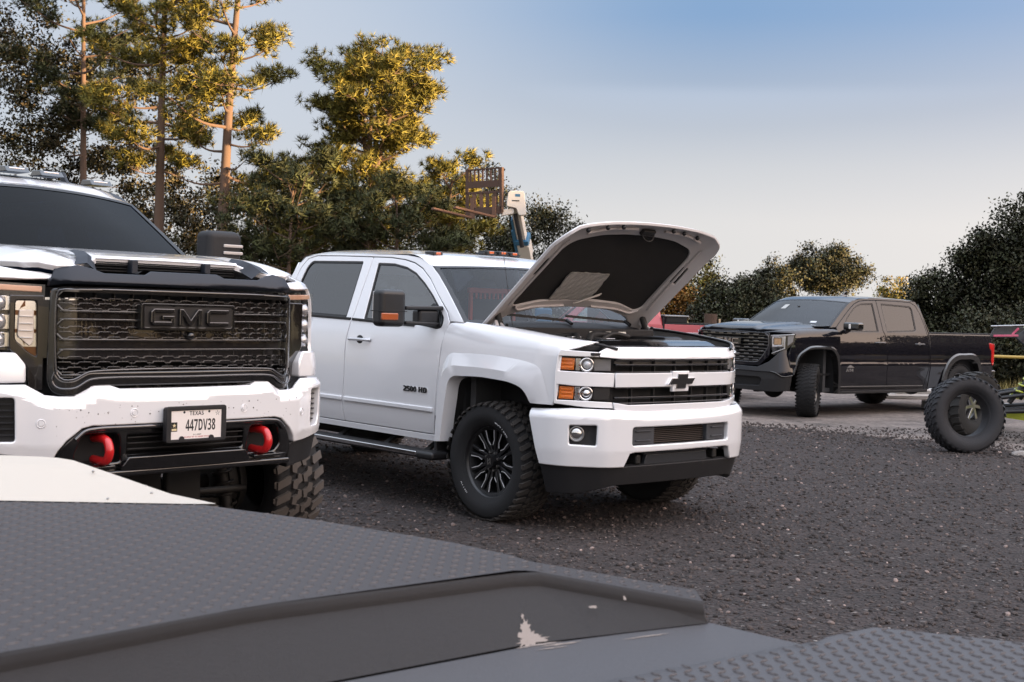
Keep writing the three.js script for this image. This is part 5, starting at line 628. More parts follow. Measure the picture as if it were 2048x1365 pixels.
  const PB = new Plan([[1.0, 0], [.99, .3], [.975, .5], [.92, .70], [.83, .86], [.72, .96], [.60, 1.0], [.5, 1.005]]);
  const bs = (poly, off = 0, x = {}) => sheet({ o: poly, map: PB.map((h, s) => (typeof off === 'function' ? off(h, s) : off) - Math.max(0, .60 - h) * .12 - Math.max(0, h - .70) * .25), step: [.06, .04], r: .01, seg: 3, depth: .05, ctr: V(0, .7, 0), ...x });
  part(g, 'front_bumper', bs(sy([[.3, .785], [.62, .775], [.80, .86], [.98, 1.02], [1.13, 1.08], [1.22, .98], [1.22, .66], [1.02, .64], [.90, .70], [.3, .71]])), M.black);
  part(g, 'lower_bumper', bs(sy([[.3, .715], [.90, .705], [1.02, .645], [1.22, .665], [1.20, .42], [.95, .40], [.3, .41]]), -.02, { holes: [roundPoly(sy([[.2, .62], [.66, .62], [.70, .58], [.66, .49], [.2, .48]]), .02, 2)] }), M.plastic);
  part(g, 'lower_strip', tube([[-1.2, .655], [-1.02, .640], [-.90, .700], [0, .712], [.90, .700], [1.02, .640], [1.2, .655]].map(q => { const c = PB.off(q[0], .002); return [c[0], q[1], c[1]]; }), .009, 6, 140), M.gloss);
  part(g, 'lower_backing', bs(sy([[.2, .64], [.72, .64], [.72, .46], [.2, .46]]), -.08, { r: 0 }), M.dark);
  for (const s of [1, -1]) {
    const m = p => p.map(q => [s * q[0], ...q.slice(1)]);
    const L = part(g, 'headlamp', fs(m([[.77, 1.262], [1.03, 1.275], [1.16, 1.292], [1.15, 1.16], [1.03, 1.05], [.82, .955], [.795, 1.08]]), -.05, { r: 0 }), M.gloss);
    part(L, 'lamp_bezel', fs(m(roundPoly([[.80, 1.245], [.985, 1.25], [.985, 1.09], [.80, 1.08]], .01, 2)), -.02, { r: .006, holes: [m(roundPoly([[.825, 1.225], [.95, 1.228], [.95, 1.115], [.825, 1.11]], .01, 2))] }), M.chrome);
    part(L, 'lamp_projector', fs(m([[.83, 1.22], [.945, 1.22], [.945, 1.12], [.83, 1.12]]), -.035, { r: .01 }), phy([.55, .36, .20], .2, .4, { clearcoat: 1 }));
    part(L, 'running_light', [fs(m([[.985, 1.252], [1.005, 1.252], [1.005, 1.06], [.985, 1.05]]), -.008, { r: .004 }), fs(m([[.78, 1.248], [1.14, 1.274], [1.14, 1.288], [.78, 1.262]]), -.006, { r: .004 }), fs(m([[.80, .975], [1.0, 1.06], [1.0, 1.075], [.80, .99]]), -.006, { r: .004 })], M.alu);
    part(L, 'corner_light', fs(m([[1.04, 1.255], [1.13, 1.27], [1.125, 1.17], [1.04, 1.10]]), -.03, { r: .006 }), std([.30, .30, .32], .25, .6));
    part(L, 'lens', fs(m([[.775, 1.258], [1.03, 1.272], [1.155, 1.288], [1.146, 1.162], [1.03, 1.055], [.825, .962], [.80, 1.08]]), .0, { r: 0, depth: 0 }), M.lens);
    const mir = part(g, 'door_mirror', [box(-.60, 1.432, s * 1.185, .16, .125, .30, .035)], M.gloss); part(mir, 'mirror_arm', [barGeo([-.58, 1.375, s * 1.10], [-.62, 1.325, s * .97], .12, .045, .014)], M.gloss); part(mir, 'mirror_light', box(-.517, 1.43, s * 1.18, .012, .075, .036, .005), std([.75, .72, .68], .3)); 
    part(g, 'fender_vent', sheet({ o: roundPoly([[-.16, 1.315], [-.50, 1.300], [-.50, 1.225], [-.30, 1.235], [-.20, 1.27]], .01, 2), map: (u, h) => [u, h, s * (W(h) + .010)], r: .004, depth: .02 }), M.gloss); part(g, 'fender_vent_strip', sheet({ o: [[-.22, 1.295], [-.42, 1.287], [-.44, 1.262], [-.26, 1.268]], map: (u, h) => [u, h, s * (W(h) + .016)], r: .003, depth: .01 }), M.alu);
    part(g, 'door_badge', [lettersZ('AT4', .05, .006, -.78, .735, s * (W(.725) + .004), s, 1.5), plateZ(roundPoly([[-.70, .775], [-.78, .82], [-.88, .775]], .004), s * (W(.79) + .006) + (s > 0 ? 0 : .006), .006)], M.alu);
  }
  // papers, and reflections painted as pale patches, on the windscreen
  part(g, 'windscreen_sticker', patch((p, q) => { const w = C.ws(.004, .02)(lerp(.30, .44, p), lerp(.64, .80, q)); return w; }, 4, 4), std([.42, .42, .40], .6)); part(g, 'windscreen_sticker', patch((p, q) => C.ws(.004, .02)(lerp(-.70, -.58, p), lerp(.16, .22, q)), 4, 4), std([.6, .62, .65], .5));
}

// ---------------------------------------------------------------- red pickup behind
{
  const paint = phy([.44, .075, .085], .42, 0, { clearcoat: .5, clearcoatRoughness: .25 });
  const g = thing('pickup_truck', 'old faded red pickup standing behind the open bonnet, its bed showing', 'pickup truck', [2.56, 0, -24.0], 0);
  // built with the bed pointing to the right (+x), side towards the camera (+z)
  const W = h => interp(h, [.4, .6, .9, 1.1, 1.33, 1.80], [.86, .92, .95, .96, .94, .74]);
  const arch = smoothLine([[1.42, .42], [1.38, .66], [1.22, .88], [.98, .95], [.74, .88], [.58, .66], [.54, .42]].map(q => [q[0] - .14, q[1] + .17]), 4).reverse();
  for (const s of [1, -1]) {
    part(g, 'bed_side', sheet({ o: [[.20, 1.345], [2.05, 1.345], [2.05, .52], [1.46, .46], ...arch.slice().reverse(), [.20, .46]], map: (u, h) => [u, h + (h > 1.26 ? 0 : 0), s * (W(h) + (h < 1.24 && h > 1.16 ? -.012 : 0))], r: .012, seg: 3, depth: .05, step: [.12, .03] }), paint);
    part(g, 'bed_moulding', barGeo([.21, 1.19, s * .965], [2.04, 1.19, s * .965], .014, .02, .005), M.alu); part(g, 'bed_rail', box(1.12, 1.352, s * .90, 1.84, .02, .08, .008), M.darkMetal);
    part(g, 'wheel_housing', [loft([arch.map(p => [p[0], p[1], s * .95]), arch.map(p => [p[0], p[1], s * .5])], 30, .8)], M.liner); part(g, 'wheel_arch_lip', tube(arch.filter((_, i) => i % 3 === 0).map(p => [p[0], p[1], s * .968]), .016, 6, 60), paint);
    part(g, 'cab_side', sheet({ o: [[.17, 1.30], [.15, 1.34], [.04, 1.74], [-.05, 1.80], [-1.0, 1.80], [-1.25, 1.74], [-1.75, 1.28], [-1.75, .45], [.17, .45]], holes: [roundPoly([[-.13, 1.34], [-.17, 1.70], [-1.0, 1.70], [-1.18, 1.66], [-1.50, 1.34]], .05, 4)], map: (u, h) => [u, h, s * W(h)], r: .012, seg: 3, depth: .05, step: [.12, .06] }), paint);
    part(g, 'window', patch((p, q) => [lerp(lerp(-1.5, -.13, p), lerp(-1.18, -.17, p), q), lerp(1.34, 1.70, q), s * (W(lerp(1.34, 1.70, q)) - .03)], 4, 4), M.glass);
    part(g, 'fender', sheet({ o: [[-1.77, 1.27], [-3.05, 1.20], [-3.10, .60], [-2.90, .45], [-2.85, .70], [-2.7, .88], [-2.45, .95], [-2.2, .88], [-2.05, .70], [-2.0, .45], [-1.77, .45]], map: (u, h) => [u, h, s * W(h)], r: .012, depth: .05, step: [.12, .06] }), paint);
    part(g, 'cab_seam', box(.185, 1.0, s * .91, .02, 1.0, .06), M.dark); part(g, 'tail_lamp', box(2.02, 1.0, s * .93, .06, .30, .08, .012), M.red);
    const sh = [['tyre', merge(tyreGeos({ R: .38, w: .25, rim: .21, n: 40 })), M.rubber], ['rim', merge(rimGeos({ rim: .21, z: .08 })), M.steel]]; wheel(g, { at: [.84, .42, s * .80], side: s, share: sh }); wheel(g, { at: [-2.45, .38, s * .80], side: s, share: sh });
  }
  part(g, 'roof', box(-.52, 1.80, 0, 1.1, .06, 1.50, .028), paint); part(g, 'cab_back', [box(.13, 1.0, 0, .04, .75, 1.76, .01), box(.02, 1.735, 0, .06, .12, 1.5, .02), barGeo([.13, 1.34, .80], [.03, 1.78, .70], .12, .04, .01), barGeo([.13, 1.34, -.80], [.03, 1.78, -.70], .12, .04, .01)], paint); part(g, 'rear_window', barGeo([.11, 1.36, 0], [.03, 1.72, 0], 1.34, .006), M.glass); part(g, 'windscreen', barGeo([-1.72, 1.30, 0], [-1.20, 1.76, 0], 1.5, .006), M.glass);
  part(g, 'bonnet', [box(-2.42, 1.24, 0, 1.34, .05, 1.80, .024)], paint); part(g, 'front_panel', box(-3.08, .90, 0, .06, .62, 1.84, .02), M.darkMetal); part(g, 'bed_floor', [box(1.1, .72, 0, 1.84, .04, 1.75), box(.20, 1.0, 0, .03, .62, 1.75)], M.darkMetal); part(g, 'tailgate', box(2.05, 1.03, 0, .05, .60, 1.72, .015), paint); part(g, 'seat', [box(-.30, .95, 0, .5, .2, 1.5, .05), box(-.05, 1.25, 0, .14, .6, 1.5, .05)], M.seat); part(g, 'floor', box(-.8, .50, 0, 1.9, .05, 1.7), M.underside);
  const t = thing('toolbox', 'dark metal toolbox resting across the bed of the red pickup', 'toolbox', [2.98, 1.365, -24.0]); part(t, 'box_body', box(.02, .055, 0, .38, .11, 1.6, .01), M.darkMetal); part(t, 'lid', box(.02, .125, 0, .44, .028, 1.64, .008), M.steel);
}
// red frame rack standing inside the white cab
{
  const red = std([.62, .10, .06], .6), g = thing('steel_rack', 'red steel frame rack seen through the windscreen of the white pickup', 'rack', [.566, 0, -9.857], (42.226 - 90) * DEG), U0 = -1.42;
  for (const v of [-.03, -.53]) part(g, 'upright', box(U0, 1.36, v, .03, .66, .03, .005), red); part(g, 'top_rail', box(U0, 1.70, -.28, .035, .045, .56, .006), red); for (let i = 0; i < 9; i++) part(g, 'hook', box(U0, 1.655, -.09 - i * .05, .015, .055, .018, .003), red); part(g, 'foot', box(U0, 1.02, -.28, .25, .03, .56, .006), red);
}
// ---------------------------------------------------------------- telehandler with raised pallet forks
{
  const white = std([.62, .58, .52], .55, 0, { bumpMap: gr(4, 4), bumpScale: .001 }), blue = std([.030, .13, .24], .5), g = thing('telehandler', 'white and blue telehandler with a rusty fork carriage raised on its boom', 'telehandler', [0, 0, -28.2]);
  const D = V(.37, -1.33, .0).normalize(); // boom direction downwards in the picture plane
  const top = [-.04, 3.92, 0], bot = [.62, 1.30, -2.6];
  const along = (t, x = 0, y = 0) => [lerp(top[0], bot[0], t) + x, lerp(top[1], bot[1], t) + y, lerp(top[2], bot[2], t)];
  const bm = part(g, 'boom', [barGeo(along(.30), along(1.0), .25, .26, .012), barGeo(along(0), along(.40), .20, .20, .01)], white);
  part(bm, 'boom_side', [barGeo(along(.22, -.16), along(1.0, -.16), .06, .24, .01), barGeo(along(.14, -.14), along(.30, -.14), .05, .18, .01)], blue); part(bm, 'boom_collar', [barGeo(along(.29), along(.325), .33, .32, .01)], blue); part(bm, 'wear_plate', [barGeo(along(.34, .02, .0), along(.44, .02, 0), .27, .275, .004)], white);
  part(bm, 'hose', [tube([along(.05, -.16, .05), along(.2, -.20), along(.35, -.21), along(.7, -.20)], .02, 6)], M.trim); part(bm, 'warning_sticker', box(.02, 4.02, .16, .11, .06, .01), blue); part(bm, 'sticker_stripe', box(-.02, 3.90, .16, .16, .025, .01), M.trim);
  part(g, 'boom_head', extrude(roundPoly([[-.22, 3.78], [-.19, 4.08], [-.14, 4.12], [.14, 4.12], [.17, 4.07], [.22, 3.60], [.06, 3.58], [.0, 3.74]], .03, 2), .32, .012).translate(0, 0, -.16), white); part(g, 'boom_foot_link', extrude(roundPoly([[-.34, 3.56], [-.30, 3.70], [-.05, 3.74], [-.05, 3.62]], .04), .2, .01).translate(0, 0, -.1), white); part(g, 'tilt_cylinder', [cyl([-.02, 3.62, .0], [.16, 2.9, -.2], .05)], M.dark);
  // carriage: slatted load guard, frame and two forks
  const rust = M.rust, rust2 = std([.14, .075, .048], .85), c = new THREE.Group(); c.name = 'fork_carriage'; c.position.set(-.34, 3.66, .1); c.rotation.set(0, -.50, .04); g.add(c);
  const add = (n, geo, m = rust) => part(c, n, geo, m); // frame lies in the local xy plane, forks run to -x/+z
  add('carriage_frame', [box(-.42, .96, 0, .92, .03, .05), box(.02, .48, 0, .07, .98, .10), box(-.86, .48, 0, .06, .98, .06), box(-.42, .62, .02, .92, .15, .03), box(-.42, .44, .0, .92, .05, .06), box(-.42, .03, 0, .92, .16, .10)]);
  for (let i = 0; i < 8; i++) add('guard_slat', box(-.78 + i * .105, .80, -.01, .035, .32, .03), i % 2 ? rust2 : rust); for (const x of [-.68, -.50, -.34, -.14]) add('frame_bar', box(x, .26, .0, x === -.14 ? .10 : .07, .36, .05), x < -.4 ? rust2 : rust); for (const x of [-.70, -.14]) { add('fork', [box(x, .10, .05, .10, .46, .05, .005), barGeo([x, -.12, .05], [x - .42, .03, 1.05], .10, .045, .005)], rust2); }
  // chassis behind the white pickup
  part(g, 'body', [box(.95, .95, -3.6, 1.5, .6, 3.6, .05), box(.35, 1.75, -4.3, .8, 1.0, 1.2, .08)], white); part(g, 'boom_pivot', [box(.72, 1.30, -3.2, .4, .5, 3.0, .04)], blue); for (const [x, z] of [[.1, -2.3], [1.8, -2.3], [.1, -4.9], [1.8, -4.9]]) { const w = new THREE.Group(); w.name = 'wheel'; w.position.set(x, .55, z); w.rotation.y = Math.PI / 2; g.add(w); part(w, 'tyre', tyreGeos({ R: .55, w: .36, rim: .28, n: 20, style: 'paddle' }), M.rubber); part(w, 'rim', rimGeos({ rim: .28, z: .1 }), white); }
}
// ---------------------------------------------------------------- loose tyre, side by side buggy, post, rail, boards, stones
{
  const t = solo('tyre', tyreGeos({ R: .462, w: .29, rim: .285, n: 36, tread: .012 }), std([.020, .020, .023], .72, 0, { bumpMap: gr(5, 5), bumpScale: .003 }), 'loose black tyre without a rim standing upright on the gravel edge', 'tyre');
  t.position.set(5.44, .452, -15.15); t.rotation.set(-.10, .12, .3, 'YXZ');
  const dust = std([.10, .085, .075], .95);
}
{
  const lime = phy([.42, .46, .045], .35, 0, { clearcoat: .8 }), g = thing('side_by_side_buggy', 'lime green and black off road buggy cut off by the right edge of the picture', 'off road buggy', [7.95, 0, -17.3], -.5);
  // nose points to -x; wheels in front of the nose on long arms
  const sh = [['tyre', merge(tyreGeos({ R: .41, w: .27, rim: .20, n: 22, style: 'paddle', tread: .02 })), std([.020, .019, .018], .8)], ['rim', merge([...rimGeos({ rim: .20, z: .07 }), ...[0, 1, 2, 3, 4, 5].map(k => barGeo([.03, .03, .05], [.18 * Math.cos(k * 1.047), .18 * Math.sin(k * 1.047), .06], .04, .02, .004, V(0, 0, 1)))]), M.alu]];
  wheel(g, { at: [-1.45, .41, 1.02], side: 1, share: sh, steer: 1.1 }); wheel(g, { at: [-1.66, .41, -.98], side: -1, share: sh, steer: .95 }); wheel(g, { at: [.9, .41, .75], side: 1, share: sh }); wheel(g, { at: [.9, .41, -.75], side: -1, share: sh });
  for (const s of [1, -1]) { part(g, 'suspension_arm', [cyl([-1.45, .52, s * .86], [-.45, .76, s * .30], .026), cyl([-1.45, .48, s * .86], [-.05, .74, s * .30], .026), cyl([-1.45, .33, s * .86], [-.45, .46, s * .28], .028), cyl([-1.45, .33, s * .86], [.0, .44, s * .28], .028)], M.trim); part(g, 'arm_plate', extrude([[-1.42, .30], [-.40, .40], [.10, .50], [.10, .30], [-.6, .22]], .02).translate(0, 0, s * .42), lime); part(g, 'coil_spring', tube(Array.from({ length: 80 }, (_, i) => { const a = i * .62, q = i / 79; return [lerp(-.95, -.55, q) + .065 * Math.cos(a), lerp(.55, 1.15, q), s * (lerp(.55, .40, q)) + .065 * Math.sin(a)]; }), .014, 6, 320), lime); part(g, 'shock_body', cyl([-1.0, .48, s * .57], [-.50, 1.22, s * .38], .035), M.trim);
    part(g, 'headlamp', [extrude(roundPoly([[-1.30, 1.36], [-1.24, 1.50], [-1.02, 1.54], [-.78, 1.50], [-.82, 1.37]], .03, 2), .10, .01).translate(0, 0, s * .48 - .05)], M.gloss); part(g, 'lamp_bar', [barGeo([-1.24, 1.385, s * .54], [-.92, 1.40, s * .54], .012, .028, .004), barGeo([-1.0, 1.41, s * .54], [-.92, 1.50, s * .54], .012, .03, .004)], phy([.6, .08, .16], .3, 0, { clearcoat: 1 })); part(g, 'lamp_brow', barGeo([-1.28, 1.515, s * .48], [-.80, 1.545, s * .48], .13, .018, .006), M.alu); part(g, 'fender', [extrude(roundPoly([[-.98, 1.38], [-.72, 1.60], [-.30, 1.72], [.5, 1.6], [.5, 1.2], [-.55, .95], [-.78, 1.20]], .05, 3), .18, .02).translate(0, 0, s * .45 - .09)], phy([.018, .020, .026], .35, 0, { clearcoat: .6 })); part(g, 'cage_post', [cyl([-.35, 1.62, s * .52], [.35, 2.15, s * .55], .03), cyl([1.2, 1.2, s * .6], [1.0, 2.15, s * .55], .03)], lime); }
  part(g, 'bonnet', extrude(roundPoly([[-.95, 1.48], [-.62, 1.66], [-.25, 1.80], [.2, 1.84], [.2, 1.45], [-.8, 1.35]], .05, 3), .80, .03).translate(0, 0, -.4), lime); part(g, 'vent_panel', [box(-.30, 1.66, .42, .42, .24, .04, .01)], M.trim); for (let k = 0; k < 4; k++) part(g, 'vent_slat', box(-.30, 1.59 + k * .05, .445, .34, .014, .02, .004), M.plastic);
  part(g, 'frame', [box(.3, .60, 0, 2.2, .18, .70, .03), box(-.55, .95, 0, .4, .6, .5, .04), box(.9, 1.0, 0, 1.0, .5, 1.2, .05)], M.trim); part(g, 'roof', box(.7, 2.17, 0, .9, .04, 1.15, .02), lime); part(g, 'seat', [box(.6, 1.25, .3, .4, .6, .45, .06), box(.6, 1.25, -.3, .4, .6, .45, .06)], M.seat);
}
{
  const wood = std([.10, .062, .045], .95, 0, { bumpMap: gr(4, 4), bumpScale: .01 });
  const p = thing('fence_post', 'thick weathered wooden post behind the bonnet of the black pickup', 'post', [4.55, 0, -29.2]); part(p, 'post', [new THREE.CylinderGeometry(.15, .16, 1.55, 10).translate(0, .775, 0)], wood); part(p, 'marker_stake', box(.20, .72, .05, .045, 1.44, .03, .004), std([.5, .38, .26], .8));
  const q = thing('fence_post', 'thin orange brown stake beyond the black pickup windscreen', 'post', [5.95, 0, -30.5]); part(q, 'post', box(0, .76, 0, .05, 1.52, .05, .006), std([.30, .14, .07], .9));
  const r = thing('pipe_rail', 'yellow pipe rail crossing the grass beyond the tailgate', 'rail', [12.2, 0, -28.5], -.08); part(r, 'pipe', cyl([-2.2, .80, 0], [3.5, .80, 0], .034, .034, 12), std([.42, .29, .07], .6)); for (const x of [-1.9, .4, 2.8]) part(r, 'post', cyl([x, 0, 0], [x, .78, 0], .034), std([.35, .26, .08], .6));
  const b = thing('white_boards', 'stack of white boards lying on the gravel beyond the black pickup', 'boards', [8.25, 0, -25.2], .22); for (let i = 0; i < 4; i++) part(b, 'board', box((i % 2) * .2 - .1, .035 + i * .052, (i % 2) * .05, 2.6 - i * .28, .045, .30, .004, [0, i * .03, 0]), std([.66, .66, .65], .6));
  const sl = thing('concrete_slab', 'pale concrete slab on the ground behind the buggy wheels', 'slab', [8.9, 0, -22.0], -.1); part(sl, 'slab', box(0, .07, 0, 3.2, .14, 1.1, .02), std([.42, .41, .41], .9, 0, { bumpMap: gr(4, 4), bumpScale: .004 }));
  const rr = rng(41), st = (x, z, s, lab) => { const g = new THREE.IcosahedronGeometry(s, 2), P = g.attributes.position; for (let i = 0; i < P.count; i++) { const k = 1 + .35 * fbm(P.getX(i) / s * .9 + x, P.getY(i) / s * .9, P.getZ(i) / s, 3); P.setXYZ(i, P.getX(i) * k * 1.5, P.getY(i) * k * .55, P.getZ(i) * k); } g.computeVertexNormals(); const m = solo('stone', g, std([.36, .33, .31], .9, 0, { bumpMap: gr(3, 3), bumpScale: .006 }), lab, 'stone'); m.position.set(x, s * .3, z); };
  st(6.05, -14.9, .085, 'pale flat stone on the gravel right of the loose tyre'); st(6.35, -14.3, .06, 'small pale stone in front of the flat stone at the right edge');
}
// ---------------------------------------------------------------- foreground: black tread plate fender and the white panel behind it
{
  const tread = new THREE.MeshStandardMaterial({ color: rgb(.040, .036, .038), roughness: .72, metalness: 0, bumpMap: gr(10, 10), bumpScale: .0008, side: THREE.DoubleSide }), smooth = std([.017, .0135, .0125], .72, 0, { bumpMap: gr(6, 6), bumpScale: .001 }), dusty = std([.34, .29, .25], .95);
  const g = thing('trailer_fender', 'black tread plate trailer fender with a folded edge, across the near foreground', 'trailer fender', [0, 0, 0]);
  const T = 1.0, drop = x => x <= .02 ? 0 : -(x - .02) * .145;         // the plate folds down to the right past x = .02
  const farZ = x => interp(x, [-3.0, -.82, -.5, -.13, .05, .44], [-4.9, -3.46, -3.29, -3.04, -2.87, -2.875]), nearZ = x => interp(x, [-3, -.79, -.47, .06, .44], [-.35, -1.98, -2.34, -2.77, -2.765]);
  const top = (x, q) => [x, T + drop(x), lerp(farZ(x), nearZ(x), q)];
  part(g, 'top_plate', [patch((p, q) => top(lerp(-3, .02, p), q), 40, 10), patch((p, q) => top(lerp(.02, .437, p), q), 16, 6)], tread);
  // the raised bars of the tread pattern, each a low lozenge
  const inTop = (x, z) => z > farZ(x) + .012 && z < nearZ(x) - .018, pos = []; const bar = (x, y, z, a, L, w, h) => { const c = Math.cos(a), s = Math.sin(a), P = (i, k, u) => [x + i * c - k * s, y + u, z + i * s + k * c], A = P(-L, 0, 0), B = P(L, 0, 0), C = P(0, w, 0), D = P(0, -w, 0), E = P(-L * .55, 0, h), F = P(L * .55, 0, h); for (const t of [[A, C, E], [E, C, F], [F, C, B], [A, E, D], [E, F, D], [F, B, D]]) pos.push(...t.flat()); };
  const pit = .031; for (let i = -90; i < 20; i++) for (let j = 0; j < 110; j++) { const x = i * pit + .415 * .0 + .2, z = -3.6 + j * pit * .9; if (x < -1.35 || x > .43) continue; if (z > nearZ(x) - .018 || z < farZ(x) + .012) continue; if (x < -.6 && z > -1.6) continue; bar(x, T + drop(x), z, ((i + j) % 2 ? .78 : -.78), .0135, .0046, .003); }
  const lip = [[-3, T, -.35], [-.79, T, -1.98], [-.47, T, -2.34], [.06, T + drop(.06), -2.77], [.437, T + drop(.437), -2.765]];
  const off = (l, dy, dz, dx = 0) => l.map(p => [p[0] + dx, p[1] + dy, p[2] + dz]);
  part(g, 'folded_edge', loft([lip, off(lip, -.004, .012), off(lip, -.016, .020), off(lip, -.028, .022)], 60, 1.2), smooth);
  const base = [[-3, .90, -.1], [-.79, .90, -1.78], [-.47, .90, -2.08], [.06, .90, -2.52], [.445, .90, -2.735]];
  part(g, 'skirt', loft([off(lip, -.026, .022), base], 60, .5), smooth); part(g, 'end_plate', loft([[[.437, T + drop(.437), -2.875], [.440, T + drop(.437) - .002, -2.80], [.437, T + drop(.437) - .028, -2.743]], [[.447, .895, -2.875], [.450, .895, -2.80], [.445, .90, -2.735]]], 8, .6), smooth);
  part(g, 'far_skirt', loft([[[-3, T, -4.9], [-.82, T, -3.46], [-.5, T, -3.29], [-.13, T, -3.04], [.05, T + drop(.05), -2.87], [.437, T + drop(.437), -2.875]], [[-3, .4, -4.92], [-.82, .4, -3.47], [-.5, .4, -3.30], [-.13, .4, -3.05], [.05, .4, -2.88], [.437, .4, -2.885]]], 40), smooth);
  // lower step to the right
  const sf = x => interp(x, [-3, -.79, -.47, .06, .445, .54, .64, .70, .79, 1.07, 1.6], [-.1, -1.78, -2.08, -2.52, -2.76, -2.67, -2.575, -2.62, -2.69, -2.60, -2.42]);
  const rise = (x, z) => { const e = interp(z, [-2.7, -2.575, -2.25, -1.2], [.62, .635, .18, -.9]); return .018 * clamp((x - e) / .03, 0, 1); };
  const st = (x, q) => { const z = lerp(sf(x), -1.0, Math.pow(q, 1.4)); return [x, .898 + rise(x, z) - .004 * Math.pow(clamp(1 - q * 30, 0, 1), 2), z]; };
  part(g, 'step_plate', patch((p, q) => st(lerp(-.9, 1.6, p), q), 120, 60), std([.060, .056, .058], .5, .1, { bumpMap: gr(5, 5), bumpScale: .0012 })); part(g, 'step_edge', patch((p, q) => { const a = st(lerp(.445, 1.6, p), 0); return [a[0], a[1] - q * .3, a[2] - .004]; }, 60, 2), smooth);
  for (let i = 0; i < 60; i++) for (let j = 0; j < 60; j++) { const x = .0 + i * pit, z = -2.72 + j * pit * .9; if (z < sf(x) + .02 || z > -1.75 || x > 1.45 || rise(x - .02, z) < .0178) continue; bar(x, .9165, z, ((i + j) % 2 ? .78 : -.78), .0135, .0042, .003); }
  { const gg = new THREE.BufferGeometry(); gg.setAttribute('position', new THREE.Float32BufferAttribute(pos, 3)); gg.computeVertexNormals(); tag(part(g, 'tread_bars', gg, std([.066, .058, .058], .7)), null, null, null, 'stuff'); }
  // dried mud splashed in the angle between skirt and step: thin ragged films
  {
    const r = rng(5), mud = std([.24, .20, .175], .95, 0, { bumpMap: gr(20, 20), bumpScale: .001 }), fl = [];
    const onSkirt = (x, k) => [x, lerp(.900, .974, k), lerp(interp(x, [-.47, .06, .445], [-2.08, -2.52, -2.735]), interp(x, [-.47, .06, .445], [-2.318, -2.748, -2.743]), k) + .0012], onStep = (x, d) => [x, .8992, sf(x) + d];
    const film = (f, cx, cy, rx, ry, tilt) => { const n = 26, P = [], c = f(cx, cy); for (let i = 0; i < n; i++) { const a = i / n * 6.2832, q = .55 + .7 * Math.pow(r(), 1.4), ex = rx * q * Math.cos(a), ey = ry * q * Math.sin(a); P.push(f(cx + ex + tilt * ey, cy + ey)); } const pos = []; for (let i = 0; i < n; i++) pos.push(...c, ...P[i], ...P[(i + 1) % n]); const g2 = new THREE.BufferGeometry(); g2.setAttribute('position', new THREE.Float32BufferAttribute(pos, 3)); g2.computeVertexNormals(); fl.push(g2); };
    film(onSkirt, .052, .10, .022, .16, -.02); film(onSkirt, .047, .26, .010, .14, -.02); film(onSkirt, .060, .06, .034, .07, 0); film(onSkirt, .040, .45, .003, .05, 0); film(onSkirt, .19, .55, .012, .03, 0); film(onSkirt, .26, .72, .004, .05, 0);
    film(onStep, .075, .012, .05, .008, 1); film(onStep, .115, .030, .05, .007, 1.5); film(onStep, .10, .05, .035, .004, 1); film(onStep, .30, .06, .05, .005, 1.2);
    tag(part(g, 'dried_mud', fl, mud), null, null, null, 'stuff');
  }
  part(g, 'leg', [box(-.6, .35, -2.9, .1, .7, .1), box(.2, .35, -2.65, .06, .7, .06), box(1.1, .4, -2.2, .08, .8, .08)], smooth);
}
{
  const w = std([.50, .455, .39], .45, 0, { bumpMap: gr(3, 3), bumpScale: .0006 }), g = thing('metal_cover', 'creamy white folded sheet metal cover lying behind the black tread plate', 'metal cover', [0, 0, 0]);
  const b = [[-2.6, 1.003, -3.30], [-.86, 1.003, -3.46], [-.80, 1.003, -3.475]], t = [[-2.6, 1.105, -3.62], [-1.30, 1.098, -3.62], [-1.24, 1.092, -3.61], [-.94, 1.020, -3.52], [-.84, 1.008, -3.49], [-.80, 1.003, -3.478]];
  const m = [[-2.6, 1.085, -3.56], [-1.30, 1.080, -3.575], [-1.24, 1.076, -3.57], [-.94, 1.016, -3.505], [-.84, 1.006, -3.485], [-.80, 1.003, -3.477]];
  part(g, 'face', loft([b, m], 40, .5), w); part(g, 'top_fold', loft([m, t, t.map(p => [p[0], p[1] - .01, p[2] - .03]), t.map(p => [p[0], .85, p[2] - .03])], 40, .4), w); for (const [x, y, z] of [[-1.165, 1.070, -3.555], [-1.09, 1.01, -3.455], [-.985, 1.022, -3.505]]) part(g, 'rivet', new THREE.SphereGeometry(.004, 10, 8).translate(x, y, z), M.steel);
}

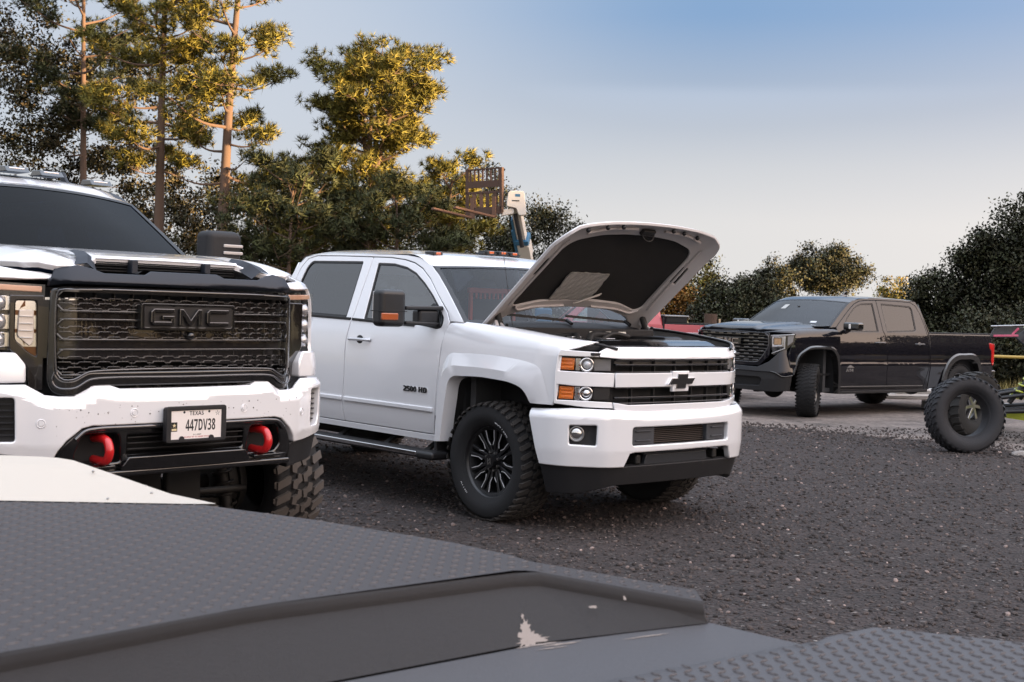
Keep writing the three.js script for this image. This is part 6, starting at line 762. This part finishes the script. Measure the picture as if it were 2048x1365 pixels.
// ---------------------------------------------------------------- trees
const bark = (c) => std(c, .95, 0, { bumpMap: gr(3, 3), bumpScale: .02 });
const barkPine = bark([.115, .075, .055]), barkOak = bark([.062, .052, .045]);
const leafMat = (c, tr = .35) => phy(c, .75, 0, { vertexColors: true, transmission: 0, thickness: 0 });
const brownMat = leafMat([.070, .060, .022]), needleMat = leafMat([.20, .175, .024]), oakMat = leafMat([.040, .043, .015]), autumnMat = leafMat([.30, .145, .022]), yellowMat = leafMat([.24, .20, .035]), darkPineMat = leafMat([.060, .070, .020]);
class Leaves { // small leaf faces; each takes the normal of the cushion it grows on, as foliage seen from afar does
  constructor() { this.p = []; this.c = []; this.n = []; }
  tri(a, b, c, k, n) { this.p.push(...a, ...b, ...c); for (let i = 0; i < 3; i++) { this.c.push(...k); this.n.push(...n); } }
  build() { const g = new THREE.BufferGeometry(); g.setAttribute('position', new THREE.Float32BufferAttribute(this.p, 3)); g.setAttribute('color', new THREE.Float32BufferAttribute(this.c, 3)); g.setAttribute('normal', new THREE.Float32BufferAttribute(this.n, 3)); return g; }
  // pine tuft: a brush of needles round a twig end
  tuft(x, y, z, dir, len, n, r, w = .02, ctr = [x, y - .3, z]) { const k0 = .75 + .5 * r(); for (let i = 0; i < n; i++) { let dx = r() * 2 - 1, dy = r() * 2 - 1, dz = r() * 2 - 1; const l = Math.hypot(dx, dy, dz) || 1; dx = dx / l + dir[0] * .75; dy = dy / l + dir[1] * .75 + .12; dz = dz / l + dir[2] * .75; const m = Math.hypot(dx, dy, dz) || 1, L = len * (.7 + .5 * r()); const ex = x + dx / m * L, ey = y + dy / m * L, ez = z + dz / m * L; let wx = r() - .5, wy = r() - .5, wz = r() - .5; const q = w / (Math.hypot(wx, wy, wz) || 1); const k = k0 * (.8 + .4 * r()); let nx = ex - ctr[0] + .3 * (r() - .5), ny = ey - ctr[1] + .3 * (r() - .5), nz = ez - ctr[2] + .3 * (r() - .5); const nl = Math.hypot(nx, ny, nz) || 1; this.tri([x + wx * q, y + wy * q, z + wz * q], [x - wx * q, y - wy * q, z - wz * q], [ex, ey, ez], [k, k * (.93 + .14 * r()), k], [nx / nl, ny / nl, nz / nl]); } }
  leaf(x, y, z, s, r, k, ctr) { const a = [r() - .5, r() - .5, r() - .5], b = [r() - .5, r() - .5, r() - .5]; const la = s / (Math.hypot(...a) || 1), lb = s * .36 / (Math.hypot(...b) || 1); const A = a.map(v => v * la), B = b.map(v => v * lb), c = [x, y, z]; const kk = [k * (.85 + .35 * r()), k * (.92 + .16 * r()), k]; const p0 = c.map((v, i) => v - A[i] * .5), p1 = c.map((v, i) => v + A[i] * .5), m1 = c.map((v, i) => v + B[i]), m2 = c.map((v, i) => v - B[i]); let n = [x - ctr[0] + .35 * (r() - .5), y - ctr[1] + .15 + .35 * (r() - .5), z - ctr[2] + .35 * (r() - .5)]; const l = Math.hypot(...n) || 1; n = n.map(v => v / l); this.tri(p0, m1, p1, kk, n); this.tri(p0, p1, m2, kk, n); }
}
function limb(list, pts, r0, r1, n = 6) { // tapered branch through pts
  const c = new THREE.CatmullRomCurve3(pts.map(p => V(...p)), false, 'centripetal'), S = pts.length * 3, fr = c.computeFrenetFrames(S, false), P = c.getPoints(S), pos = [], idx = []; for (let i = 0; i <= S; i++) { const r = lerp(r0, r1, i / S); for (let k = 0; k <= n; k++) { const a = k / n * 6.2832, q = P[i].clone().addScaledVector(fr.normals[i], Math.cos(a) * r).addScaledVector(fr.binormals[i], Math.sin(a) * r); pos.push(q.x, q.y, q.z); } } for (let i = 0; i < S; i++) for (let k = 0; k < n; k++) { const a = i * (n + 1) + k, b = a + 1, d = a + n + 1, e = d + 1; idx.push(a, b, e, a, e, d); } const g = new THREE.BufferGeometry(); g.setAttribute('position', new THREE.Float32BufferAttribute(pos, 3)); g.setIndex(idx); g.computeVertexNormals(); list.push(g); return P;
}
const crownMesh = (L, mat, parent) => { const m = new THREE.Mesh(L.build(), mat); m.name = 'crown'; m.castShadow = m.receiveShadow = true; parent.add(m); return m; };
// pine: straight trunk(s), whorls of limbs, needle tufts in cushions at the limb ends
function pine(o, label, group) {
  const r = rng(o.seed), t = thing('pine_tree', label, 'pine tree', [o.x, 0, o.z], 0, group), wood = [], L = new Leaves(), H = o.h, rad = o.r, base = o.base ?? .45;
  const leaders = o.fork ? o.fork.map(f => ({ pts: [[o.lean * .5, o.forkAt, 0], [o.lean * .5 + f[0] * .6, lerp(o.forkAt, f[2], .4), f[1] * .6], [o.lean + f[0], f[2], f[1]]], r0: rad * .55 })) : [];
  const main = [[0, -.1, 0], [o.lean * .15 + .04, H * .25, .03], [o.lean * .45, (o.fork ? o.forkAt : H * .6), 0]]; if (!o.fork) main.push([o.lean, H, 0]);
  limb(wood, main, rad, o.fork ? rad * .7 : rad * .22, 10);
  const stems = [{ c: new THREE.CatmullRomCurve3(main.map(p => V(...p))), y0: base * H, y1: o.fork ? o.forkAt : H, rr: rad * .5 }];
  for (const l of leaders) { limb(wood, l.pts, l.r0, .03, 8); stems.push({ c: new THREE.CatmullRomCurve3(l.pts.map(p => V(...p))), y0: o.forkAt + .3, y1: l.pts[2][1], rr: l.r0 * .6, lead: true }); }
  for (const s of stems) {
    const P = s.c.getPoints(60); const n = Math.round((s.y1 - s.y0) * (o.dens ?? 4.6) * (s.lead ? .8 : 1));
    for (let i = 0; i < n; i++) {
      const y = s.y0 + (s.y1 - s.y0) * (i + r()) / n; let k = 0; while (k < 59 && P[k].y < y) k++; const b = P[k];
      const f = clamp((y - base * H) / (H * (1 - base)), 0, 1), len = (o.len ?? 2.4) * (o.prof ? o.prof(f) : (.35 + .65 * Math.sin(Math.PI * Math.min(1, .18 + .8 * (1 - f)))) * (1 - .55 * f)) * (.55 + .65 * r());
      const a = i * 2.4 + r() * 1.2, up = lerp(-.05, .75, f) + .35 * (r() - .5), q = []; const dx = Math.cos(a), dz = Math.sin(a);
      q.push([b.x, b.y, b.z], [b.x + dx * len * .45, b.y + len * (.45 * up - .05), b.z + dz * len * .45], [b.x + dx * len, b.y + len * (up * .85) + .12 * len, b.z + dz * len]);
      const Q = limb(wood, q, Math.min(s.rr * .5, .018 + len * .017), .008, 5);
      const m = Math.round(4 + len * 5.2), th = (o.thin ?? .25) * .3; if (r() < th) { continue; }
      for (let j = 0; j < m; j++) {
        const u = Math.pow(r(), .7), pq = Q[Math.min(Q.length - 1, Math.floor(lerp(.42, 1, u) * Q.length))], sd = (r() - .5) * len * .85 * (.5 + .5 * u), fw = (r() - .25) * .5; const cx = pq.x - dz * sd + dx * fw, cz = pq.z + dx * sd + dz * fw, cy = pq.y + .12 + .28 * r() - .12 * Math.abs(sd);
        if (r() < .5) limb(wood, [[pq.x, pq.y, pq.z], [(pq.x + cx) / 2, (pq.y + cy) / 2 - .03, (pq.z + cz) / 2], [cx, cy, cz]], .012, .005, 4);
        const c = Math.round((o.tuft ?? 8) * (.7 + .6 * r())); for (let e = 0; e < c; e++) L.tuft(cx + (r() - .5) * .5, cy + (r() - .5) * .28, cz + (r() - .5) * .5, [dx * .6, .5, dz * .6], .20, 22, r, .014, [cx, cy - .25, cz]);
      }
    }
  }
  for (let i = 0; i < (o.stubs ?? 8); i++) { const y = H * lerp(.12, base, r()), a = r() * 6.3, l = .3 + .9 * r(), x0 = o.lean * .3 * y / H; limb(wood, [[x0, y, 0], [x0 + Math.cos(a) * l * .5, y - .05, Math.sin(a) * l * .5], [x0 + Math.cos(a) * l, y - .02 * l, Math.sin(a) * l]], .022, .006, 4); }
  part(t, 'trunk', wood, barkPine); crownMesh(L, o.mat ?? needleMat, t); return t;
}
// broadleaf: forking limbs that carry lumpy clusters of small leaves
function oak(o, label, cat = 'tree', group) {
  const r = rng(o.seed), t = thing(o.name ?? 'oak_tree', label, cat, [o.x, 0, o.z], 0, group), wood = [], L = new Leaves();
  const stems = o.stems ?? 1, H = o.h, W = o.w, y0 = o.y0 ?? H * .3, tips = [];
  for (let s = 0; s < stems; s++) { const a = s / stems * 6.28 + r(), sp = stems > 1 ? .25 + .5 * r() : 0, fy = y0 * (.7 + .5 * r()), bx = Math.cos(a) * sp, bz = Math.sin(a) * sp; limb(wood, [[bx * .2, -.1, bz * .2], [bx * .6, fy * .5, bz * .6], [bx * 1.2, fy, bz * 1.2]], o.r, o.r * .72, 8); tips.push([bx * 1.2, fy, bz * 1.2]); }
  const K = Math.round(o.k * 1.45), cl = []; let guard = 0;
  while (cl.length < K && guard++ < K * 60) { const x = r() * 2 - 1, y = r() * 2 - 1, z = r() * 2 - 1, d = Math.hypot(x, y, z); if (d > 1) continue; if (d < (o.hollow ?? .35)) continue; const f = fbm(x * 1.7 + o.seed, y * 1.7, z * 1.7, 3); if (f < (o.gap ?? -.05) - .12) continue; const lump = 1 + .28 * fbm(Math.atan2(z, x) * 1.3 + o.seed * 1.7, y * 2.2, 0, 3); let py = y; if (o.flat) py = y < 0 ? y * .75 : y; cl.push([x * W * lump, y0 + (H - y0) * (.5 + .5 * py) * (y > 0 ? lerp(1, lump, .5) : 1), z * W * (o.dz ?? 1) * lump]); }
  const nodes = tips.map(b => [b[0], b[1], b[2], o.r * .7]); cl.sort((a, b) => Math.hypot(a[0], a[1] - y0, a[2]) - Math.hypot(b[0], b[1] - y0, b[2]));
  cl.forEach((c, i) => {
    if (i % (o.br ?? 2) === 0) { let best = null, bd = 1e9; for (const n of nodes) { const d = Math.hypot(c[0] - n[0], c[1] - n[1], c[2] - n[2]) + (n[1] > c[1] ? (n[1] - c[1]) * 2 : 0); if (d < bd) { bd = d; best = n; } } const w = Math.max(.007, Math.min(best[3] * .8, .012 + bd * .022)), m = [lerp(best[0], c[0], .5) + (r() - .5) * .35 * bd, lerp(best[1], c[1], .55) + .14 * bd * r(), lerp(best[2], c[2], .5) + (r() - .5) * .35 * bd]; limb(wood, [[best[0], best[1], best[2]], m, c], w, w * .5, 5); nodes.push([...m, w * .8], [...c, w * .55]); }
    const R = (o.cr ?? .55) * (.6 + .7 * r()), n = Math.round((o.n ?? 130) * 1.3 * (.6 + .8 * r())), k0 = .7 + .55 * r(); for (let j = 0; j < n; j++) { let g = [0, 0, 0].map(() => (r() + r() + r() - 1.5) * .92); L.leaf(c[0] + g[0] * R, c[1] + g[1] * R * .72, c[2] + g[2] * R, (o.leaf ?? .1) * .82 * (.7 + .6 * r()), r, k0, c); } });
  part(t, 'trunk', wood, barkOak); crownMesh(L, o.mat ?? oakMat, t); return t;
}
const P1 = 'tall pines on the left';
pine({ seed: 21, x: -10.15, z: -36, h: 12.6, r: .19, lean: .1, base: .38, len: 2.7, thin: .22, tuft: 8 }, 'tall pine with a straight bare trunk, behind the white lifted pickup windscreen');
pine({ seed: 34, x: -8.2, z: -35, h: 12.2, r: .21, lean: .55, base: .34, len: 3.0, thin: .18, dens: 3.6, tuft: 8 }, 'tallest golden pine with a leaning trunk, right of the straight trunk pine');
pine({ seed: 47, x: -4.2, z: -36, h: 8.4, r: .20, lean: .25, base: .24, len: 1.25, thin: .15, dens: 6.5, tuft: 8, forkAt: 5.2, fork: [[-.5, .1, 7.7], [.1, -.3, 8.4], [.55, .3, 7.9], [-.15, .5, 7.3]], prof: f => .55 + .6 * Math.sin(Math.PI * clamp(1.05 - f, 0, 1)) }, 'round topped pine forking into several stems, above the white pickup with the open bonnet');
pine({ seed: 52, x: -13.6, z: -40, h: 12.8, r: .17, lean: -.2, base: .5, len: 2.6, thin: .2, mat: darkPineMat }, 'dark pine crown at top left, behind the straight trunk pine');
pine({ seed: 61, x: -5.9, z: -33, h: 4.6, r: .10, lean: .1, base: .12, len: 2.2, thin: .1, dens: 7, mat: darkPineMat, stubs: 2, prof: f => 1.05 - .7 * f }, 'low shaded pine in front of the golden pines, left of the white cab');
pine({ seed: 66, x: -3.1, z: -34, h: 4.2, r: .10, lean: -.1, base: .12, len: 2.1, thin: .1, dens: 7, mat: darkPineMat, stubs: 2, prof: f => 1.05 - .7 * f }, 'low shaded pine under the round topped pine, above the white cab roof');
pine({ seed: 68, x: -6.2, z: -37, h: 5.3, r: .12, lean: .3, base: .2, len: 2.0, thin: .15, dens: 6, stubs: 3, prof: f => 1.0 - .6 * f }, 'broad golden pine filling the gap between the leaning pine and the round topped pine');
pine({ seed: 71, x: -2.1, z: -37, h: 5.2, r: .12, lean: .2, base: .2, len: 1.5, thin: .12, dens: 6.5, stubs: 3, prof: f => 1.0 - .65 * f }, 'golden pine boughs left of the raised pallet forks');
oak({ seed: 5, x: -15.9, z: -41, h: 11.0, w: 2.4, y0: 3.2, r: .16, stems: 3, k: 120, n: 120, cr: .5, hollow: .3, leaf: .14, mat: brownMat }, 'dark leafy tree at the far left edge above the windscreen');
oak({ seed: 6, x: -13.2, z: -43, h: 10.6, w: 2.3, y0: 3.0, r: .14, stems: 3, k: 80, n: 100, cr: .45, leaf: .14, gap: 0, mat: brownMat }, 'thin tree with several dark stems, second from the left edge');
oak({ seed: 7, x: -16.4, z: -38, h: 3.9, w: 1.8, y0: .6, r: .1, stems: 3, k: 90, n: 130, cr: .5, mat: autumnMat, leaf: .12 }, 'low orange brown tree at the left edge behind the dark roof');
oak({ seed: 8, x: -9.3, z: -43, h: 6.0, w: 2.9, y0: 1.0, r: .2, stems: 2, k: 90, n: 110, cr: .5, gap: .04, leaf: .14, mat: brownMat }, 'spreading dark live oak behind the two tall pine trunks');
oak({ seed: 9, x: -12.4, z: -45, h: 5.6, w: 2.8, y0: .8, r: .18, stems: 2, k: 85, n: 105, cr: .5, gap: .04, leaf: .14, mat: brownMat }, 'open live oak behind the roof antenna of the white lifted pickup');
oak({ seed: 10, x: -5.4, z: -44, h: 5.4, w: 3.2, y0: .6, r: .2, stems: 2, k: 140, n: 120, cr: .55, leaf: .13 }, 'dark live oak behind the low shaded pines');
oak({ seed: 12, x: -1.6, z: -46, h: 7.0, w: 1.9, y0: 1.2, r: .16, stems: 2, k: 120, n: 120, cr: .45, leaf: .11, gap: -.02 }, 'fine leaved tree behind the raised pallet forks');
oak({ seed: 13, x: .9, z: -43, h: 5.2, w: 1.7, y0: .9, r: .15, stems: 2, k: 140, n: 120, cr: .45, leaf: .11 }, 'round leafy tree right of the telehandler boom');
oak({ seed: 14, x: 4.9, z: -40, h: 2.6, w: .7, y0: .5, r: .07, stems: 2, k: 40, n: 110, cr: .36, mat: autumnMat, leaf: .11, name: 'autumn_tree' }, 'small orange autumn tree beside the raised bonnet');
oak({ seed: 24, x: 6.5, z: -45, h: 3.5, w: .9, y0: 1.0, r: .07, stems: 2, k: 36, n: 100, cr: .38, mat: yellowMat, leaf: .11, name: 'yellow_tree' }, 'thin yellow green tree showing at the lower right edge of the raised bonnet');
oak({ seed: 15, x: 7.0, z: -39, h: 2.7, w: 1.6, y0: .0, r: .1, stems: 3, k: 170, n: 140, cr: .42, leaf: .10, hollow: .1 }, 'dense dark evergreen thicket behind the red pickup bed');
oak({ seed: 16, x: 9.8, z: -48, h: 3.7, w: 1.1, y0: .7, r: .12, stems: 2, k: 80, n: 130, cr: .42, leaf: .11 }, 'dark live oak between the evergreen thicket and the round oak');
oak({ seed: 17, x: 12.4, z: -50, h: 4.35, w: 1.55, y0: 2.2, r: .2, stems: 1, k: 95, n: 130, cr: .44, leaf: .11, flat: true }, 'round live oak with a visible trunk above the black pickup windscreen');
oak({ seed: 18, x: 18.0, z: -60, h: 3.6, w: .95, y0: .6, r: .09, stems: 2, k: 44, n: 110, cr: .42, mat: yellowMat, leaf: .12, name: 'yellow_tree' }, 'small sunlit yellow tree above the black pickup cab');
oak({ seed: 25, x: 15.4, z: -52, h: 1.7, w: 2.4, y0: 0, r: .08, stems: 3, k: 70, n: 130, cr: .45, leaf: .11, name: 'shrub' }, 'low dark shrub at the foot of the round live oak, behind the black cab', 'shrub');
oak({ seed: 19, x: 12.0, z: -36, h: 3.0, w: 1.0, y0: .1, r: .12, stems: 3, k: 90, n: 140, cr: .42, leaf: .10, hollow: .15 }, 'lower dark oak sloping down to the black pickup bed');
oak({ seed: 20, x: 13.3, z: -35.5, h: 4.2, w: 1.25, y0: .2, r: .16, stems: 2, k: 150, n: 140, cr: .46, leaf: .11, hollow: .2 }, 'middle dark oak of the group rising to the right edge');
oak({ seed: 26, x: 14.9, z: -35, h: 5.6, w: 1.6, y0: .4, r: .2, stems: 2, k: 180, n: 140, cr: .5, leaf: .11, hollow: .2 }, 'tallest dark oak at the right edge of the picture');
oak({ seed: 23, x: 12.6, z: -31.5, h: 1.9, w: 2.1, y0: 0, r: .1, stems: 3, k: 130, n: 140, cr: .42, leaf: .10, hollow: .1, name: 'shrub' }, 'dark green shrub beyond the tailgate of the black pickup', 'shrub');
// the line of oaks that runs on past the right edge and keeps the low sun off the yard
{
  const G = 'oaks beyond the right edge', lab = 'dense oak in the row beyond the right edge of the yard';
  const src = oak({ seed: 88, x: 31, z: -33, h: 9.2, w: 3.6, y0: .2, r: .3, stems: 2, k: 330, n: 90, cr: .85, leaf: .26, hollow: 0, gap: -.3 }, lab, 'tree', G);
  const r = rng(99);
  for (let i = 0; i < 26; i++) { const c = src.clone(); c.name = numbered('oak_tree'); c.position.set(36 + 4.5 * (i % 2) + r() * 1.5, 0, -27 + (i >> 1) * 4.1 + (i % 2) * 2); c.rotation.y = r() * 6.28; c.scale.setScalar(.80 + .14 * r()); scene.add(c); }
}
// dry grass at the foot of the trees
{
  const r = rng(303), n = 26000, g = new THREE.BufferGeometry(); g.setAttribute('position', new THREE.Float32BufferAttribute([-.012, 0, 0, .012, 0, 0, .03, 1, .05], 3)); g.setAttribute('normal', new THREE.Float32BufferAttribute([0, .5, 1, 0, .5, 1, 0, .5, 1], 3)); g.setIndex([0, 1, 2]);
  const im = new THREE.InstancedMesh(g, std([1, 1, 1], .9), n), o = new THREE.Object3D(), c = new THREE.Color(); for (let i = 0; i < n; i++) { const x = -22 + 48 * r(), e = -27.2 + x * .12; o.position.set(x, 0, e - 9 * r()); o.rotation.set((r() - .5) * .7, r() * 6.3, (r() - .5) * .7); const s = .12 + .25 * r(); o.scale.set(1, s, 1); o.updateMatrix(); im.setMatrixAt(i, o.matrix); const k = .6 + .6 * r(); im.setColorAt(i, c.setRGB(.24 * k, .19 * k, .06 * k)); } im.name = 'grass'; im.castShadow = im.receiveShadow = true; scene.add(im); tag(im, 'dry yellow grass along the foot of the trees', 'grass', null, 'stuff');
}

renderer.render(scene, camera);
